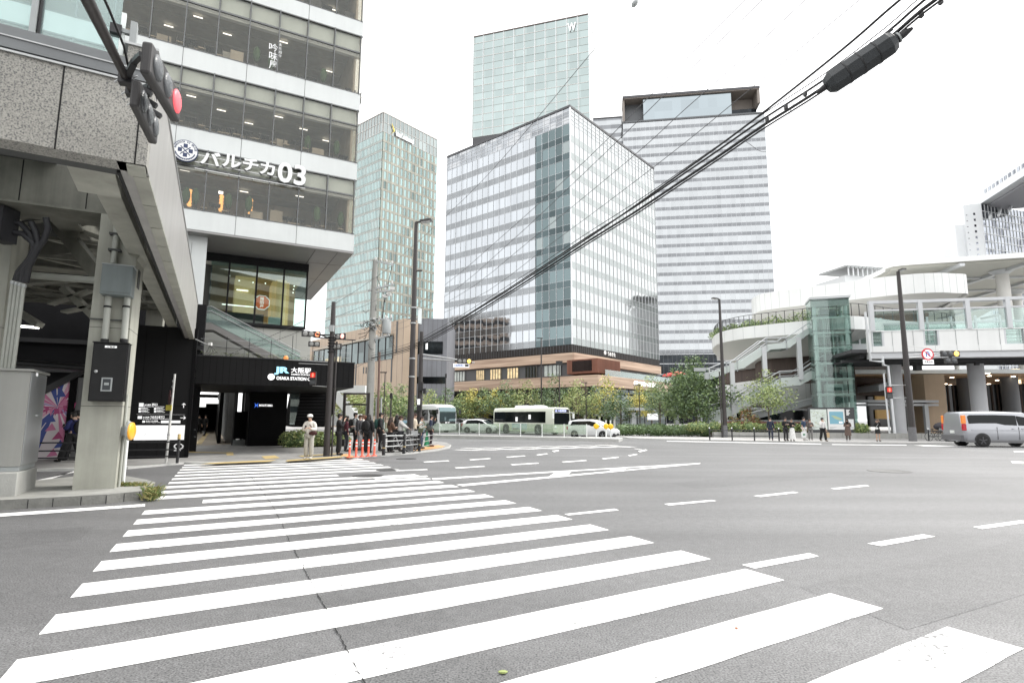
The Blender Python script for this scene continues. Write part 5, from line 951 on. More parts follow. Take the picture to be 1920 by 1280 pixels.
for k in range(11): s.box(FS, -.4 + k * 1.2, .3 + k * 1.2, -.55, -.5, z1 - .9, z1 - .2, GREYP)
s.build('roof_frame', sb)
# --- city on the far side of the crossing (behind the photographer and off to the left): seen only in the glass
for nm, lb, x, y, w_, d_, h_, c_ in (('office_building', 'grey office building off to the left, reflected in the glass block', -125, 58, 26, 30, 30, (.2, .2, .21)), ('office_building', 'brown office building off to the left, reflected in the glass tower', -150, 105, 30, 26, 46, (.3, .24, .2)), ('office_building', 'dark slab behind the photographer, reflected low in the glass', -70, -70, 50, 24, 34, (.16, .16, .17)), ('office_building', 'pale slab behind the photographer at the right', 40, -90, 60, 24, 40, (.38, .37, .35))):
    t = thing(nm, lb, 'building', (x, y, 0)); s = MB(); s.bbox((x, y, h_ / 2), (w_, d_, h_), M('city_wall', c_, .7, noise=(.2, .1))); s.build('wall', t); s = MB()
    for k in range(int(h_ / 3.6)):
        z = 3 + k * 3.6
        s.box(WF, x - w_ / 2 - .1, x + w_ / 2 + .1, y - d_ / 2 - .1, y + d_ / 2 + .1, z, z + 1.6, DG)
    s.build('window_rows', t)
# ================================================================ curved white terraces, footbridge, lift tower on the right
CWH = M('curved_white_panel', (.74, .75, .74), .4, noise=(.25, .05), streak=(.5, .06)); CSOF = M('curved_soffit', (.66, .65, .62), .55, noise=(.2, .05)); BRN = M('brown_slats', (.075, .05, .04), .6, streak=(3, .3)); TERR = M('terracotta_wall', (.25, .14, .09), .7, noise=(.6, .3)); PGR = M('pale_grey_steel', (.54, .555, .57), .4, noise=(.5, .05)); PGN = M('pale_green_steel', (.52, .57, .55), .4, noise=(.5, .08)); DKB = M('dark_beam', (.045, .047, .05), .6, noise=(1, .2))
ct = thing('curved_terrace_building', 'white building of stacked curved terraces with planting on its edges', 'building', (38, 62, 0))
def curve(pts, n=5):
    out = []
    for i in range(len(pts) - 1):
        p0 = Vector(pts[max(i - 1, 0)]); p1 = Vector(pts[i]); p2 = Vector(pts[i + 1]); p3 = Vector(pts[min(i + 2, len(pts) - 1)])
        for k in range(n):
            t = k / n; out.append(.5 * ((2 * p1) + (p2 - p0) * t + (2 * p0 - 5 * p1 + 4 * p2 - p3) * t * t + (3 * p1 - p0 - 3 * p2 + p3) * t ** 3))
    return out + [Vector(pts[-1])]
def shrink(line, d):
    out = []
    for i, p in enumerate(line):
        a = line[max(i - 1, 0)]; b = line[min(i + 1, len(line) - 1)]; t = (b - a).normalized(); out.append(p + Vector((-t.y, t.x)) * d)
    return out
def terrace(line, back, z0, z1, soff, nm, drop=.9, inset=2.6, wall=None, wz=None):
    L = curve(line); s = MB(); s.extr([(p.x, p.y) for p in L] + back, z0, z1, CWH, sm=False)
    L2 = shrink(L, inset); n = len(L); P1 = [(p.x, p.y, z0 + .002) for p in L]; P2 = [(p.x, p.y, z0 - drop) for p in L2]
    for i in range(0, n - 1, 2):
        a, b = L[i], L[i + 1]; t = (b - a).normalized(); q = a; s.box(Fr((q.x, q.y), math.degrees(math.atan2(t.x, t.y))), -.012, .012, -.006, .01, z0 + .02, z1 - .02, GREYP)
    s.build(nm, ct, weld=False); s = MB(); s.poly(P1 + P2, [(i, i + 1, i + 1 + n, i + n) for i in range(n - 1)], soff, True); s.face(P2 + [(b[0], b[1], z0 - drop) for b in back], soff); s.build('soffit', ct)
    if wall:
        L3 = shrink(L, inset + 1.2); s = MB(); s.extr([(p.x, p.y) for p in L3] + back, wz, z0 - drop + .01, wall); s.build('recessed_wall', ct)
    return L
g15 = lambda px, py, z: tuple(onz(px, py, z).xy)
Z1 = 16.2; S9 = 1.0896
la = [(30.9, 72), (29.35, 68.4)] + [g15(x, y, Z1) for x, y in ((1424, 552), (1452, 546.5), (1500, 540), (1560, 532), (1630, 522.5), (1700, 514.5), (1750, 511.5), (1785, 512.5), (1812, 517))] + [(44.8 * S9, 57.5 * S9), (46.2 * S9, 61 * S9), (46.5 * S9, 66 * S9)]
TL1 = terrace(la, [(50.7, 82), (35.2, 82)], 14.2, Z1, CSOF, 'terrace_ring', 1.2, 3.0, TERR, 9.8)
Z2 = 11.3
lb = [(27.5, 76), (24.7, 69.6)] + [g15(x, y, Z2) for x, y in ((1346, 624.5), (1383, 615), (1440, 608), (1521, 600), (1600, 592))] + [(37.6, 55), (44, 57), (48.5, 61), (51, 65)]
TL2 = terrace(lb, [(51, 82), (29.7, 82)], 10.05, Z2, CSOF, 'terrace_ring', 1.8, 3.6, BRN, 4.2)
lc = [(27.4, 75), (24.4, 67.5), (23.4, 64), (25, 61.6), (29, 60), (33, 59.5)]
TL3 = terrace(lc, [(34, 75)], 3.4, 5.4, CSOF, 'terrace_ring', 1.2, 2.6, PDK, 0.)
# railing and planting on the second terrace
s = MB(); L2_ = shrink(TL2, .25)
for i in range(2, len(L2_) - 4, 1):
    a, b = L2_[i], L2_[i + 1]; s.bar((a.x, a.y, Z2), (a.x, a.y, Z2 + 1.25), .05, .05, DKB, (0, 1, 0)); s.bar((a.x, a.y, Z2 + 1.25), (b.x, b.y, Z2 + 1.25), .05, .05, DKB)
    if i < 14:
        for k in range(6): q = a.lerp(b, k / 6); s.bar((q.x, q.y, Z2), (q.x, q.y, Z2 + 1.2), .015, .015, DKB, (0, 1, 0))
s.build('terrace_railing', ct)
LF = [M('leaf_dark', (.11, .17, .065), .6, noise=(6, .35)), M('leaf_mid', (.2, .28, .11), .6, noise=(6, .35)), M('leaf_light', (.36, .43, .17), .6, noise=(6, .3)), M('leaf_yellow', (.68, .6, .17), .6, noise=(6, .3)), M('leaf_olive', (.37, .38, .15), .6, noise=(6, .3)), M('leaf_red', (.3, .14, .07), .6, noise=(6, .3)), M('leaf_blue_green', (.17, .24, .15), .6, noise=(6, .3))]
BARK = M('bark', (.13, .1, .075), .85, noise=(9, .3))
def leaf(s, p, r, rg, m_):
    a = Vector((rg.gauss(0, 1), rg.gauss(0, 1), rg.gauss(0, .7))).normalized() * r; b = Vector((rg.gauss(0, 1), rg.gauss(0, 1), rg.gauss(0, .7))); b = (b - a * b.dot(a) / a.length_squared).normalized() * r * .55
    s.face([p - a, p + b, p + a, p - b], m_)
s = MB(); rg = random.Random(21)
for k in range(2600):
    t_ = rg.random(); i = 6 + t_ * 22; j = int(i); q = L2_[j].lerp(L2_[j + 1], i - j); h_ = (.5 + .9 * max(0, (t_ - .45))) * (1 + .5 * sin(t_ * 40)); leaf(s, Vector((q.x + rg.uniform(-.3, .7), q.y + rg.uniform(.1, 1.5), Z2 + rg.random() * h_)), .12, rg, LF[rg.choice((0, 1, 1, 2))])
s.build('terrace_planting', ct)
# flat roof canopy
rc = thing('flat_roof_canopy', 'broad pale flat roof canopy carried on round columns above the footbridge', 'canopy', (45, 65, 0)); ZR = 19.0
ln = [(46.0, 82), (41.8, 70)] + [g15(x, y, ZR) for x, y in ((1649, 508), (1652, 499), (1668, 492), (1700, 488), (1800, 481), (1920, 473), (2060, 463))]
ln = [(46, 97), (43.8, 76)] + [g15(x, y, ZR) for x, y in ((1650, 506), (1660, 495), (1690, 488.5), (1800, 481), (1920, 473), (2060, 463))]
L = curve(ln, 4); s = MB(); s.extr([(p.x, p.y) for p in L] + [(80, 99)], ZR - .55, ZR, CWH, M('canopy_membrane', (.5, .495, .46), .6)); s.build('roof_slab', rc)
s = MB(); L2 = shrink(L, .5); n = len(L); s.extr([(p.x, p.y) for p in L2] + [(79, 98)], ZR - .75, ZR - .552, M('canopy_membrane_under', (.5, .495, .45), .6)); s.build('roof_underside', rc)
s = MB()
for k in range(5): a = Vector((48 + k * 6.4, 59 - k * .9, ZR - .9)); s.bar(a, a + Vector((3, 36, 0)), .5, .3, PGR)
for k in range(4): y = 66 + k * 7; s.bar((46, y, ZR - .86), (78, y - 4, ZR - .86), .4, .22, PGR)
s.build('roof_rib', rc)
s = MB(); s.extr([(p.x + .6, p.y + 1.2) for p in shrink(L, 1.5)[6:]] + [(78, 95), (51, 95)], ZR, ZR + .5, CWH); s.build('roof_upstand', rc)
for x, y, r_, lbx in ((1880, 530, .62, 0), (1905, 550, .55, 1), (1776, 505, .25, 2), (1960, 540, .6, 3)):
    p = P(x, y, (62, 72, 72, 66)[lbx]); s = MB(); s.lathe((p.x, p.y, 8), [(r_, 0), (r_, ZR - 8.7)], CSOF, 18); s.lathe((p.x, p.y, ZR - 1.2), [(r_, 0), (r_ * 1.9, .4)], PGR, 18); s.build('column', rc)
# footbridge deck
BR = Fr((30.0, 47), 101.5); zf0 = 7.2; zf1 = 8.92; zf2 = 11.4; BU = 24
fb = thing('pedestrian_bridge', 'white panelled footbridge with a tall glass screen on round grey columns', 'footbridge', tuple(BR.pt(8, 4, 0)))
BGL = glass('bridge_glass', (.8, .88, .86), .06, dens=(.5, .58, .56, .06)); wins = [(1634, 1658), (1732, 1762), (1884, 1925)]
us2 = [BR.hit(x, 640)[0] for w_ in wins for x in w_]; edges = [-.3] + us2 + [BU]
s = MB()
for k in range(0, len(edges) - 1, 2):
    if edges[k + 1] > edges[k]: s.box(BR, edges[k], edges[k + 1], 0, .3, zf0 + .5, zf1, CWH)
s.box(BR, -.3, BU, -.03, .32, zf0, zf0 + .5, CWH); s.box(BR, -.3, BU, -.05, .34, zf1, zf1 + .07, WHITE); s.build('parapet_panel', fb)
s = MB(); u = 0.
while u < BU: s.box(BR, u - .01, u + .01, -.035, .02, zf0 + .01, zf1 - .01, GREYP); u += 1.55
s.build('panel_joint', fb)
for a, b in zip(us2[::2], us2[1::2]):
    s = MB(); s.box(BR, a, b, .12, .14, zf0 + .5, zf1, BGL)
    for k in range(4): s.box(BR, a, b, .35, .4, zf0 + .7 + k * .28, zf0 + .76 + k * .28, CSOF)
    s.box(BR, a, a + .14, .0, .3, zf0 + .5, zf1, PGR); s.box(BR, b - .14, b, .0, .3, zf0 + .5, zf1, PGR); s.build('parapet_window', fb)
posts = [BR.hit(x, 590)[0] for x in (1634, 1726, 1815, 1891, 1965)]
for u in posts: s = MB(); s.box(BR, u - .16, u + .16, -.12, .25, zf1 + .07, zf2 + .1, PGR); s.build('screen_post', fb)
s = MB(); s.box(BR, posts[0] - .2, BU, -.1, .2, zf2 - .12, zf2 + .12, PGR); s.box(BR, posts[0] - .2, BU, 0, .12, zf2 - .75, zf2 - .62, PGR); s.build('screen_rail', fb)
for a, b in zip(posts[:-1], posts[1:]): s = MB(); s.box(BR, a + .18, b - .18, .03, .05, zf1 + .1, zf2 - .78, BGL); s.build('screen_glass', fb)
s = MB(); s.box(BR, -1.5, BU, .36, 8.5, zf0 + .02, zf0 + .3, DKB); s.box(BR, -.1, BU, .1, 1.0, zf0 - .5, zf0 - .01, PGR)
for k in range(14): s.box(BR, -.5 + k * 1.75, -.2 + k * 1.75, 1.2, 8.4, zf0 - .35, zf0 - .0, DKB)
for v_ in (2.6, 4.6, 6.6): s.box(BR, -1.5, BU, v_, v_ + .35, zf0 - .6, zf0 - .36, DKB)
s.build('deck', fb)
s = MB(); s.box(BR, 0, BU, 8.2, 8.25, zf1, zf2 - .6, BGL); s.box(BR, 0, BU, 8.15, 8.3, zf2 - .7, zf2 - .5, PGR); s.box(BR, 0, BU, 8.1, 8.4, zf0, zf1, PGR)
for k in range(12): s.box(BR, k * 2, k * 2 + .15, 8.1, 8.3, zf1, zf2, PGR)
s.build('rear_screen', fb)
COLG = M('grey_column_paint', (.52, .53, .55), .45, noise=(.6, .06), streak=(1, .05)); COLD = M('dark_grey_column', (.11, .115, .125), .5, noise=(.6, .08))
for x, y, Y, r_, m_ in ((1680, 740, 52, .6, COLG), (1832, 720, 51, .62, COLG), (1812, 740, 60, .75, COLD), (1893, 730, 58, .75, COLD), (1990, 730, 51, .62, COLG)):
    p = P(x, y, Y); s = MB(); s.lathe((p.x, p.y, 0), [(r_, 0), (r_, zf0 - .4)], m_, 22)
    s.lathe((p.x, p.y, 0), [(r_ * 1.12, 0), (r_ * 1.12, .5)], PGR, 22); s.build('column', fb)
PIPEW = M('white_pipe', (.6, .62, .63), .4); s = MB()
def pipe(pxs, Y, r_=.09): s.tube([P(x, y, Y) for x, y in pxs], r_, PIPEW, 8)
pipe(((1622, 585), (1632, 676), (1655, 678), (1656, 684), (1665, 686), (1678, 812)), 46); pipe(((1655, 668), (1656, 684)), 46.1); pipe(((1657, 700), (1668, 812)), 46.3, .07); s.build('drain_pipe', fb)
s = MB(); s.box(BR, 9, 9.3, 3, 3.3, zf0 - .9, zf0 - .3, DKB); p = P(1720, 690, 50); s.bbox(p, (.5, .5, .4), DKB); s.build('security_camera', fb)
# hall under the bridge
WDC = M('wood_ceiling', (.55, .36, .21), .5, streak=(.5, .15), noise=(.3, .1)); WDW = M('wood_column_cladding', (.5, .37, .25), .55, noise=(.4, .1), streak=(.8, .1)); DGL = M('dark_hall_glass', (.02, .022, .024), .1, spec=.5); DL = M('downlight', (1, .9, .7), .5, emit=6.0)
hl = thing('entrance_hall', 'open hall with wood ceiling, downlights and dark slatted glass beneath the footbridge', 'hall', (46, 62, 0))
s = MB(); s.extr([(33, 57), (66, 53), (75, 84), (30, 84)], 6.2, 6.6, CWH, M('hall_fascia', (.4, .41, .4), .5)); s.extr([(33.5, 57.6), (65, 53.7), (74, 83), (31, 83)], 6.05, 6.198, WDC); s.build('ceiling', hl)
s = MB(); rg = random.Random(4)
for x, y in ((1731, 710), (1742, 713), (1748, 703), (1755, 716), (1765, 718), (1773, 720), (1782, 722), (1785, 708), (1814, 731), (1852, 700), (1855, 705), (1840, 709), (1854, 720), (1715, 707), (1870, 713), (1900, 706), (1890, 718)): q = onz(x, y, 6.0); s.lathe((q.x, q.y, 6.0), [(.17, 0), (.17, .04)], DL, 10)
s.build('downlight', hl)
H1 = Fr(P(1690, 780, 60), 118); s = MB(); s.box(H1, 2.0, 12.0, 4.0, 4.3, .5, 5.4, DGL)
for k in range(22): u = 2.0 + k * .46; s.box(H1, u - .06, u + .06, 3.7, 4, .5, 5.4, BRN)
s.build('slatted_glass', hl)
for x, Y, w_ in ((1742, 56, 2.0), (1848, 76, 2.0), (1880, 70, 2.2), (1915, 66, 2.8), (1775, 78, 1.5)): p = P(x, 760, Y); s = MB(); s.bbox((p.x, p.y, 3.05), (w_, w_, 6.0), WDW); s.build('wood_column', hl)
s = MB(); p = P(1906, 712, 62); s.bbox(p, (.7, .3, 2.4), M('warm_wall_light', (1, .75, .45), .5, emit=.9)); s.build('wall_light', hl)
s = MB(); 
for x0, x1, y0, y1, Y, m_ in ((1630, 1672, 725, 800, 62, DGL), (1644, 1660, 728, 752, 61.7, M('warm_shop_wall', (.55, .36, .15), .6, emit=.12)), (1645, 1668, 768, 785, 61.7, M('warm_shop_wall_low', (.55, .36, .15), .6, emit=.12)), (1690, 1708, 730, 808, 63, DGL)):
    a = P(x0, y1, Y); b = P(x1, y0, Y); s.box(WF, a.x, b.x, Y, Y + .3, a.z, b.z, m_)
s.build('shop_wall', hl)
s = MB(); 
for y0, y1 in ((750, 754), (757, 760)): a = P(1628, y1, 54); b = P(1760, y0, 54); s.box(WF, a.x, b.x, 54, 56, a.z, b.z, PGR)
for x in (1740, 1690): p = P(x, 800, 54); s.bbox((p.x, 54.1, 1.6), (.35, .3, 3.1), PGR)
s.build('low_canopy', hl)
s = MB(); a = P(1625, 735, 58); b = P(1655, 725, 58); s.prism(WF, [(a.x, a.z), (b.x, b.z - .2), (b.x, b.z + .5), (a.x, a.z + .6)], 56, 62, PGR); s.build('sloping_roof', hl)
# lift tower
EF = Fr((27.98, 52.4), 109); ue = EF.hit(1602, 700)[0]; ze = 12.9
el = thing('lift_tower', 'green glass lift tower with steel corner posts in front of the curved terraces', 'lift tower', tuple(EF.pt(ue / 2, 1.2, 0)))
EGL = glass('lift_glass', (.8, .875, .855), .02, dens=(.26, .36, .33, .03)); ED = 2.7
for nm, a in (('front_glass', (0.05, ue - .05, -.02, .0)), ('rear_glass', (.05, ue - .05, ED, ED + .02))):
    s = MB(); s.box(EF, a[0], a[1], a[2], a[3], .6, ze - .1, EGL); s.build(nm, el)
for u in (.0, ue): s = MB(); s.box(EF, u - .01, u + .01, .02, ED - .02, .6, ze - .1, EGL); s.build('side_glass', el)
for u in (.3, ue - .3):
    for v_ in (.28, ED - .28): s = MB(); s.tube([EF.pt(u, v_, .1), EF.pt(u, v_, ze - .6)], .17, PGN, 12); s.build('corner_post', el)
for k in range(9):
    z = 1.0 + k * 1.42; s = MB()
    for v_ in (.15, ED - .15): s.box(EF, .05, ue - .05, v_ - .07, v_ + .07, z, z + .16, PGN)
    for u in (.12, ue - .12): s.box(EF, u - .07, u + .07, .25, ED - .25, z, z + .16, PGN)
    s.box(EF, -.02, ue + .02, -.05, -.02, z + .3, z + .33, DKB); s.build('ring_beam', el)
s = MB(); s.box(EF, -.08, ue + .1, -.1, ED + .1, ze - .1, ze + .08, PGR); s.box(EF, .05, ue - .05, .0, .1, ze - .8, ze - .12, PGN); s.tube([EF.pt(-.1, -.12, ze + .12), EF.pt(ue + .2, -.12, ze + .12), EF.pt(ue + .22, ED, ze + .12)], .03, WHITE, 6); s.build('roof_cap', el)
s = MB()
for u in (ue * .38, ue * .62): s.box(EF, u - .05, u + .05, ED * .55, ED * .6, .6, ze - .8, PGN)
s.box(EF, ue * .3, ue * .7, ED * .4, ED * .75, ze - 1.6, ze - .9, GREYP)
for u in (.45, .5, .55): s.tube([EF.pt(ue * u, ED * .5, .6), EF.pt(ue * u, ED * .5, ze - 1)], .015, DKB, 5)
s.build('guide_rail', el); s = MB(); s.box(EF, ue * .3, ue * .74, .7, 1.9, 2.3, 4.9, PGN); s.box(EF, ue * .33, ue * .71, .68, .7, 2.5, 4.6, glass('car_glass', (.7, .8, .78), .05)); s.build('lift_car', el); s = MB(); s.box(EF, .0, ue, -.05, ED + .05, 0, .6, PGR); s.build('base', el)
# covered stairs left of the lift
SF = Fr(P(1440, 650, 54.6), 97)
def stair(lab, low, top, rail, depth, posts_):
    t = thing('covered_stair', lab, 'staircase', tuple(SF.pt(SF.hit(*low[0])[0], 0, 0)), 'stairs up to the terraces'); q = [SF.hit(x, y) for x, y in low] + [SF.hit(x, y) for x, y in top[::-1]]
    s = MB(); s.prism(SF, q, 0, .12, PGN); s.prism(SF, q, depth, depth + .12, PGN); s.build('stringer', t)
    a = [SF.hit(x, y) for x, y in low]; s = MB()
    for (u0, z0), (u1, z1) in zip(a[:-1], a[1:]):
        s.face([SF.pt(u0, .12, z0 + .1), SF.pt(u1, .12, z1 + .1), SF.pt(u1, depth, z1 + .1), SF.pt(u0, depth, z0 + .1)], PGN); n = max(2, int((u1 - u0) / .7))
        for k in range(n): f = k / n; s.box(SF, u0 + (u1 - u0) * f, u0 + (u1 - u0) * f + .1, .12, depth, z0 + (z1 - z0) * f - .02, z0 + (z1 - z0) * f + .09, PGN if k % 2 else GREYP)
    s.build('underside', t); r_ = [SF.hit(x, y) for x, y in rail]; s = MB(); b = [SF.hit(x, y) for x, y in top]
    for v_ in (.05, depth): s.tube([SF.pt(u, v_, z) for u, z in r_], .05, PGR, 6); s.tube([SF.pt(u, v_, z - .45) for u, z in r_], .03, PGR, 6)
    for (u0, z0), (u1, z1) in zip(r_[:-1], r_[1:]):
        n = max(1, int((u1 - u0) / 1.5))
        for k in range(n + 1): f = k / n; u = u0 + (u1 - u0) * f; z = z0 + (z1 - z0) * f; s.box(SF, u - .05, u + .05, 0, .1, z - 1.15, z, PGR)
    s.build('handrail', t)
    for x, y0, y1 in posts_: a = SF.hit(x, y0); b = SF.hit(x, y1); s = MB(); s.box(SF, a[0] - .2, a[0] + .2, -.12, .25, b[1], a[1], PGR); s.build('support_post', t)
stair('upper covered stair rising to the terrace beside the lift tower', [(1330, 712), (1376, 694), (1395, 690), (1445, 655), (1480, 652), (1536, 612)], [(1330, 700), (1376, 682), (1392, 676), (1440, 645), (1475, 642), (1536, 600)], [(1330, 690), (1362, 677), (1382, 674), (1437, 633), (1474, 633), (1536, 592)], 2.6, ((1372, 680, 790), (1432, 650, 706), (1497, 632, 712)))
stair('lower escalator stair with dark handrails climbing behind the small tree', [(1330, 795), (1375, 778), (1390, 770), (1470, 725), (1500, 722), (1545, 698)], [(1330, 772), (1370, 762), (1388, 752), (1465, 708), (1500, 706), (1545, 681)], [(1330, 760), (1370, 748), (1390, 736), (1462, 696), (1500, 694), (1545, 665)], 2.4, ())
# low ramp roof
s = MB(); q = [SF.hit(x, y, 3) for x, y in ((1400, 790), (1560, 748), (1560, 738), (1400, 776))]; s.prism(SF, q, 3, 5, PGR); tag(s.build('ramp_roof', off=tuple(SF.pt(q[0][0], 3, 0))), 'thin grey sloping ramp roof behind the small spreading tree', 'ramp roof')
# planter wall, hedges, boards, railings
PW = Fr(G(1500, 820.5, PH), 92.5); s = MB(); uA_ = PW.hit(1338, 815)[0]; s.box(PW, uA_, PW.hit(1768, 815)[0], 0, .4, PH - .02, .52, CONC); s.box(PW, uA_, PW.hit(1768, 815)[0], .4, 3.5, PH, .42, M('soil', (.06, .045, .03), .9))
k = uA_
while k < 26: s.box(PW, k, k + .012, -.004, .02, PH, .518, RUBBER); k += 2.2
tag(s.build('planter_wall', off=tuple(PW.pt(0, 0, 0))), 'low grey concrete planter wall behind the people waiting on the right', 'planter wall')
bd = thing('map_board', 'dark notice board frame with two large map posters and a small white one', 'notice board', tuple(PW.pt(3, .6, .5))); BF = Fr(PW.pt(0, .1, 0), 93)
def bhit(x, y): return BF.hit(x, y)
s = MB(); a = bhit(1518, 812); b = bhit(1601, 764); s.box(BF, a[0], b[0], 0, .15, .45, b[1], M('board_frame_grey', (.05, .052, .055), .5)); s.build('frame', bd)
for x0, x1, y0, y1, m_, nm in ((1521, 1549, 767, 805, M('map_pale', (.62, .68, .63), .5, noise=(6, .25)), 'pale_map'), (1553.5, 1582.5, 766.5, 805, M('poster_white', (.72, .73, .72), .5), 'sea_map'), (1588, 1600, 785.5, 805, M('poster_white_small', (.7, .72, .72), .5, noise=(9, .1)), 'small_notice')):
    a = bhit(x0, y1); b = bhit(x1, y0); s = MB(); s.box(BF, a[0], b[0], -.03, 0, a[1], b[1], m_)
    if nm == 'sea_map':
        a2 = bhit(x0 + 2.3, y0 + 28); b2 = bhit(x1 - 2.3, y0 + 5); s.box(BF, a2[0], b2[0], -.034, -.03, a2[1], b2[1], M('map_sea', (.2, .42, .52), .5)); cu_, cz_ = (a2[0] + b2[0]) / 2, (a2[1] + b2[1]) / 2
        isl_ = [(cu_ + .42 * cos(t) * (1 + .2 * sin(3 * t)), cz_ + .13 * sin(t) - .15 * cos(t)) for t in [k * PI / 8 for k in range(16)]]; s.prism(BF, isl_, -.038, -.034, M('map_land', (.42, .5, .32), .6)); s.box(BF, b2[0] - .4, b2[0] - .1, -.037, -.034, a2[1] + .08, a2[1] + .22, SIW)
    for k in range(4): s.box(BF, a[0] + .1, a[0] + .1 + .12 * (k + 2), -.034, -.03, a[1] + .06 + k * .05, a[1] + .08 + k * .05, GREYP)
    if nm == 'pale_map':
        rg = random.Random(2)
        for k in range(24): u = a[0] + .1 + rg.random() * (b[0] - a[0] - .3); z = a[1] + .3 + rg.random() * (b[1] - a[1] - .5); s.bar(BF.pt(u, -.032, z), BF.pt(u + rg.uniform(-.2, .25), -.032, z + rg.uniform(-.15, .15)), .02, .004, LF[rg.choice((1, 2, 4))], tuple(BF.v))
    s.build(nm, bd)
s = MB(); a = bhit(1587, 778); b = bhit(1598, 767)
for k in range(6): s.box(BF, a[0], a[0] + .2 + .05 * (k % 3), -.006, 0, a[1] + k * .085, a[1] + .04 + k * .085, SIW)
s.build('white_lettering', bd)
def leafmass(name, label, cat, spots, n, size, mats, seed, group=None):
    rg = random.Random(seed); s = MB(); o = spots[0]
    for c, r in spots: s.ball((c[0], c[1], c[2]), (r[0] * .8, r[1] * .8, r[2] * .8), LF[0], 8, 5)
    for k in range(n):
        c, r = rg.choice(spots); d = Vector((rg.gauss(0, 1), rg.gauss(0, 1), rg.gauss(0, 1))).normalized() * rg.uniform(.75, 1.08); leaf(s, Vector((c[0] + d.x * r[0], c[1] + d.y * r[1], max(.08, c[2] + d.z * r[2]))), size * rg.uniform(.6, 1.3), rg, LF[rg.choice(mats)])
    t = tag(s.build(name, off=(o[0][0], o[0][1], 0)), label, cat, group); return t
def row(p0, p1, n, r, zc, seed): rg = random.Random(seed); return [((p0.x + (p1.x - p0.x) * k / (n - 1) + rg.uniform(-.2, .2), p0.y + (p1.y - p0.y) * k / (n - 1), zc), (r[0] * rg.uniform(.8, 1.15), r[1], r[2] * rg.uniform(.85, 1.2))) for k in range(n)]
leafmass('hedge', 'long dark green hedge in front of the tall bushy tree', 'hedge', row(G(1172, 818), G(1345, 820), 15, (.75, .9, .55), .62, 1), 7000, .085, (0, 0, 1, 6), 1)
leafmass('hedge', 'pale green shrubs along the planter wall behind the black railing', 'hedge', row(PW.pt(-9, 1, 0), PW.pt(2.8, 1, 0), 13, (.65, .6, .45), .95, 2), 4200, .08, (1, 2, 2, 4), 2)
leafmass('shrub', 'small round bright green shrub right of the map board', 'shrub', [((P(1622, 805, 49.5).x, 50.2, .85), (.8, .6, .5)), ((P(1610, 806, 49.5).x, 50.2, .8), (.5, .5, .4))], 1300, .09, (1, 2, 2), 3)
leafmass('shrub_bed', 'green shrub bed beside the station wall behind the person in the white cap', 'shrubs', row(G(540, 838, PH), G(640, 836, PH), 9, (.5, .5, .42), .45, 5), 3800, .07, (1, 2, 2, 4), 6)
def railing(lab, pxs, Yp, hs, gate=None):
    pts_ = [G(x, y, PH) for x, y in pxs]; t = thing('kerb_railing', lab, 'railing', tuple(pts_[0]), 'kerb railings'); s = MB()
    for a, b in zip(pts_[:-1], pts_[1:]):
        for h_ in hs: s.tube([a + Vector((0, 0, h_)), b + Vector((0, 0, h_))], .028, BLACKM, 6)
    s.build('rail', t)
    for p in pts_: s = MB(); s.tube([p, p + Vector((0, 0, hs[0] + .12))], .05, BLACKM, 8); s.lathe(p + Vector((0, 0, hs[0] + .12)), [(.05, 0), (.05, .05), (.02, .09)], WHITE, 8); s.build('post', t)
railing('black kerb railing in front of the pale green shrubs on the right', ((1331, 825), (1373, 825.5), (1415, 826), (1461, 826.5)), 43, (.75, .35))
railing('black kerb railing running behind the silver van', ((1742, 826.5), (1830, 827), (1915, 827.5)), 43, (.75, .35))
# ================================================================ lamp posts, signal poles, utility pole
def zat(px, py, Y): return P(px, py, Y).z
def lampost(label, base, ztop, r0, r1, arm, group='tall street lamps', sleeve=True):
    t = thing('street_lamp', label, 'street lamp', (base.x, base.y, PH), group); s = MB(); s.tube([(base.x, base.y, PH), (base.x, base.y, ztop * .35), (base.x, base.y, ztop)], [r0, r0 * .82, r1], DARKPOLE, 16); s.build('pole', t)
    if sleeve: s = MB(); s.lathe((base.x, base.y, PH), [(r0 * 1.06, 0), (r0 * 1.04, 1.05)], M('sleeve_grey', (.14, .14, .145), .6, noise=(9, .2)), 16); s.build('sleeve', t)
    s = MB(); a = Vector((base.x, base.y, ztop)); b = a + Vector(arm); s.bar(a, b, .09, .07, DARKPOLE); s.bar(a.lerp(b, .35), b + (b - a) * .25, .34, .1, DARKPOLE); s.bar(a.lerp(b, .42) - Vector((0, 0, .055)), b + (b - a) * .2 - Vector((0, 0, .055)), .28, .02, M('lamp_lens', (.7, .72, .72), .3)); s.build('lamp_head', t)
    return t
bl = G(768, 846, PH); tl = lampost('tall dark street lamp standing among the waiting crowd at the rounded kerb', bl, zat(787, 417, bl.y), .165, .085, (.62, -.1, .06))
s = MB(); z = zat(788, 508, bl.y); s.bar((bl.x, bl.y, z), (bl.x + .35, bl.y, z + .02), .1, .06, DARKPOLE); s.build('small_lamp', tl)
s = MB(); z1, z0 = zat(790, 577, bl.y), zat(790, 606, bl.y); s.box(Fr((bl.x + .22, bl.y), 30), -.02, .25, -.015, .015, z0, z1, M('flag_sign', (.55, .6, .6), .4)); s.bar((bl.x, bl.y, z1 - .05), (bl.x + .3, bl.y, z1 - .05), .03, .03, STEEL); s.build('flag_sign', tl)
s = MB(); [s.lathe((bl.x, bl.y, zat(780, y, bl.y)), [(.155, -.03), (.155, .03)], STEEL, 14) for y in (577, 606, 672, 706)]; s.build('pole_band', tl)
bm = P(1360, 815, 50); bm.z = PH; tm = lampost('slim dark street lamp with a side signal in front of the covered stairs', bm, zat(1346, 561, 50), .2, .1, (-.55, -.15, .05))
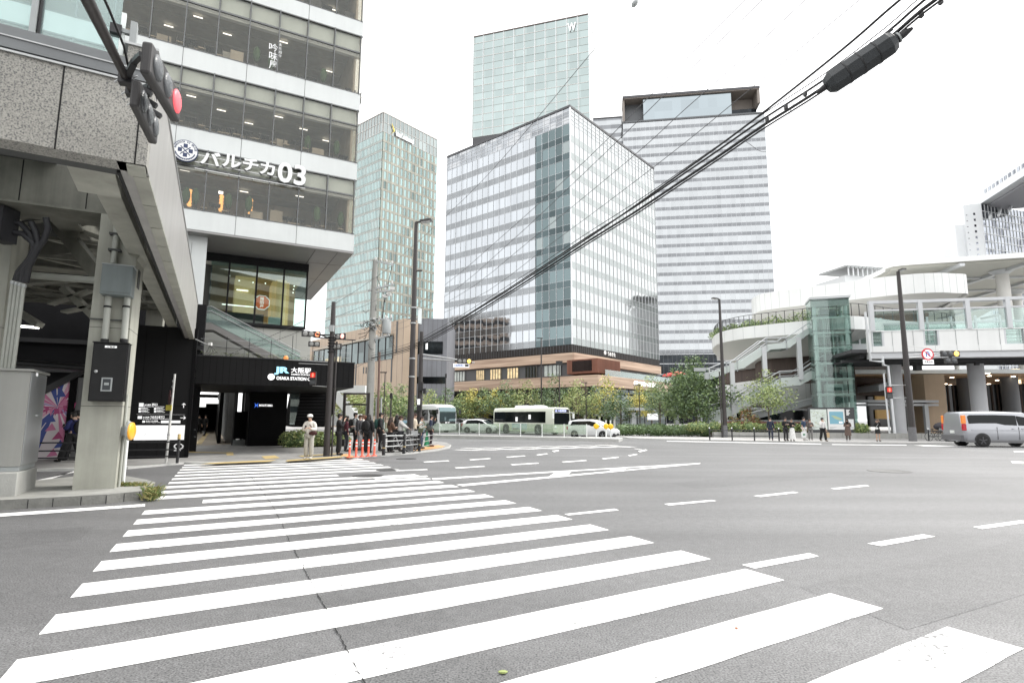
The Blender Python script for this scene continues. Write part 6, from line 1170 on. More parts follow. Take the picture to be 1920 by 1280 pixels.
s = MB(); z = zat(1355, 697, 50); s.bar((bm.x, bm.y, z), (bm.x - 1.9, bm.y, z + .3), .06, .06, STEEL); s.bar((bm.x, bm.y, z + .3), (bm.x - 1.5, bm.y, z + .35), .04, .04, STEEL); s.bbox((bm.x - 2.0, bm.y, z + .2), (1.0, .15, .3), GREYP); s.bbox((bm.x - 1.4, bm.y, z - .35), (.35, .2, .6), GREYP); s.bar((bm.x - .3, bm.y - .05, PH), (bm.x - .3, bm.y - .05, z), .09, .09, DARKPOLE); s.build('signal_arm', tm)
brr = G(1712, 827, PH); trr = lampost('tall dark street lamp carrying the no turning sign at the right', brr, zat(1686, 509, brr.y), .26, .13, (.05, -.5, .05))
# signals and sign on the right lamp
Yr = brr.y - .3
def smallsig(px, py, Y, hd, label, lenses, extra, sc): return signal(label, P(px, py, Y), hd, lenses, extra, sc, back=True)
smallsig(1781, 663, Yr, 90, 'yellow lit traffic light beside the round no turning sign', (LENSOFF, LENSOFF, LYEL), (LENSOFF, LENSOFF), 1.18)
s = MB()
for y in (668, 663): a = P(1700, y + 3, brr.y); s.tube([(brr.x, brr.y, a.z), P(1775, y - 2, Yr + .1)], .035, STEEL, 6)
s.tube([(brr.x, brr.y, zat(1700, 648, brr.y)), P(1760, 655, Yr)], .015, STEEL, 5); s.build('signal_arm', trr)
ns = thing('turn_sign', 'round red edged sign with a crossed blue arrow and a white plate beneath', 'road sign', tuple(P(1739, 664, Yr))); c = P(1739, 664, Yr); SR = M('sign_red', (.6, .03, .04), .4); SB = M('sign_blue', (.04, .16, .5), .4); r_ = .46
s = MB(); s.lathe(c, [(r_, 0), (r_, .04)], SR, 28, (0, -1, 0), False); s.lathe(c + Vector((0, -.042, 0)), [(r_ * .76, 0), (r_ * .76, .004)], SIW, 28, (0, -1, 0), False); s.build('disc', ns)
s = MB(); cy = c.y - .055; ar_ = [(c.x - .13, cy, c.z - .2), (c.x - .13, cy, c.z + .06)] + [(c.x - .02 - .11 * cos(k * PI / 6), cy, c.z + .06 + .11 * sin(k * PI / 6)) for k in range(1, 6)] + [(c.x + .09, cy, c.z + .06), (c.x + .09, cy, c.z - .06)]
for a, b in zip(ar_[:-1], ar_[1:]): s.bar(a, b, .006, .09, SB, (1, 0, 0)) if abs(b[0] - a[0]) < 1e-4 else s.bar(a, b, .09, .006, SB, (0, 1, 0))
s.face([(c.x - .03, cy, c.z - .05), (c.x + .21, cy, c.z - .05), (c.x + .09, cy, c.z - .19)], SB); s.build('arrow', ns); s = MB(); s.bar((c.x - .25, cy - .006, c.z + .25), (c.x + .25, cy - .006, c.z - .25), .07, .004, SR, (0, 1, 0)); s.build('slash', ns)
s = MB(); a = P(1731, 682.5, Yr); b = P(1750, 674, Yr); s.box(WF, a.x, b.x, c.y - .03, c.y, a.z, b.z, SIW); put_text(s, '交差点内', WF, a.x + .08, b.x - .08, a.z + .08, b.z - .08, c.y - .034, M('sign_black', (.02, .02, .02), .5), .004, .015); s.build('plate', ns)
LREDM = M('red_man_lens', (1, .16, .1), .4, emit=.9)
def pedsignal(label, c, hd, sc=1.):
    t = thing('pedestrian_light', label, 'pedestrian light', (0, 0, 0), 'pedestrian lights'); s = MB(); s.box(WF, -.2, .2, -.08, .1, -.42, .42, HOUS); s.box(WF, -.22, .22, -.28, -.08, .4, .43, HOUS); s.box(WF, -.22, .22, -.28, -.08, -.02, .01, HOUS); s.build('housing', t, bevel=.02)
    s = MB(); s.box(WF, -.16, .16, -.095, -.08, .05, .37, M('red_light_back', (.5, .03, .02), .4, emit=.45)); s.build('red_lens', t); s = MB(); s.ball((0, -.1, .31), (.04, .012, .04), LREDM, 8, 6); s.box(WF, -.06, .06, -.11, -.096, .16, .27, LREDM); s.box(WF, -.04, .04, -.11, -.096, .07, .16, LREDM); s.build('standing_figure', t); s = MB(); s.box(WF, -.16, .16, -.095, -.08, -.37, -.05, LENSOFF); s.build('green_lens', t)
    t.location = c; t.rotation_euler = (0, 0, R(90 - hd)); t.scale = (sc,) * 3; return t
pedsignal('pedestrian light showing red on the lamp post in front of the bridge columns', P(1667, 736, Yr), 95, 1.05)
s = MB()
for y in (722.5, 746): s.tube([P(1667, y, Yr + .02), (brr.x, brr.y, zat(1690, y - 1, brr.y))], .025, STEEL, 6)
s.build('light_bracket', trr)
# left signal pole
ba = G(612, 855, PH); sa = thing('signal_pole', 'black signal pole with two pairs of orange lit heads beside the station canopy', 'signal pole', (ba.x, ba.y, PH)); zt = zat(624, 566, ba.y)
s = MB(); s.tube([(ba.x, ba.y, PH), (ba.x, ba.y, zt * .7), (ba.x, ba.y, zt)], [.13, .11, .08], DARKPOLE, 14); s.tube([(ba.x + .19, ba.y + .05, PH), (ba.x + .19, ba.y + .05, zat(622, 640, ba.y))], .04, DARKPOLE, 8); s.build('pole', sa)
s = MB(); z = zat(620, 628, ba.y); s.bbox((ba.x, ba.y - .14, z + .25), (.2, .14, .26), GREYP)
for dz in (0, -.18): s.tube([(ba.x, ba.y, z + dz), P(590, 627 + dz * 20, ba.y)], .03, DARKPOLE, 6); s.tube([(ba.x, ba.y, z + dz), P(634, 630, ba.y)], .03, DARKPOLE, 6)
for k in range(6): a = k * 1.1; s.lathe((ba.x, ba.y, z - .1 - k * .12), [(.15, -.03), (.17, .02)], BLACKM, 10)
s.build('signal_bracket', sa)
smallsig(583.5, 626, ba.y - .05, 62, 'orange lit traffic light on the left arm of the pole by the canopy', (LENSOFFG, LENSOFFG, LREDO), (), .62); smallsig(589, 645, ba.y - .02, 68, 'small two lens light hung under the left signal arm by the canopy', (LENSOFFG, LENSOFFG), (), .55)
smallsig(635, 631, ba.y - .1, 118, 'pale three lens traffic light on the right side of the pole by the canopy', (LENSOFFG, LENSOFFG, LPINK), (), .62); smallsig(632, 650, ba.y - .08, 118, 'small two lens light under the right hand signal by the canopy', (LENSOFFG, LENSOFFG), (), .6)
pedsignal('pedestrian light showing a red figure in front of the station canopy lettering', P(587, 709, ba.y - .05), 88, .62)
s = MB()
for x0, y0, y1 in ((533, 674, 679), (560, 681, 683.5), (586, 723, 725)): s.tube([P(x0, y0, ba.y - .03), (ba.x, ba.y, zat(611, y1, ba.y))], .014, STEEL, 6)
s.build('light_bracket', sa); s = MB(); p = P(536, 671, ba.y - .03); s.lathe(p, [(.09, -.05), (.1, .02), (.05, .09)], M('amber_beacon', (.7, .25, .06), .4, emit=.25), 12); s.build('beacon', sa)
# second signal pole
bb = G(785, 838, PH); sbp = thing('signal_pole', 'dark pole with a long arm and direction plate in front of the coach', 'signal pole', (bb.x, bb.y, PH)); zt = zat(795, 622, bb.y)
s = MB(); s.tube([(bb.x, bb.y, PH), (bb.x, bb.y, zt)], [.15, .1], DARKPOLE, 14); s.build('pole', sbp)
s = MB(); s.tube([(bb.x, bb.y, zat(795, 664, bb.y)), P(858, 674, bb.y)], [.05, .035], STEEL, 8); s.tube([(bb.x, bb.y, zat(795, 672, bb.y)), P(852, 676, bb.y)], [.05, .03], STEEL, 8); s.tube([P(858, 674, bb.y), P(890, 680, bb.y)], .03, STEEL, 6); s.build('arm', sbp)
smallsig(871, 677, bb.y - .1, 92, 'yellow lit traffic light on the long arm in front of the podium windows', (LENSOFFG, LENSOFFG, LYEL), (), .66)
s = MB(); a = P(850, 689, bb.y); b = P(880, 681.5, bb.y); s.box(WF, a.x, b.x, bb.y - .1, bb.y - .06, a.z, b.z, SIW); put_text(s, '大阪駅西口', WF, a.x + .04, a.x + (b.x - a.x) * .7, a.z + .05, b.z - .05, bb.y - .104, SB, .004, .02); s.box(WF, a.x + (b.x - a.x) * .74, b.x - .03, bb.y - .106, bb.y - .1, a.z + .05, b.z - .05, BLACKM); s.build('direction_plate', sbp)
for x, y0, y1, w_ in ((789, 716, 732, .22), (786, 752, 770, .24), (796, 728, 738, .14)): s = MB(); a = P(x, y1, bb.y - .15); b = P(x, y0, bb.y - .15); s.bbox((a.x, a.y, (a.z + b.z) / 2), (w_, .2, b.z - a.z), BLACKM); s.build('control_box', sbp)
for q, e in (((785, 753, bb.y - .27), (.14, .06, .3)), ((800, 649, bb.y - .12), (.1, .1, .35))): s = MB(); s.bbox(P(*q), e, SIW); s.build('white_box', sbp)
# utility pole
bu = P(692, 790, 36); bu.z = 0; up_ = thing('utility_pole', 'grey concrete utility pole with crossarms, transformer can and tangled wires', 'utility pole', (bu.x, bu.y, 0)); zt = zat(699, 488, 36); UPC = M('pole_concrete', (.33, .33, .31), .8, noise=(2, .12), streak=(5, .12))
s = MB(); s.tube([(bu.x, bu.y, 0), (bu.x, bu.y, zt)], [.27, .17], UPC, 14); s.build('pole', up_); s = MB(); s.tube([(bu.x + .55, bu.y, 0), (bu.x + .5, bu.y, zat(708, 660, 36))], .075, M('brown_conduit', (.16, .1, .08), .6), 8); s.tube([(bu.x + .72, bu.y, 0), (bu.x + .72, bu.y, zat(712, 745, 36))], .06, STEEL, 8); s.tube([(bu.x + .42, bu.y, 0), (bu.x + .42, bu.y, zat(708, 745, 36))], .06, UPC, 8); s.build('conduit', up_)
INSU = M('insulator', (.62, .62, .6), .35)
for (x0, y0, x1, y1) in ((698, 488, 738, 497), (690, 545, 738, 533), (697, 548, 736, 545), (695, 600, 736, 597), (690, 640, 730, 628)):
    s = MB(); a, b = P(x0, y0, 36), P(x1, y1, 35.6); s.bar(a, b, .09, .09, STEEL)
    for k in range(4): q = a.lerp(b, .15 + k * .26); s.lathe(q + Vector((0, 0, .05)), [(.03, 0), (.075, .06), (.04, .1), (.07, .15), (.03, .2)], INSU, 8)
    s.build('crossarm', up_)
rg = random.Random(8)
s = MB(); p = P(725, 613, 35.7); s.lathe((p.x, p.y, p.z - .42), [(.27, 0), (.28, .05), (.28, .85), (.2, .92)], GREYP, 14); s.lathe((p.x, p.y, p.z + .5), [(.05, 0), (.09, .1), (.04, .2)], INSU, 8); s.build('transformer', up_)
s = MB()
for k in range(26):
    x = 700 + rg.gauss(0, 12); y = 610 + rg.gauss(0, 12); a = P(x, y, 36 + rg.uniform(-.5, .3)); b = P(x + rg.gauss(0, 16), y + rg.gauss(0, 12), 35.8); m_ = (a + b) / 2 + Vector((0, 0, -.15)); s.tube([a, m_, b], .018, BLACKM, 5)
for k in range(16): x = 700 + rg.gauss(0, 13); y = 608 + rg.gauss(0, 9); q = P(x, y, 35.7); s.bbox(q, (.16, .12, .1), rg.choice([STEEL, GREYP, INSU]))
for x, y in ((729, 552), (722, 555), (735, 541)): s.bbox(P(x, y, 35.6), (.3, .15, .2), INSU)
s.tube([P(700, 500, 36), P(722, 560, 35.8), P(712, 640, 35.9)], .02, BLACKM, 5); s.tube([P(735, 500, 35.8), P(718, 575, 35.8), P(716, 600, 35.8)], .02, BLACKM, 5); s.build('wire_tangle', up_)
# thin far lamp posts
for px, y0, y1, Y, r_, lb in ((720, 698, 800, 58, .07, 'thin grey lamp post in front of the tan building'), (733, 736, 800, 52, .09, 'short thin dark post left of the crowd lamp, in front of the hedge trees'), (835, 700, 800, 70, .07, 'thin dark post rising behind the roof of the coach'), (1015, 634, 790, 72, .11, 'thin dark lamp post behind the city bus'), (1049, 676, 790, 70, .09, 'thin dark signal post right of the city bus roof'), (1099, 717, 790, 70, .08, 'short thin lamp post above the podium corner trees'), (1199, 722, 800, 62, .06, 'thin post among the yellow trees by the podium sign')):
    t = thing('thin_post', lb, 'post', (P(px, 790, Y).x, Y, 0)); x = P(px, 760, Y).x; s = MB(); s.tube([(x, Y, 0), (x, Y, zat(px, y0, Y))], [r_, r_ * .7], DARKPOLE, 8); s.build('pole', t); s = MB(); z = zat(px, y0, Y); s.bbox((x - .2, Y, z), (.75, .2, .1), DARKPOLE) if px not in (835, 733, 1049) else s.bbox((x, Y, z - .3), (.8 if px == 1049 else .2, .3, .5), BLACKM); s.build('head', t)
# ================================================================ overhead cables
CAB = M('cable_black', (.012, .012, .013), .55); WIRE = M('wire_grey', (.09, .09, .095), .5)
def cable(label, a, b, pxs, r, m_=CAB, name='overhead_cable', group='overhead cables'):
    """a, b: plan ends (x, y); every listed pixel column gives the height there, so the cable keeps its real sag"""
    a = Vector(a[:2]); b = Vector(b[:2]); pts_ = []
    for x, y in pxs:
        d = ray(x, y); t_ = (a.x * d.y - a.y * d.x) / ((b.y - a.y) * d.x - (b.x - a.x) * d.y); q = a + (b - a) * t_; pts_.append(Vector((q.x, q.y, CAMH + d.z * (q.y / d.y))))
    out = curve(pts_, 4); s = MB(); s.tube(out, r, m_, 7); t = tag(s.build(name, off=tuple(out[0])), label, 'cable', group); return out
A_ = P(1765, -8, 6.2); B_ = P(695, 672, 36)
bund = [(2050, -190), (1765, -8), (1660, 78), (1545, 163), (1430, 236), (1350, 291), (1280, 338), (1190, 398), (1100, 454), (1000, 519), (900, 582), (832, 622), (765, 655), (695, 672)]
o1 = cable('thickest lower black cable of the bundle crossing the picture from the top right', A_, B_, bund, .023)
for k, (dy0, r_, lb) in enumerate(((-15, .017, 'second black cable of the bundle, just above the thickest one'), (-27, .008, 'thin messenger wire along the upper side of the cable bundle'), (8, .014, 'lowest black cable of the bundle, carrying the dark splice closure'))):
    cable(lb, A_, B_, [(x, y + dy0 * (.35 + .65 * max(0, (x - 700) / 1050))) for x, y in bund], r_)
cable('single straight black cable running above the bundle to the top edge', P(1690, -5, 6.5), B_, [(1900, -170), (1690, -2), (1600, 76), (1500, 157), (1380, 250), (1255, 340), (1130, 428), (1000, 514), (900, 577), (832, 618), (765, 652), (695, 671)], .017)
cl = thing('splice_closure', 'dark boxy cable splice closure hanging on the cables near the top right', 'cable closure', tuple(P(1613, 118, 6.9))); e0, e1 = P(1548, 163, 7.05), P(1680, 74, 6.65); dr = (e1 - e0).normalized(); prof = [(.0, .06), (.02, .11), (.1, .155), (.5, .16), (.9, .155), (.97, .12), (1.0, .07)]
CLM = M('closure_plastic', (.02, .024, .027), .45, noise=(9, .2)); s = MB(); s.tube([e0 + (e1 - e0) * t_ for t_, _ in prof], [r_ for _, r_ in prof], CLM, 8, sm=False); s.build('body', cl, bevel=.004)
s = MB(); s.bar(e0 + (e1 - e0) * .08 + Vector((-.0, -.04, .15)), e0 + (e1 - e0) * .94 + Vector((0, -.04, .15)), .03, .02, CAB); 
for t_ in (.3, .5, .72): s.tube([e0 + (e1 - e0) * t_ - dr * .008, e0 + (e1 - e0) * t_ + dr * .008], .164, CAB, 8)
s.build('seam', cl)
s = MB(); s.tube([e0 - dr * .12, e0 - dr * .03, e0 + dr * .03], [.02, .045, .04], CAB, 8); s.build('cable_entry', cl); s = MB(); s.tube([e1 - dr * .02, e1 + dr * .1, e1 + dr * .2], [.06, .05, .02], CAB, 8); s.lathe(e1 + dr * .02, [(.07, 0), (.07, .02)], GREYP, 10, tuple(dr)); s.build('cable_entry', cl)
s = MB()
for t_ in (-.9, -.6, -.3, 1.35, 1.6, 1.85): q = e0 + (e1 - e0) * t_ + Vector((0, 0, .09)); s.bbox(q, (.035, .05, .06), BLACKM)
s.build('cable_clip', cl)
s = MB(); lp = [P(x, y, 8.4) for x, y in ((1394, 262), (1408, 272), (1424, 283), (1440, 283), (1458, 268), (1472, 240), (1482, 208), (1490, 190))]; s.tube(curve(lp, 4), .004, WIRE, 5); tag(s.build('loose_wire', off=tuple(lp[0])), 'thin loose wire loop hanging below the cable bundle', 'wire')
Uq = P(738, 600, 35.8); Up = P(735, 496, 35.8)
for lb, pxs, e in (('leftmost of the four thin grey wires across the sky', ((1430, -32), (1397, 1), (1250, 148), (1099, 300), (945, 440), (833, 535), (738, 600)), Uq), ('second from the left of the four thin grey wires across the sky', ((1460, -32), (1400, 29), (1260, 164), (1121, 300), (950, 460), (833, 556), (725, 608)), Uq), ('third from the left of the four thin grey wires across the sky', ((1550, -38), (1400, 103), (1280, 209), (1179, 300), (1000, 446), (850, 560), (715, 620)), Uq), ('rightmost of the four thin grey wires across the sky', ((1655, -38), (1612, 0), (1400, 173), (1243, 300), (1040, 452), (870, 570), (710, 630)), Uq)):
    cable(lb, P(pxs[0][0], pxs[0][1], 8.0), e, pxs, .0075, WIRE)
hw = cable('thin high wire with a round insulator at the top edge', P(1230, -42, 9), Up, [(1230, -42), (1190, 8), (1153, 48), (1100, 110), (1000, 230), (905, 338), (820, 420), (735, 496)], .007, WIRE)
bi = P(1190, 7, 9.35); s = MB(); s.lathe(bi, [(.02, -.07), (.045, -.04), (.05, 0), (.045, .04), (.02, .07)], GREYP, 12, (.6, -.2, .7)); tag(s.build('wire_insulator', off=tuple(bi)), 'small round grey insulator on the wire at the top edge', 'insulator')
for lb, pxs, Yb_ in (('upper wire falling from the utility pole to the left behind the canopy signals', ((737, 497), (690, 530), (630, 568), (560, 606), (440, 660), (345, 700)), 34), ('lower wire falling from the utility pole to the left behind the canopy signals', ((735, 548), (690, 570), (640, 590), (560, 622), (470, 652), (392, 648)), 33), ('dark wire from the pole to the black canopy edge', ((693, 672), (680, 682), (664, 690), (655, 694)), 28)):
    e = P(pxs[-1][0], pxs[-1][1], {34: 24, 33: 22.5, 28: 26.3}[Yb_]); cable(lb, P(pxs[0][0], pxs[0][1], 35.8), e, pxs, .012, CAB)
s = MB(); s.tube([P(367, 636, 21.8), P(388, 646, 21.6), P(394, 646, 21.5)], .025, STEEL, 6); s.bbox(P(394, 645, 21.5), (.12, .1, .12), INSU)
for k in range(4): s.tube([P(394, 646, 21.5), P(388 + k * 6, 660, 21.5), P(376 + k * 3, 668, 21.5)], .008, CAB, 5)
s.build('wire_bracket', vd)
# ================================================================ kerb furniture
ORG = M('orange_plastic', (.75, .1, .045), .5); RFW = M('reflective_white', (.8, .8, .78), .35)
t0 = None
for k, x in enumerate((655, 667.5, 679, 690.5, 701.5)):
    g_ = G(x, 857.5 - k * .8, PH); lb = 'orange delineator post, %s in the row of five before the crowd' % ('leftmost', 'second from the left', 'middle one', 'second from the right', 'rightmost')[k]
    if t0 is None:
        t0 = thing('delineator_post', lb, 'bollard', (0, 0, 0), 'orange delineator posts'); s = MB(); s.lathe((0, 0, 0), [(.12, 0), (.1, .03), (.04, .045), (.038, .6), (.036, .65), (.02, .67)], ORG, 14); s.build('post', t0)
        for z in (.4, .53): s = MB(); s.lathe((0, 0, z), [(.0395, 0), (.0395, .06)], RFW, 14); s.build('reflective_band', t0)
        t0.location = g_
    else: dup(t0, g_, 0, lb)
gp = [G(719, 853, PH), G(757, 850, PH), G(786, 846, PH)]; gr = thing('guard_rail', 'three rail pedestrian guard in front of the crowd at the rounded kerb', 'guard rail', tuple(gp[1])); ext = G(818, 838, PH)
s = MB()
for z in (.78, .56, .34):
    l_ = [gp[0] + Vector((-.05, 0, z)), gp[1] + Vector((0, 0, z)), gp[2] + Vector((0, 0, z))]; s.tube(curve(l_, 3), .025, STEEL, 8)
s.build('rail', gr)
for p in gp:
    s = MB(); s.tube([p, p + Vector((0, 0, .85))], .07, BLACKM, 12); po = s.build('post', gr); s = MB(); s.lathe(p + Vector((0, 0, .28)), [(.0715, 0), (.0715, .04)], YEL, 12); s.build('reflective_band', po)
c = G(800, 837, PH); cn2 = thing('traffic_cone', 'green traffic cone between the last rail post and the person in navy', 'traffic cone', tuple(c)); GRN = M('green_plastic', (.02, .3, .13), .45); s = MB(); s.lathe((c.x, c.y, PH), [(.17, .03), (.15, .1), (.03, .78), (.025, .8)], GRN, 16); s.build('cone', cn2); s = MB(); s.bbox((c.x, c.y, PH + .015), (.42, .42, .03), GRN); s.build('base', cn2)
s = MB(); e = G(826, 836, PH)
for z in (.66, .42, .2): s.tube([gp[2] + Vector((.1, .3, z)), (c.x + .5, c.y + .3, PH + z)], .02, STEEL, 6)
tag(s.build('low_barrier', off=tuple(c)), 'short grey rails behind the green cone', 'barrier')
# median fence and yellow markers
mf = thing('median_fence', 'low pale translucent fence along the white median in front of the buses', 'fence', (0, 46, .22)); FGL = glass('fence_panel', (.86, .92, .86), .02, dens=(.6, .66, .58, .1)); m0, m1 = Vector((G(660, 813, .22).x, G(660, 813, .22).y, .22)), Vector((G(1088, 819, .22).x, G(1088, 819, .22).y, .22))
m0 = Vector((-14, 49.6, .22)); m1 = Vector((5.6, 42.9, .22)); n = 12
for k in range(n): a = m0.lerp(m1, k / n); b = m0.lerp(m1, (k + .97) / n); s = MB(); s.bar((a + b) / 2 - (b - a) / 2 + Vector((0, 0, .6)), b + Vector((0, 0, .6)), .02, .75, FGL); s.build('panel', mf)
for k in range(n + 1): a = m0.lerp(m1, k / n); s = MB(); s.tube([a, a + Vector((0, 0, 1.0))], .035, WHITE, 8); s.build('post', mf)
YMK = M('yellow_marker', (.8, .5, .02), .4, emit=.06); t0 = None
for x, Y, lb in ((1118, 42.2, 'left yellow disc marker standing on the end of the white median'), (1136.5, 41.9, 'middle yellow disc marker, half overlapping the right one on the median'), (1145, 41.0, 'right yellow disc marker at the tip of the white median')):
    p = P(x, 815, Y)
    if t0 is None:
        t0 = thing('disc_marker', lb, 'road marker', (0, 0, 0), 'yellow median markers'); s = MB(); s.tube([(0, 0, 0), (0, 0, 1.3)], .05, WHITE, 8); s.build('post', t0); s = MB(); s.lathe((0, -.02, .85), [(.2, 0), (.2, .06), (.1, .09)], YMK, 18, (0, -1, 0)); s.build('disc', t0); t0.location = (p.x, Y, .22)
    else: dup(t0, (p.x, Y, .22), 0, lb)
# ================================================================ vehicles
CARGL = M('vehicle_glass', (.008, .01, .011), .08, spec=.22); TYRE = M('tyre', (.012, .012, .012), .8); RIM = M('wheel_rim', (.35, .36, .37), .3, .7); RIMD = M('dark_wheel_rim', (.07, .07, .075), .35, .5); HEADL = M('headlamp', (.75, .78, .8), .1); PLATE = M('number_plate', (.6, .62, .6), .5); TRIM = M('vehicle_trim', (.02, .02, .021), .5)
def wheel(t, x, y, r_, w_, rim):
    s = MB(); sg = 1 if y > 0 else -1; s.lathe((x, y - sg * w_ / 2, r_), [(r_ * .9, 0), (r_, w_ * .15), (r_, w_ * .85), (r_ * .92, w_), (r_ * .66, w_)], TYRE, 22, (0, sg, 0)); o = s.build('wheel', t)
    s = MB(); s.lathe((x, y + sg * w_ * .5, r_), [(r_ * .66, -.02), (r_ * .62, .0), (r_ * .2, -.02), (r_ * .1, .015)], rim, 18, (0, sg, 0))
    for k in range(5): a = 2 * PI * k / 5 + .3; s.bar((x, y + sg * (w_ * .5 - .005), r_), (x + cos(a) * r_ * .62, y + sg * (w_ * .5 - .005), r_ + sin(a) * r_ * .62), r_ * .16, .03, rim, (0, sg, 0))
    s.build('rim', o)
def loft(rings, m_, sm=True):
    s = MB(); n = len(rings[0]); V = [p for r_ in rings for p in r_]
    s.poly(V, [(i * n + j, i * n + (j + 1) % n, (i + 1) * n + (j + 1) % n, (i + 1) * n + j) for i in range(len(rings) - 1) for j in range(n)], m_, sm); s.face(rings[0][::-1], m_); s.face(rings[-1], m_); return s
def section(x, zl, zb, zt, wl, wb, wt):
    """one slice across the car: sill, belt line, roof"""
    h = [(wl * .9, zl), (wl, zl + .08), (wb, (zl + zb) / 2), (wb * .985, zb), (wt + (wb - wt) * .25, zb + (zt - zb) * .6), (wt, zt - .06), (wt * .82, zt)]
    return [(x, -y, z) for y, z in h] + [(x, y, z) for y, z in h[::-1]]
def car(label, loc, hd, paint_, secs, wins, wheels, L, W, group='cars beyond the median', lights=True, scale=1., rim=RIM, name='parked_car', cat='car', extra=None):
    t = thing(name, label, cat, (0, 0, 0), group); s = loft([section(*q) for q in secs], paint_); s.build('body', t, bevel=.02)
    for w_ in wins:
        s = MB()
        for sg in ((1, -1) if len(w_) > 1 and w_[0] == 'side' else (1,)):
            if w_[0] == 'side': s.poly([(x, sg * (y + .012), z) for x, y, z in w_[1]] + [(x, sg * (y - .03), z) for x, y, z in w_[1]], [tuple(range(len(w_[1]))), tuple(range(2 * len(w_[1]) - 1, len(w_[1]) - 1, -1))] + [(i, (i + 1) % len(w_[1]), (i + 1) % len(w_[1]) + len(w_[1]), i + len(w_[1])) for i in range(len(w_[1]))], CARGL); s.build('side_window', t); s = MB()
            else:
                n = len(w_[1]); dx = .015 if w_[0] == 'front' else -.015; s.poly([(x + dx, y, z + .01) for x, y, z in w_[1]] + [(x - dx * 3, y, z - .02) for x, y, z in w_[1]], [tuple(range(n)), tuple(range(2 * n - 1, n - 1, -1))] + [(i, (i + 1) % n, (i + 1) % n + n, i + n) for i in range(n)], CARGL)
        if w_[0] != 'side': s.build({'front': 'windscreen', 'rear': 'rear_window'}[w_[0]], t)
    for x, r_ in wheels:
        for sg in (1, -1):
            s = MB(); s.lathe((x, sg * (W / 2 - .15), r_ * 1.05), [(r_ * 1.16, 0), (r_ * 1.16, .155), (r_ * 1.0, .158)], TRIM, 20, (0, sg, 0), False); s.build('wheel_arch', t); wheel(t, x, sg * (W / 2 - .07), r_, .2, rim)
    if lights:
        xf = max(q[0] for q in secs); xr = min(q[0] for q in secs)
        for sg in (1, -1):
            s = MB(); s.ball((xf - .14, sg * W * .36, .68), (.17, .2, .09), HEADL, 10, 6); s.build('headlight', t); s = MB(); s.box(WF, xr - .012, xr + .12, sg * W * .44 - .1, sg * W * .44 + .1, .75, 1.05, M('tail_lamp', (.4, .02, .02), .25) if 'tail_lamp' not in bpy.data.materials else bpy.data.materials['tail_lamp']); s.build('tail_light', t); s = MB(); s.ball((L * .19, sg * (W / 2 + .08), .98), (.08, .1, .07), paint_, 8, 5); s.build('mirror', t)
        s = MB(); s.box(WF, xf - .03, xf + .012, -.55, .55, .3, .5, TRIM); s.box(WF, xf + .0, xf + .018, -.17, .17, .42, .58, PLATE); s.build('front_grille', t)
    if extra: extra(t)
    t.location = loc; t.rotation_euler.z = R(90 - hd); t.scale = (scale,) * 3; return t
WPA = M('white_car_paint', (.72, .73, .73), .2, coat=.6); GPA = M('grey_car_paint', (.3, .31, .32), .22, .3, coat=.6); KPA = M('black_car_paint', (.012, .012, .013), .18, coat=.7); SPA = M('silver_van_paint', (.37, .38, .405), .25, .45, coat=.5)
HB = [(-1.98, .3, .78, .86, .6, .72, .6), (-1.9, .22, .92, 1.35, .78, .84, .56), (-1.3, .2, .93, 1.5, .84, .86, .62), (-.2, .2, .93, 1.52, .85, .87, .64), (.5, .2, .93, 1.4, .85, .87, .62), (1.15, .2, .92, .98, .84, .86, .74), (1.75, .22, .78, .84, .8, .83, .66), (2.02, .32, .6, .66, .62, .7, .5)]
HW = [('side', [(-1.55, .8, 1.0), (-1.35, .7, 1.38), (-.2, .72, 1.42), (.45, .74, 1.3), (.95, .81, 1.0)]), ('front', [(1.12, -.66, .99), (1.12, .66, .99), (.52, .58, 1.37), (.52, -.58, 1.37)])]
car('white hatchback standing between the coach and the city bus', G(880, 812) + Vector((1.2, 1, 0)), 112, WPA, HB, HW, ((-1.28, .31), (1.3, .31)), 4, 1.74)
car('grey car half hidden behind the white hatchback', P(872, 800, 74).xy.to_3d(), 140, GPA, HB, HW, ((-1.28, .31), (1.3, .31)), 4, 1.74, scale=1.05); car('black car in the shade under the trees left of the city bus', P(914, 800, 74).xy.to_3d(), 100, KPA, HB, HW, ((-1.28, .31), (1.3, .31)), 4, 1.74, scale=1.1)
WG = [(-2.2, .3, .9, 1.0, .7, .78, .66), (-2.12, .24, 1.0, 1.55, .82, .88, .62), (-1.2, .22, 1.0, 1.68, .87, .9, .66), (.1, .22, 1.0, 1.68, .88, .91, .67), (.75, .22, 1.0, 1.5, .88, .91, .66), (1.45, .22, .98, 1.05, .87, .89, .76), (2.0, .25, .85, .9, .82, .86, .68), (2.25, .34, .66, .74, .66, .74, .54)]
WW = [('side', [(-1.9, .82, 1.08), (-1.7, .73, 1.48), (.1, .75, 1.53), (.68, .77, 1.42), (1.2, .84, 1.08)]), ('front', [(1.4, -.7, 1.06), (1.4, .7, 1.06), (.78, .62, 1.46), (.78, -.62, 1.46)])]
car('white family car with dark windows at the front of the queue by the yellow discs', Vector((P(1112, 812, 47.5).x, 47.5, 0)), 128, WPA, WG, WW, ((-1.38, .33), (1.45, .33)), 4.4, 1.8, scale=.93)
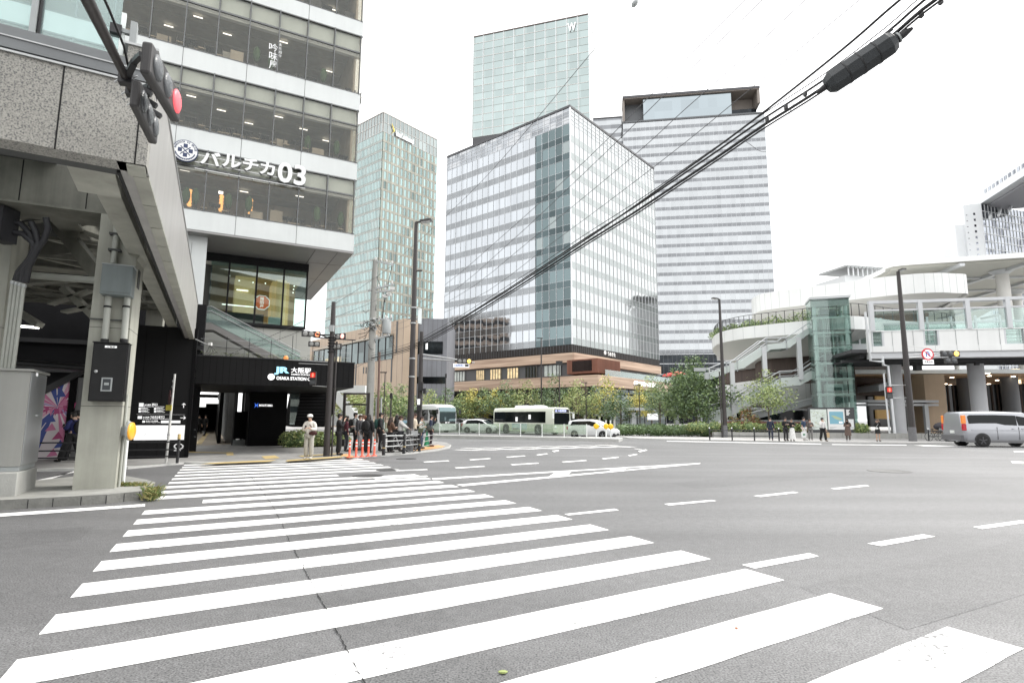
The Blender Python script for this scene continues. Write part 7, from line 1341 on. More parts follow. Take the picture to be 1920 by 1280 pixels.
# silver van at the right
VN = [(-2.3, .45, 1.0, 1.1, .68, .8, .7), (-2.27, .32, 1.02, 1.78, .8, .86, .68), (-2.1, .27, 1.02, 1.86, .84, .87, .7), (-.6, .26, 1.02, 1.88, .85, .875, .71), (.9, .26, 1.02, 1.84, .85, .875, .69), (1.35, .26, 1.0, 1.6, .85, .87, .67), (1.8, .27, .98, 1.1, .84, .86, .76), (2.15, .3, .82, .9, .78, .83, .66), (2.32, .36, .62, .7, .6, .7, .5)]
VW_ = [('side', [(-1.98, .815, 1.12), (-1.96, .745, 1.62), (-1.85, .735, 1.68), (-.62, .745, 1.69), (.42, .748, 1.66), (.42, .825, 1.1)]), ('side', [(.48, .825, 1.1), (.48, .752, 1.64), (.95, .755, 1.56), (1.5, .815, 1.18), (1.5, .83, 1.1)]), ('rear', [(-2.275, .68, 1.1), (-2.275, -.68, 1.1), (-2.24, -.6, 1.7), (-2.24, .6, 1.7)]), ('front', [(1.78, -.72, 1.12), (1.78, .72, 1.12), (1.32, .62, 1.56), (1.32, -.62, 1.56)])]
def vanx(t):
    AMBL = M('amber_lamp', (.8, .25, .05), .25, emit=.05); REDL = M('red_lamp', (.45, .02, .03), .25)
    for sg in (1, -1):
        s = MB(); s.box(WF, -2.31, -2.12, sg * .79 - .07, sg * .79 + .07, 1.22, 1.66, AMBL); s.build('indicator_lamp', t, bevel=.02); s = MB(); s.box(WF, -2.31, -2.13, sg * .81 - .07, sg * .81 + .07, .86, 1.2, REDL); s.build('tail_light', t, bevel=.02)
        s = MB(); s.box(WF, -1.9, 1.6, sg * .886 - .012, sg * .886 + .012, .87, .9, SPA); s.box(WF, -2.2, 2.0, sg * .84 - .03, sg * .84 + .03, .22, .36, M('lower_trim', (.13, .13, .135), .5) if 'lower_trim' not in bpy.data.materials else bpy.data.materials['lower_trim']); s.build('side_trim', t)
        for x0 in (-.62, .45, 1.35): s = MB(); s.box(WF, x0, x0 + .008, sg * .866 - .02, sg * .866 + .016, .4, 1.05, TRIM); s.build('door_seam', t)
        for x0 in (.25, .6): s = MB(); s.box(WF, x0 - .12 if x0 < .5 else x0, x0 if x0 < .5 else x0 + .12, sg * .89 - .02, sg * .89 + .02, .95, .985, SPA); s.build('door_handle', t)
        s = MB(); s.ball((1.42, sg * 1.0, 1.12), (.09, .13, .1), SPA, 8, 5); s.build('mirror', t); s = MB(); s.ball((2.15, sg * .66, .78), (.16, .2, .1), HEADL, 10, 6); s.build('headlight', t)
    s = MB(); s.box(WF, -2.42, -2.2, -.8, .8, .34, .62, M('bumper_grey', (.1, .1, .105), .55)); s.build('rear_bumper', t, bevel=.03); s = MB(); s.box(WF, -2.33, -2.3, -.17, .17, .7, .86, PLATE); s.build('number_plate', t); s = MB(); s.tube([(-2.3, -.5, .3), (-2.48, -.5, .27)], .03, STEEL, 8); s.build('exhaust', t)
    s = MB(); s.box(WF, .55, 1.0, .1, .5, .9, 1.3, TRIM); s.ball((.75, .35, 1.35), (.11, .1, .14), TRIM, 8, 6); s.build('front_seat', t)
car('silver grey minivan driving out of the picture at the right edge', Vector((30.9, 36.6, 0)), 95, SPA, VN, VW_, ((-1.38, .335), (1.42, .335)), 4.64, 1.74, None, False, 1.17, RIMD, 'silver_van', 'van', vanx)
# buses
def bus(name, label, loc, hd, L, W, H, body, low, deco, coach):
    t = thing(name, label, 'bus', (0, 0, 0), 'buses beyond the median'); zl = .28
    def sec(x, zt, f=1., zl_=zl): h = [(W / 2 * .97 * f, zl_), (W / 2 * f, zl_ + .15), (W / 2 * f, zt * .55), (W / 2 * f * .985, zt - .3), (W / 2 * f * .95, zt - .1), (W / 2 * f * .8, zt)]; return [(x, -y, z) for y, z in h] + [(x, y, z) for y, z in h[::-1]]
    rs = [sec(-L / 2, H - .12, .94), sec(-L / 2 + .12, H - .02), sec(-L / 2 + 1, H), sec(L / 2 - 1.6, H)]
    if coach: rs = [sec(-L / 2, H - .35, .94), sec(-L / 2 + .12, H - .25), sec(-L * .12, H - .22), sec(-L * .02, H), sec(L / 2 - 1.6, H), sec(L / 2 - .7, H - .08), sec(L / 2 - .2, H - .3, .985), sec(L / 2, H - .75, .93)]
    else: rs += [sec(L / 2 - .25, H - .0), sec(L / 2 - .03, H - .06, .985), sec(L / 2, H - .16, .95)]
    loft(rs, body).build('body', t, bevel=.02); zw0, zw1 = (1.35, H - .6) if coach else (1.2, H - .42)
    for sg in (1, -1):
        s = MB(); n = 5 if not coach else 4; x0, x1 = -L / 2 + .25, L / 2 - (1.25 if not coach else 2.3)
        s.box(WF, x0, x1, sg * W / 2 - .02, sg * W / 2 + .012, zw0, zw1, CARGL)
        for k in range(1, n + 1): x = x0 + (x1 - x0) * k / (n + .35); s.box(WF, x - .03, x + .03, sg * W / 2 - .01, sg * W / 2 + .02, zw0, zw1, TRIM)
        if not coach: s.box(WF, x0 + .9, x1, sg * W / 2 - .01, sg * W / 2 + .018, zw1 - .32, zw1 - .29, TRIM)
        s.build('side_windows', t); s = MB(); s.box(WF, -L / 2 + .1, L / 2 - .1, sg * W / 2 - .02, sg * W / 2 + .009, zl + .02, .62, low); s.build('skirt', t)
        for nm, x0, x1, z0, z1, m_ in deco: s = MB(); s.box(WF, x0, x1, sg * W / 2 - .02, sg * W / 2 + .016, z0, z1, m_); s.build(nm, t)
        for x in (-L * .26, L * .27): s = MB(); s.lathe((x, sg * (W / 2 - .06), .5), [(.56, 0), (.56, .08)], TRIM, 20, (0, sg, 0), False); s.build('wheel_arch', t); wheel(t, x, sg * (W / 2 - .08), .46, .26, RIM)
        s = MB(); s.ball((L / 2 - .05, sg * W * .37, .75), (.1, .22, .13), HEADL, 10, 6); s.build('headlight', t); s = MB(); s.bar((L / 2 - .1, sg * W * .48, H - .4), (L / 2 + .22, sg * (W / 2 + .22), H - .55), .05, .05, TRIM if coach else WHITE); s.bbox((L / 2 + .22, sg * (W / 2 + .24), H - .85), (.12, .2, .5), TRIM if coach else WHITE); s.build('mirror', t)
    s = MB()
    if coach:
        cwm = M('coach_windscreen', (.16, .22, .23), .05, .7); s.box(WF, L / 2 - .1, L / 2 + .03, -W * .43, W * .43, 1.25, H - .8, cwm); s.poly([(L / 2 + .03, -W * .43, H - .8), (L / 2 + .03, W * .43, H - .8), (L / 2 - .16, W * .44, H - .36), (L / 2 - .16, -W * .44, H - .36), (L / 2 - .2, -W * .43, H - .8), (L / 2 - .2, W * .43, H - .8)], [(0, 1, 2, 3), (0, 3, 4), (1, 5, 2), (4, 3, 2, 5)], cwm); s.build('windscreen', t)
        for sg in (1, -1): s = MB(); s.prism(WF, [(L / 2 - 2.15, H - .62), (L / 2 - .45, H - .62), (L / 2 - .2, 1.3), (L / 2 - .6, 1.0), (L / 2 - 1.5, 1.15)], sg * W / 2 - .03, sg * W / 2 + .02, CARGL); s.build('driver_window', t); s = MB(); s.tube([(L / 2 - 2.3, sg * (W / 2 + .01), H - .55), (L / 2 - 2.1, sg * (W / 2 + .01), 1.7), (L / 2 - 1.5, sg * (W / 2 + .01), 1.1), (L / 2 - .5, sg * (W / 2 + .01), .8)], .05, STEEL, 6); s.build('swoosh', t)
        s = MB(); s.box(WF, L / 2 - .05, L / 2 + .02, -W * .42, W * .42, 1.02, 1.24, TRIM); FX = Fr((L / 2 + .03, -W * .2), 0); FX = Fr((L / 2 + .03, 0), 0); put_text(s, 'BT', FX, -.3, .3, 1.06, 1.2, -.01, SIW, .01, .02); s.build('front_panel', t)
    else:
        s.box(WF, L / 2 - .05, L / 2 + .016, -W * .45, W * .45, 1.05, H - .55, CARGL); s.build('windscreen', t); s = MB(); s.box(WF, L / 2 - .05, L / 2 + .02, -W * .43, W * .43, H - .5, H - .18, TRIM); sgn = s.build('destination_sign', t); s = MB(); FX = Fr((L / 2 + .02, 0), 0); LBL = M('sign_led', (.55, .6, 1), .5, emit=.5); put_text(s, '大阪駅前', FX, -.55, .6, H - .46, H - .22, -.012, LBL, .008, .02); put_text(s, '62', FX, -.9, -.65, H - .46, H - .22, -.012, LBL, .008, .02); s.build('lettering', sgn)
        s = MB(); rs_ = [[(x, -.75 * f, H - .02), (x, -.6 * f, H + .26 * f), (x, .6 * f, H + .26 * f), (x, .75 * f, H - .02)] for x, f in ((-2.0, .4), (-1.6, 1), (1.6, 1), (2.4, .5))]; loft(rs_, WHITE, False).build('roof_unit', t); s = MB(); s.box(WF, .5, 1.3, -.62, .62, H + .1, H + .262, TRIM); s.build('roof_grille', t)
        s = MB(); s.box(WF, L / 2 - 2.0, L / 2 - 1.1, W / 2 - .02, W / 2 + .02, .4, H - .42, CARGL); s.box(WF, L / 2 - 2.0, L / 2 - 1.1, -W / 2 - .02, -W / 2 + .02, 1.2, H - .42, CARGL); s.build('door', t)
        for x, z, m_ in ((-.9, 1.5, SIW), (1.15, 1.75, SIW)): s = MB(); s.box(WF, x, x + .35, -W / 2 - .03, -W / 2 - .014, z - .2, z + .25, m_); s.build('window_notice', t)
    t.location = loc; t.rotation_euler.z = R(90 - hd); return t
CRB = M('bus_cream_green', (.68, .71, .6), .35, coat=.3); CRL = M('bus_green', (.5, .56, .43), .4); ADP = M('bus_advert', (.55, .66, .68), .4, noise=(2.5, .12)); ADR = M('advert_red', (.6, .2, .22), .5); ADB = M('advert_blue', (.3, .5, .62), .5); COW = M('coach_white', (.74, .75, .76), .25, coat=.4); COB = M('coach_blue', (.2, .42, .58), .35); COO = M('coach_orange', (.75, .33, .04), .4); COY = M('coach_yellow', (.7, .6, .1), .4)
f_ = Vector((4.04, 57.2, 0)); dr = Vector((sin(R(140)), cos(R(140)), 0)); sd_ = Vector((-dr.y, dr.x, 0)); bus('city_bus', 'cream green city bus with a blue destination sign waiting behind the median', f_ - dr * 4.75 + sd_ * 1.2 - Vector((0, 1.2, 0)), 140, 9.5, 2.35, 2.72, CRB, CRL, [('advert_panel', -1.5, .9, .45, 1.1, ADP), ('advert_print', -1.3, -.2, .5, .62, ADR), ('advert_stripe', -1.4, .8, 1.0, 1.08, ADB)], False)
bus('coach', 'white tour coach with blue and orange panels behind the signal pole', Vector((P(812, 812, 66).x - 1.0, 67.5, 0)), 143, 9.6, 2.4, 3.15, COW, COW, [('blue_panel', -4.6, -1.2, .75, 1.3, COB), ('orange_panel', -.6, 1.3, .95, 1.3, COO), ('yellow_panel', 1.0, 1.7, .8, 1.2, COY), ('pale_panel', -1.2, -.6, .75, 1.3, ADP)], True)
t = thing('box_truck', 'small white box truck parked behind the crowd at the left', 'truck', (0, 0, 0)); s = MB(); s.box(WF, -2.2, 1.0, -.95, .95, .75, 2.7, WPA); s.build('cargo_box', t, bevel=.03); s = loft([section(1.05, .4, 1.2, 2.0, .85, .9, .8), section(1.9, .4, 1.2, 1.98, .85, .9, .78), section(2.5, .4, 1.1, 1.2, .84, .88, .8), section(2.6, .5, .9, 1.0, .8, .82, .7)], WPA); s.build('cab', t)
s = MB(); s.box(WF, 1.2, 1.9, -.93, .93, 1.25, 1.8, CARGL); s.build('cab_window', t)
for x in (-1.3, 1.7): [wheel(t, x, y, .36, .2, RIM) for y in (.85, -.85)]
t.location = (P(645, 800, 62).x, 62, 0); t.rotation_euler.z = R(-30)
rb = thing('red_striped_coach', 'white coach with a red stripe half hidden behind the shrubs and map board', 'bus', (P(1500, 800, 62).x, 62, 0)); x = P(1512, 800, 62).x; s = MB(); s.box(WF, x - 9, x + 2.1, 61, 63.4, .4, 2.9, COW); s.build('body', rb, bevel=.1); s = MB(); s.box(WF, x - 8.8, x + 1.6, 60.97, 61.1, 1.6, 2.6, CARGL); s.build('side_windows', rb); s = MB(); s.box(WF, x - 9, x + 2, 60.98, 61.1, 1.18, 1.4, ADR); s.build('red_stripe', rb)
for k in (-7, -.6): s = MB(); s.lathe((x + k, 60.95, .5), [(.5, 0), (.5, .3)], TYRE, 18, (0, 1, 0)); s.build('wheel', rb)
# ================================================================ trees
def make_tree(name, label, loc, h, w_, mats, seed, trunk=.3, n=2600, leafr=.13, dens=9, group='young street trees', shape=1., lean=0):
    """trunk and limbs, then clumps of leaves at the limb tips"""
    rg = random.Random(seed); t = thing(name, label, 'tree', (0, 0, 0), group); s = MB(); r0 = .03 * h * .45; tops = []
    z0 = h * trunk; s.tube([(0, 0, 0), (lean * .3, 0, z0), (lean, rg.uniform(-.1, .1), h * .78)], [r0, r0 * .75, r0 * .2], BARK, 8)
    for k in range(dens):
        a = k * 2.4 + rg.uniform(-.4, .4); f = (k + .5) / dens; zb = z0 + (h * .62 - z0) * f; rr = w_ / 2 * (1 - abs(f - .42) ** 1.6 * 1.25) * rg.uniform(.65, 1.05); p = Vector((lean * .5 + cos(a) * rr, sin(a) * rr, zb + h * .16 * rg.uniform(.5, 1.3))); m_ = Vector((cos(a) * rr * .45, sin(a) * rr * .45, zb + h * .04)); s.tube([(lean * f * .8, 0, zb), m_, p], [r0 * .4, r0 * .25, r0 * .07], BARK, 5); tops += [p, (m_ + p) / 2 + Vector((0, 0, .1))]
    tops += [Vector((lean, 0, h * .85)), Vector((lean, 0, h * .93))]; s.build('trunk', t); s = MB(); cr = w_ * .2
    for k in range(n):
        c = tops[int(rg.random() * len(tops))]; d = Vector((rg.gauss(0, 1), rg.gauss(0, 1), rg.gauss(0, .8))); d = d.normalized() * cr * (rg.random() ** .45) * rg.uniform(.7, 1.15); q = c + d; q.z = min(q.z, h); leaf(s, q, leafr * rg.uniform(.6, 1.25), rg, LF[mats[int(rg.random() ** 1.3 * len(mats))] if d.z < .2 * cr else mats[-1 - int(rg.random() ** 1.6 * len(mats))]])
    s.build('crown', t); t.location = loc; t.rotation_euler.z = rg.random() * 6; return t
def ground(px, Y): p = P(px, 790, Y); return Vector((p.x, Y, .06))
make_tree('broadleaf_tree', 'large dense dark green tree in the middle of the right hand planting', ground(1306, 56), 7.7, 6.6, (0, 0, 1, 1, 6), 31, .16, 7600, .145, 20, None)
make_tree('broadleaf_tree', 'slender pale green tree with two stems in front of the lower stair', ground(1442, 52.3), 6.1, 4.9, (1, 2, 2, 2), 32, .34, 1700, .115, 12, None)
make_tree('maple_tree', 'small reddish brown maple left of the slender pale green tree', ground(1402, 52.5), 2.7, 2.6, (5, 5, 4, 1), 33, .2, 1300, .09, 8, None)
make_tree('broadleaf_tree', 'loose grey green tree between the hedge and the tall dark tree', ground(1238, 60), 5.6, 3.6, (1, 6, 2, 6), 34, .3, 2300, .11, 11, None)
rowt = [(648, 60, 4.6, 3.2, (2, 4, 2), 'yellow green tree behind the white box truck'), (672, 66, 4.4, 2.8, (4, 2, 1), 'olive tree just left of the utility pole'), (722, 60, 4.6, 3.2, (1, 2, 1), 'mid green tree between the utility pole and the crowd lamp'), (752, 66, 4.8, 3.0, (1, 6, 2), 'tree half hidden behind the crowd lamp post'), (808, 72, 4.6, 3.2, (4, 2, 1), 'olive green tree over the roof of the coach'), (838, 74, 4.8, 3.4, (1, 6, 0), 'darker green tree behind the front of the coach'), (868, 76, 4.6, 3.2, (2, 1, 4), 'light green tree right of the coach front'), (886, 77, 4.9, 3.0, (3, 3, 4), 'bright yellow tree above the white hatchback'), (906, 76, 5.0, 3.4, (1, 2, 6), 'green tree between two yellow ones left of the city bus'), (926, 77, 5.0, 2.8, (3, 3, 3, 4), 'slim yellow tree over the rear of the city bus'), (948, 75, 5.8, 3.6, (1, 1, 6), 'tall green tree behind the rear windows of the city bus'), (986, 74, 5.8, 4.0, (1, 2, 4), 'green and yellow tree behind the middle of the city bus'), (1040, 73, 6.4, 4.0, (0, 1, 6), 'dark green tree behind the front of the city bus'), (1084, 72, 5.8, 4.2, (2, 4, 2), 'light green tree right of the city bus front'), (1112, 74, 5.2, 3.0, (1, 6, 1), 'green tree above the white family car'), (1137, 73, 6.4, 3.4, (3, 3, 4, 2), 'tallest yellow tree, above the yellow disc markers'), (1163, 66, 4.2, 3.2, (0, 6, 0), 'small dark green tree at the left end of the hedge'), (1200, 72, 5.4, 2.8, (3, 3, 4), 'yellow tree in front of the podium sign'), (1222, 74, 6.6, 3.6, (2, 1, 2), 'tall thin light green tree over the podium terrace'), (1264, 66, 4.6, 3.2, (1, 2, 1), 'green tree behind the left side of the large dark tree'), (1352, 66, 2.7, 2.2, (1, 0, 1), 'dark tree behind the slim lamp by the stairs')]
protos = {}
for k, (px, Y, h_, w_, mats, lb) in enumerate(rowt): make_tree('street_tree', lb, ground(px, Y), h_ * 1.12, w_ * 1.3, mats, 50 + k, .22, 1800, .135, 13)
for px, lb in ((1800, 'green tree seen through the hall between the grey columns'), (1862, 'green tree seen through the hall at the right')): make_tree('broadleaf_tree', lb, ground(px, 96), 6, 7, (1, 2, 2), px, .2, 1200, .2, 10, None)
sh = thing('walkway_shelter', 'flat grey walkway roof on square posts behind the hedge', 'shelter', (P(1240, 790, 66).x, 66, 0)); s = MB(); a, b = P(1172, 768, 66), P(1330, 768, 66); s.box(WF, a.x, b.x, 65, 68, a.z - .05, a.z + .25, PGR); s.build('roof', sh)
for px in (1188, 1268, 1312): x = P(px, 780, 65.4).x; s = MB(); s.bbox((x, 65.4, 1.1), (.45, .45, 2.5), PGR); s.build('post', sh)
s = MB(); p = P(1224, 781, 64.8); s.bbox(p, (1.2, .08, .7), SIW); s.build('white_notice', sh)
s2 = thing('bus_shelter', 'low grey shelter roof on white posts under the trees behind the buses', 'shelter', (P(900, 790, 78).x, 78, 0)); s = MB(); a, b = P(848, 774, 78), P(1150, 774, 78); s.box(WF, a.x, b.x, 77, 80, a.z, a.z + .25, PGR); s.build('roof', s2); 
for k in range(12): x = a.x + (b.x - a.x) * k / 11; s = MB(); s.box(WF, x - .12, x + .12, 77.2, 77.45, .06, a.z, WHITE); s.build('post', s2); s = MB(); s.box(WF, a.x, b.x, 80.2, 80.4, .06, a.z - .3, PDK); s.build('rear_wall', s2)
# white stair and dark frame right of the canopy
ws = thing('white_stair', 'white zigzag outdoor stair behind the right end of the black canopy', 'staircase', (P(640, 790, 48).x, 48, 0)); s = MB()
for k in range(9): a = P(624 + k * 5, 728 + k * 6.2, 48); s.bbox((a.x, 48, a.z), (.5, 2, .12), WHITE)
s.bar(P(618, 726, 47), P(668, 788, 47), .2, .7, WHITE); a = P(626, 722, 48); b = P(690, 737, 48); s.box(WF, a.x, b.x, 47, 49, b.z, b.z + .6, WHITE); s.build('flight', ws)
gf = thing('steel_gantry', 'thin dark steel gantry frame behind the crowd left of the utility pole', 'gantry', (P(645, 790, 33).x, 33, 0)); s = MB(); x0, x1 = P(645, 760, 33).x, P(690, 760, 33).x; zt = zat(645, 736, 33)
for x in (x0, x1): s.box(WF, x - .07, x + .07, 33, 33.14, PH, zt, DARKPOLE)
s.box(WF, x0, x1, 33.01, 33.13, zt - .1, zt - .002, DARKPOLE); s.box(WF, x0, x1, 33.01, 33.13, zt - .72, zt - .62, DARKPOLE); s.build('frame', gf)
# ================================================================ people
def skin_mesh(V, E, Rr, sub=1):
    me = bpy.data.meshes.new('t'); bm = bmesh.new(); lay = bm.verts.layers.skin.verify(); vs_ = [bm.verts.new(v) for v in V]
    for a, b in E: bm.edges.new((vs_[a], vs_[b]))
    for k, r_ in enumerate(Rr): vs_[k][lay].radius = r_ if isinstance(r_, tuple) else (r_, r_); vs_[k][lay].use_root = k == 0
    bm.to_mesh(me); bm.free(); o = bpy.data.objects.new('t', me); COL.objects.link(o)
    m_ = o.modifiers.new('s', 'SKIN'); m_.use_smooth_shade = True; q = o.modifiers.new('u', 'SUBSURF'); q.levels = sub; q.render_levels = sub
    dg = bpy.context.evaluated_depsgraph_get(); out = bpy.data.meshes.new_from_object(o.evaluated_get(dg)); bpy.data.objects.remove(o); bpy.data.meshes.remove(me); return out
SKIN = M('skin', (.5, .33, .25), .55); LIP = M('lips', (.35, .13, .11), .5); EYE = M('eye_dark', (.02, .015, .012), .3)
_cm = {}
def cloth(c):
    k = tuple(c)
    if k not in _cm: _cm[k] = M('cloth_%d' % len(_cm), c, .85, noise=(14, .16), bump=(25, .25))
    return _cm[k]
I4 = Matrix.Identity(4)
def person(label, px, py, face, h=1.65, top=(.02, .02, .022), bot=(.02, .02, .022), hair=(.012, .01, .009), stride=0., larm='hang', rarm='hang', wide=1., shoes=(.02, .02, .02), long_hair=False, skirt=None, coat=None, cap=None, pack=None, bag=None, hold=None, bare=False, short=False, nod=0., group=None, base=None, Y=None, loose=0.):
    g_ = base or G(px, py, PH); t = thing('person', label, 'person', (0, 0, 0), group); sc_ = h / 1.7
    def arm(sd, pose):
        sh = (sd * .175, -.01, 1.385)
        el, wr = {'hang': ((sd * .225, -.02, 1.11), (sd * .23, .05, .87)), 'phone': ((sd * .23, .03, 1.12), (sd * .09, .27, 1.19)), 'chin': ((sd * .22, .1, 1.14), (sd * .07, .2, 1.43)), 'fold': ((sd * .25, .05, 1.13), (-sd * .05, .22, 1.16)), 'strap': ((sd * .24, .06, 1.14), (sd * .15, .15, 1.33)), 'carry': ((sd * .26, -.03, 1.12), (sd * .25, .08, .93)), 'reach': ((sd * .2, .2, 1.2), (sd * .16, .42, 1.1)), 'ear': ((sd * .26, .1, 1.2), (sd * .11, .1, 1.56))}[pose]
        return sh, el, wr
    ks, as_ = stride * .16, stride * .34
    lg = []
    for sd, f in ((-1, 1), (1, -1)): lg.append(((sd * .095, 0, .9), (sd * .1, f * ks + .03, .49), (sd * .1, f * as_ - .02, .09 + (.05 if f < 0 and stride > .3 else 0)), (sd * .115, f * as_ + .13, .035)))
    V = [(0, 0, .94), (0, -.01, 1.12), (0, -.015, 1.3), (0, -.02, 1.42), (0, -.005, 1.5), (0, .015 + nod * .05, 1.575), (0, .015 + nod * .09, 1.645 - nod * .02)]; E = [(0, 1), (1, 2), (2, 3), (3, 4), (4, 5), (5, 6)]; Rr = [(.135, .1), (.12, .09), (.145, .1), (.08, .06), .05, (.072, .088), (.062, .078)]
    AR = []
    for sd, pose in ((-1, larm), (1, rarm)):
        sh, el, wr = arm(sd, pose); i = len(V); V += [sh, el, wr]; E += [(3, i), (i, i + 1), (i + 1, i + 2)]; Rr += [.056, .04, .028]; d = (Vector(wr) - Vector(el)).normalized(); pm = Vector(wr) + d * .07; V.append(tuple(pm)); E.append((i + 2, i + 3)); Rr.append((.038, .02)); AR.append((sd, sh, el, wr, pm, d))
    for hp, kn, an, to in lg: i = len(V); V += [hp, kn, an, to]; E += [(0, i), (i, i + 1), (i + 1, i + 2), (i + 2, i + 3)]; Rr += [.085, .056, .038, .034]
    me = skin_mesh(V, E, Rr); s = MB(); s.add(me, I4, SKIN)
    for sd, sh, el, wr, pm, d in AR:                      # five fingers on each hand
        up_v = Vector((0, 0, 1)); side = d.cross(up_v); side = side.normalized() if side.length > .1 else Vector((0, 1, 0)); nrm = side.cross(d)
        for k in range(4): a = pm + side * (-.026 + k * .017) + d * .02; L_ = (.062, .074, .07, .055)[k]; s.tube([a - d * .03, a + d * L_ * .5, a + d * L_ * .85 - nrm * .022, a + d * L_ * .95 - nrm * .04], [.009, .0085, .0075, .005], SKIN, 5)
        a = pm - side * .034 * sd - d * .03; s.tube([a, a - side * .02 * sd + d * .03 - nrm * .015, a - side * .014 * sd + d * .058 - nrm * .025], [.011, .0095, .006], SKIN, 5)
    hc = Vector((0, .015 + nod * .07, 1.605))
    for sd in (-1, 1): s.ball(hc + Vector((sd * .03, .078, .006)), (.011, .006, .006), EYE, 6, 4); s.ball(hc + Vector((sd * .074, -.005, -.005)), (.009, .018, .028), SKIN, 6, 4); s.bar(hc + Vector((sd * .018, .083, .024)), hc + Vector((sd * .044, .076, .023)), .006, .005, EYE)
    s.tube([hc + Vector((0, .08, .012)), hc + Vector((0, .1, -.022)), hc + Vector((0, .083, -.03))], [.007, .012, .008], SKIN, 6); s.ball(hc + Vector((0, .08, -.052)), (.021, .006, .006), LIP, 6, 4); s.ball(hc + Vector((0, .05, -.075)), (.035, .04, .03), SKIN, 8, 5)
    s.build('body', t)
    H_ = M('hair_' + str(len(bpy.data.materials)), hair, .6, noise=(30, .3)) if tuple(hair) not in _cm else _cm[tuple(hair)]; _cm[tuple(hair)] = H_
    s = MB(); s.ball(hc + Vector((0, -.018, .035)), (.088, .1, .085), H_, 12, 8); s.ball(hc + Vector((0, -.05, -.01)), (.082, .065, .09), H_, 10, 7); s.ball(hc + Vector((0, .035, .072)), (.074, .055, .035), H_, 10, 6)
    if long_hair: s.tube([hc + Vector((0, -.04, 0)), hc + Vector((0, -.07, -.12)), hc + Vector((0, -.08, -.28)), hc + Vector((0, -.07, -.34))], [.085, .1, .095, .03], H_, 10); [s.tube([hc + Vector((sd * .07, .02, .03)), hc + Vector((sd * .085, .01, -.1)), hc + Vector((sd * .08, .02, -.24))], [.02, .032, .01], H_, 7) for sd in (-1, 1)]
    s.build('hair', t)
    if cap: s = MB(); c_ = cloth(cap); s.lathe(hc + Vector((0, -.01, .025)), [(.108, 0), (.108, .03), (.1, .075), (.06, .105), (.01, .112)], c_, 16); s.ball(hc + Vector((0, .1, .035)), (.075, .07, .012), c_, 10, 5); s.build('cap', t)
    # clothes
    TC = cloth(top); Vt = [(0, 0, .98 if not skirt else 1.0), (0, -.01, 1.14), (0, -.015, 1.31), (0, -.02, 1.42), (0, -.012, 1.475)]; Et = [(0, 1), (1, 2), (2, 3), (3, 4)]; w_ = wide; Rt = [(.155 * w_, .118 * w_), (.148 * w_, .112 * w_), (.168 * w_, .124 * w_), (.1, .08), (.062, .062)]
    if coat is None: Vt.insert(0, (0, 0, .86 if not skirt else .97)); Et = [(0, 1), (1, 2), (2, 3), (3, 4), (4, 5)]; Rt.insert(0, (.16 * w_, .122 * w_))
    n0 = len(Vt) - 2
    for sd, sh, el, wr, pm, d in AR:
        i = len(Vt); e2 = Vector(el).lerp(Vector(wr), .92 if not short else .0); Vt += [sh] + ([el] if not short else []) + [tuple(e2)]; Et += [(n0, i), (i, i + 1)] + ([(i + 1, i + 2)] if not short else []); Rt += [.076 * w_] + ([(.058 + loose) * w_] if not short else []) + [(.042 + loose * .6) * w_ if not short else .066]
    s = MB(); s.add(skin_mesh(Vt, Et, Rt), I4, TC); s.build('jacket' if not short else 'shirt', t)
    BC = cloth(bot)
    if skirt:
        z0, z1, w0, w1 = skirt; s = MB(); n = 20
        rg_ = [[(cos(2 * PI * j / n) * r_ * (1 + .05 * sin(5 * 2 * PI * j / n) * q), sin(2 * PI * j / n) * r_ * .82 * (1 + .05 * sin(5 * 2 * PI * j / n) * q), z) for j in range(n)] for r_, z, q in ((.125, 1.02, 0), (w0, .92, .2), ((w0 + w1) / 2, (z0 + .92) / 2, .7), (w1, z0, 1))]; V_ = [p for r_ in rg_ for p in r_]; s.poly(V_, [(i * n + j, i * n + (j + 1) % n, (i + 1) * n + (j + 1) % n, (i + 1) * n + j) for i in range(3) for j in range(n)], BC, True); s.face(rg_[0], BC); s.face(rg_[-1][::-1], BC); s.build('skirt', t)
    elif not bare:
        Vb = [(0, 0, .96)]; Eb = []; Rb = [(.15, .118)]
        for hp, kn, an, to in lg: i = len(Vb); a2 = Vector(an) + Vector((0, 0, -.02)); Vb += [hp, kn, tuple(a2)]; Eb += [(0, i), (i, i + 1), (i + 1, i + 2)]; Rb += [.108, .08 + loose, .07 + loose]
        s = MB(); s.add(skin_mesh(Vb, Eb, Rb), I4, BC); s.build('trousers', t)
    if coat: CC = cloth(coat); s = MB(); s.lathe((0, 0, .42), [(.235, 0), (.225, .2), (.2, .5), (.16, .72), (.13, .85)], CC, 16); s.build('coat_skirt', t)
    SC = cloth(shoes)
    for hp, kn, an, to in lg:
        a = Vector(an); b = Vector(to); s = MB(); s.ball((a + b) / 2 + Vector((0, .02, -.012)), (.05, .135, .045), SC, 10, 6); s.ball(a + Vector((0, 0, -.02)), (.046, .055, .06), SC, 8, 5); s.build('shoe', t)
    if pack: s = MB(); s.ball((0, -.2, 1.2), (.15, .1, .23), cloth(pack), 12, 8); [s.tube([(sd * .1, -.16, 1.36), (sd * .12, -.03, 1.475), (sd * .12, .1, 1.38), (sd * .12, .11, 1.2)], .02, cloth(pack), 6) for sd in (-1, 1)]; s.build('backpack', t)
    def item(nm, sd, mk):
        s = MB(); q = AR[0 if sd < 0 else 1]; mk(s, q[4]); return s
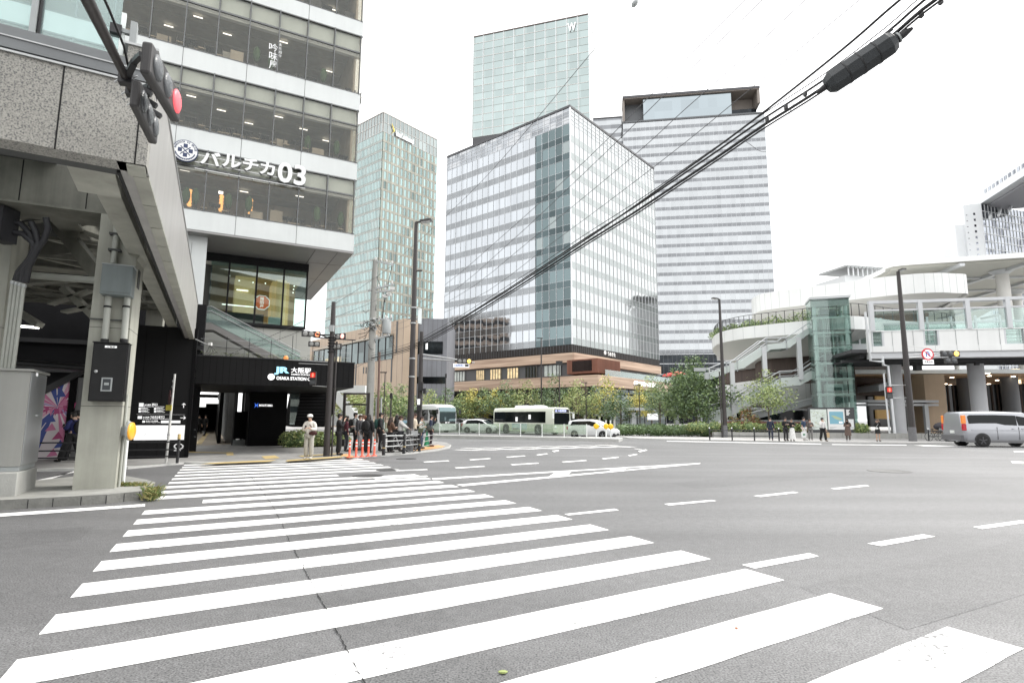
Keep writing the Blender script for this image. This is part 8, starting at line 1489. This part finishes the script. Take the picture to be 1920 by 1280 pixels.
    if bag == 'shoulder': s = MB(); s.ball((.24, -.02, .95), (.06, .15, .16), cloth((.015, .015, .016)), 10, 7); s.tube([(.24, .1, 1.05), (.2, .03, 1.43), (.22, -.1, 1.05)], .012, cloth((.015, .015, .016)), 6); s.build('shoulder_bag', t)
    elif bag == 'grey_shoulder': s = MB(); s.ball((.25, -.06, 1.02), (.07, .19, .16), cloth((.08, .09, .085)), 10, 7); s.tube([(.25, .1, 1.1), (.2, .02, 1.44), (.23, -.16, 1.12)], .014, cloth((.08, .09, .085)), 6); s.build('shoulder_bag', t)
    elif bag == 'brown_sling': s = MB(); s.ball((-.17, .13, 1.0), (.17, .07, .085), cloth((.05, .014, .013)), 12, 7); s.tube([(-.28, .05, 1.02), (-.05, .12, 1.3), (.14, -.02, 1.44), (.05, -.14, 1.2), (-.25, -.05, 1.02)], .014, cloth((.09, .02, .018)), 6); s.build('sling_bag', t)
    elif bag == 'white_sling': s = MB(); s.ball((.1, .13, 1.0), (.12, .06, .09), cloth((.7, .7, .68)), 10, 6); s.tube([(.18, .08, 1.05), (0, .13, 1.3), (-.14, 0, 1.43)], .01, cloth((.7, .7, .68)), 6); s.build('sling_bag', t)
    elif bag == 'olive_tote': s = MB(); s.bbox((.25, .0, .98), (.1, .34, .22), cloth((.12, .14, .09))); s.tube([(.25, .14, 1.08), (.2, .05, 1.42), (.25, -.14, 1.08)], .012, cloth((.12, .14, .09)), 6); s.build('tote_bag', t)
    t.rotation_euler.z = R(-face); t.location = (g_.x, g_.y, PH); t.scale = (sc_,) * 3
    def W(p): return Vector((g_.x, g_.y, PH)) + (Matrix.Rotation(R(-face), 3, 'Z') @ Vector(p)) * sc_
    for it in (hold or ()):
        nm, sd, lb = it; q = AR[0 if sd < 0 else 1]; pm = q[4]
        s = MB(); 
        if nm == 'phone': c = W(pm + Vector((-sd * .02, .03, .035))); ph_ = M('phone_black', (.02, .02, .025), .2) if 'phone_black' not in bpy.data.materials else bpy.data.materials['phone_black']; s.bar(W(pm + Vector((0, .05, -.02))), W(pm + Vector((0, -.0, .09))), .07, .012, ph_); tag(s.build('phone', off=tuple(c)), lb, 'phone')
        elif nm in ('paper_bag', 'carrier_bag', 'hand_bag'):
            cl_ = {'paper_bag': (.5, .36, .22), 'carrier_bag': (.7, .72, .72), 'hand_bag': (.015, .015, .016)}[nm]; wv, hv = {'paper_bag': (.3, .36), 'carrier_bag': (.3, .4), 'hand_bag': (.32, .28)}[nm]; b = W(pm + Vector((sd * .02, .03, -.06))); Fb = Fr((b.x, b.y), 90 + face * 0 + 8); zt_ = b.z; mt_ = cloth(cl_); s.prism(Fb, [(-wv / 2, zt_ - hv - .1), (wv / 2, zt_ - hv - .1), (wv / 2 * .96, zt_ - .1), (-wv / 2 * .96, zt_ - .1)], -.07, .07, mt_); s.tube([Fb.pt(-.08, 0, zt_ - .1), Fb.pt(-.05, 0, zt_ + .03), Fb.pt(.05, 0, zt_ + .03), Fb.pt(.08, 0, zt_ - .1)], .008, mt_, 5)
            if nm == 'carrier_bag': s.box(Fb, -.07, .09, -.073, -.07, zt_ - .36, zt_ - .24, cloth((.06, .2, .1)))
            tag(s.build(nm, off=(b.x, b.y, zt_ - hv)), lb, 'bag')
    return t
CRW = 'people waiting at the crossing'; FAR = 'people on the far right pavement'
K_ = (.012, .012, .013)
# face: 0 looks away (+y), 180 looks at the camera, 90 right
person('person in a white cap and cream jacket, pale trousers, reading with a brown sling bag', 578, 860.5, 178, 1.62, (.66, .63, .57), (.42, .4, .35), larm='phone', rarm='phone', cap=(.75, .74, .7), bag='brown_sling', shoes=(.55, .54, .5), wide=1.12, nod=.6, group=CRW, loose=.02, hold=(('phone', 1, 'phone held by the person in the white cap'),))
person('person in loose black clothes with curly hair, hand at the chin', 634, 853, 75, 1.68, K_, K_, larm='hang', rarm='chin', wide=1.1, group=CRW, loose=.04, hold=(('hand_bag', -1, 'black hand bag carried by the person in loose black clothes'),))
person('person with long dark hair in a dark red jacket behind the first bollard', 648, 846, 65, 1.6, (.07, .012, .02), (.02, .022, .03), larm='phone', rarm='hang', long_hair=True, group=CRW)
person('tall person in a grey jacket with a black backpack facing right', 664, 844, 80, 1.76, (.2, .21, .21), K_, larm='hang', rarm='hang', pack=K_, group=CRW)
person('person in light grey trousers and black vest beside the grey jacket', 673, 844, 100, 1.66, (.05, .05, .055), (.36, .36, .37), larm='fold', rarm='hang', hair=(.06, .03, .015), group=CRW)
person('person in a white top with brown hair, partly hidden in the middle of the crowd', 679, 843, 60, 1.66, (.72, .72, .7), (.06, .08, .13), hair=(.12, .06, .03), group=CRW)
person('person all in black with long dark hair and backpack seen from behind', 689, 848.5, 10, 1.68, K_, (.016, .016, .018), pack=K_, long_hair=True, wide=1.15, group=CRW, loose=.02)
person('person with reddish brown hair just left of the long haired one in black', 684, 845, 30, 1.6, (.03, .032, .035), (.03, .03, .035), hair=(.16, .05, .025), group=CRW)
person('person in black with a dark green backpack looking right', 712, 845.5, 70, 1.76, (.022, .022, .024), K_, larm='hang', rarm='carry', pack=(.015, .06, .05), group=CRW)
person('person in a brown knit top behind the guard rail', 731, 848, 40, 1.56, (.1, .055, .035), K_, larm='phone', rarm='phone', long_hair=True, hair=(.03, .015, .01), group=CRW, loose=.02)
person('person with dark hair bending over the bicycle in a pale jacket', 750, 846, 85, 1.62, (.58, .57, .55), (.03, .03, .035), larm='reach', rarm='reach', wide=1.25, hair=(.05, .022, .015), group=CRW, hold=())
person('person with black hair behind the cyclist in the pale jacket', 743, 843, 40, 1.66, (.05, .05, .05), K_, long_hair=True, group=CRW)
person('person in a beige checked top half hidden behind the crowd lamp', 776, 843, 100, 1.74, (.55, .48, .38), K_, larm='phone', rarm='hang', hair=(.05, .02, .015), group=CRW)
person('person in a pale top with an olive tote bag at the rail end', 789, 841, 95, 1.6, (.62, .64, .6), (.05, .07, .12), larm='fold', rarm='hang', bag='olive_tote', pack=K_, hair=(.03, .012, .01), group=CRW)
person('person in navy with a grey shoulder bag, hand at face, beside the green cone', 807.5, 837, 85, 1.68, (.018, .026, .06), (.02, .016, .026), larm='chin', rarm='carry', bag='grey_shoulder', shoes=(.12, .035, .015), group=CRW)
person('person in blue jacket and black trousers walking left and looking at a phone', 131, 866, -80, 1.66, (.02, .025, .11), K_, stride=1.0, larm='phone', rarm='phone', pack=K_, nod=.7, loose=.03, hold=(('phone', -1, 'phone held by the person walking past the mural'),))
person('person in a dark top just behind the one in the blue jacket', 137, 863, -80, 1.72, (.02, .02, .025), K_, stride=.6)
FB = lambda px, py=826.2: None
person('person in a navy suit and white shirt walking beside the black railing', 1446, 825, 205, 1.68, (.02, .026, .05), (.022, .028, .05), stride=.7, group=FAR)
person('person in a black jumper and dark trousers looking at a phone', 1474, 826.3, 175, 1.7, K_, (.03, .03, .032), larm='phone', rarm='phone', nod=.6, group=FAR, hold=(('phone', 1, 'phone held by the person in the black jumper'),))
person('person in a long white skirt and black top with sunglasses', 1486, 826.5, 200, 1.62, K_, (.75, .75, .73), skirt=(.14, 0, .17, .26), larm='phone', rarm='fold', group=FAR)
person('person in a dark blue T shirt and white trousers holding a carrier bag', 1509, 825.5, 150, 1.72, (.03, .05, .09), (.72, .72, .7), larm='hang', rarm='hang', short=True, shoes=(.6, .6, .58), group=FAR, hold=(('carrier_bag', 1, 'white carrier bag with a green patch held by the person in blue'),))
person('person in a grey brown top and grey trousers beside the blue T shirt', 1520.5, 825.5, 200, 1.6, (.13, .11, .1), (.2, .195, .19), larm='phone', rarm='fold', hair=(.06, .03, .02), shoes=(.5, .5, .5), group=FAR)
person('person in a black cap and white sweatshirt carrying a paper bag', 1544, 827, 170, 1.68, (.66, .65, .64), K_, stride=.5, larm='hang', rarm='chin', cap=(.03, .035, .04), shoes=(.15, .13, .1), loose=.02, group=FAR, hold=(('paper_bag', -1, 'brown paper bag carried in front of the map board'),))
person('person in a long brown coat bowing over a phone', 1591, 826.5, 215, 1.62, (.12, .085, .07), (.12, .1, .09), larm='phone', rarm='phone', coat=(.12, .085, .07), long_hair=True, nod=1.2, shoes=(.4, .4, .42), group=FAR, hold=(('phone', 1, 'phone held by the person in the long brown coat'),))
person('person in black with bare legs and ankle boots taking a photo', 1647, 827, 190, 1.6, K_, K_, skirt=(.6, 0, .17, .2), larm='ear', rarm='ear', bag='white_sling', hair=(.02, .015, .012), wide=1.1, loose=.02, group=FAR, hold=(('phone', 1, 'phone raised by the person in black with bare legs'),))
for k, (u, v_, lb) in enumerate(((24, 2.2, 'dark figure far down the station passage, left one'), (28, 3.4, 'dark figure far down the station passage, right one'), (16, 1.6, 'nearer dark figure walking down the station passage'))): person(lb, 0, 0, 150 + 20 * k, 1.68, K_, K_, stride=.5, base=AX.pt(u, v_, 0))
# ---- bicycles
def bicycle(label, loc, hd, frame, basket=True):
    t = thing('bicycle', label, 'bicycle', (0, 0, 0)); r_ = .33
    for x in (-.52, .54):
        s = MB(); s.tube([(x + r_ * cos(a), 0, r_ + r_ * sin(a)) for a in [k * PI / 12 for k in range(25)]], .02, TYRE, 6, False); w_ = s.build('wheel', t); s = MB(); s.tube([(x + r_ * .92 * cos(a), 0, r_ + r_ * .92 * sin(a)) for a in [k * PI / 12 for k in range(25)]], .009, STEEL, 5, False)
        for k in range(8): a = k * PI / 4; s.tube([(x, 0, r_), (x + r_ * .9 * cos(a), 0, r_ + r_ * .9 * sin(a))], .003, STEEL, 4)
        s.lathe((x, -.03, r_), [(.03, 0), (.03, .06)], STEEL, 8, (0, 1, 0)); s.build('rim', w_)
    s = MB(); F_ = cloth(frame)
    for a, b in (((.54, 0, .33), (.44, 0, .85)), ((.44, 0, .8), (-.02, 0, .3)), ((-.02, 0, .3), (-.18, 0, .82)), ((-.18, 0, .72), (.45, 0, .68)), ((-.02, 0, .3), (-.52, 0, .33)), ((-.52, 0, .33), (-.17, 0, .68))): s.tube([a, b], .018, F_, 7)
    s.build('frame', t); s = MB(); s.ball((-.2, 0, .87), (.14, .08, .04), RUBBER, 10, 5); s.build('saddle', t); s = MB(); s.tube([(.44, 0, .85), (.42, 0, .98)], .015, STEEL, 6); s.tube([(.3, -.26, 1.0), (.42, -.15, 1.0), (.42, .15, 1.0), (.3, .26, 1.0)], .013, RUBBER, 6); s.build('handlebar', t)
    s = MB(); s.tube([(-.02, -.1, .3), (-.02, .1, .3)], .012, STEEL, 6); s.bar((-.02, .1, .3), (.1, .1, .18), .02, .02, STEEL); s.bar((-.02, -.1, .3), (-.14, -.1, .42), .02, .02, STEEL); s.build('pedal', t)
    if basket: s = MB(); [s.box(WF, .5 + a, .52 + b, -.17, .17, .72, .95, STEEL) for a, b in ((0, 0), (.28, .28))]; [s.box(WF, .5, .8, y - .008, y + .008, .72, .95, STEEL) for y in (-.16, .16)]; s.box(WF, .5, .8, -.16, .16, .71, .725, STEEL); s.build('basket', t)
    t.location = loc; t.rotation_euler.z = R(90 - hd)
bicycle('bicycle held in the crowd by the person in the pale jacket', G(748, 847.5, PH), 70, (.5, .5, .5)); bicycle('bicycle parked at the railing just left of the silver van', Vector((P(1752, 800, 44).x, 44, PH)), 85, (.05, .05, .055)); bicycle('second bicycle parked behind the rear of the silver van', Vector((P(1768, 800, 45).x, 45, PH)), 80, (.03, .03, .035), False)
s = MB(); p = P(1766, 775, 44.5); s.ball((p.x, 44.5, 1.15), (.75, .35, .35), cloth((.05, .048, .055)), 12, 7); s.ball((p.x + .3, 44.4, 1.45), (.4, .3, .2), cloth((.05, .048, .055)), 10, 6); tag(s.build('rain_cover', off=(p.x, 44.5, .9)), 'dark fabric cover over the parked bicycle by the van', 'bicycle cover')
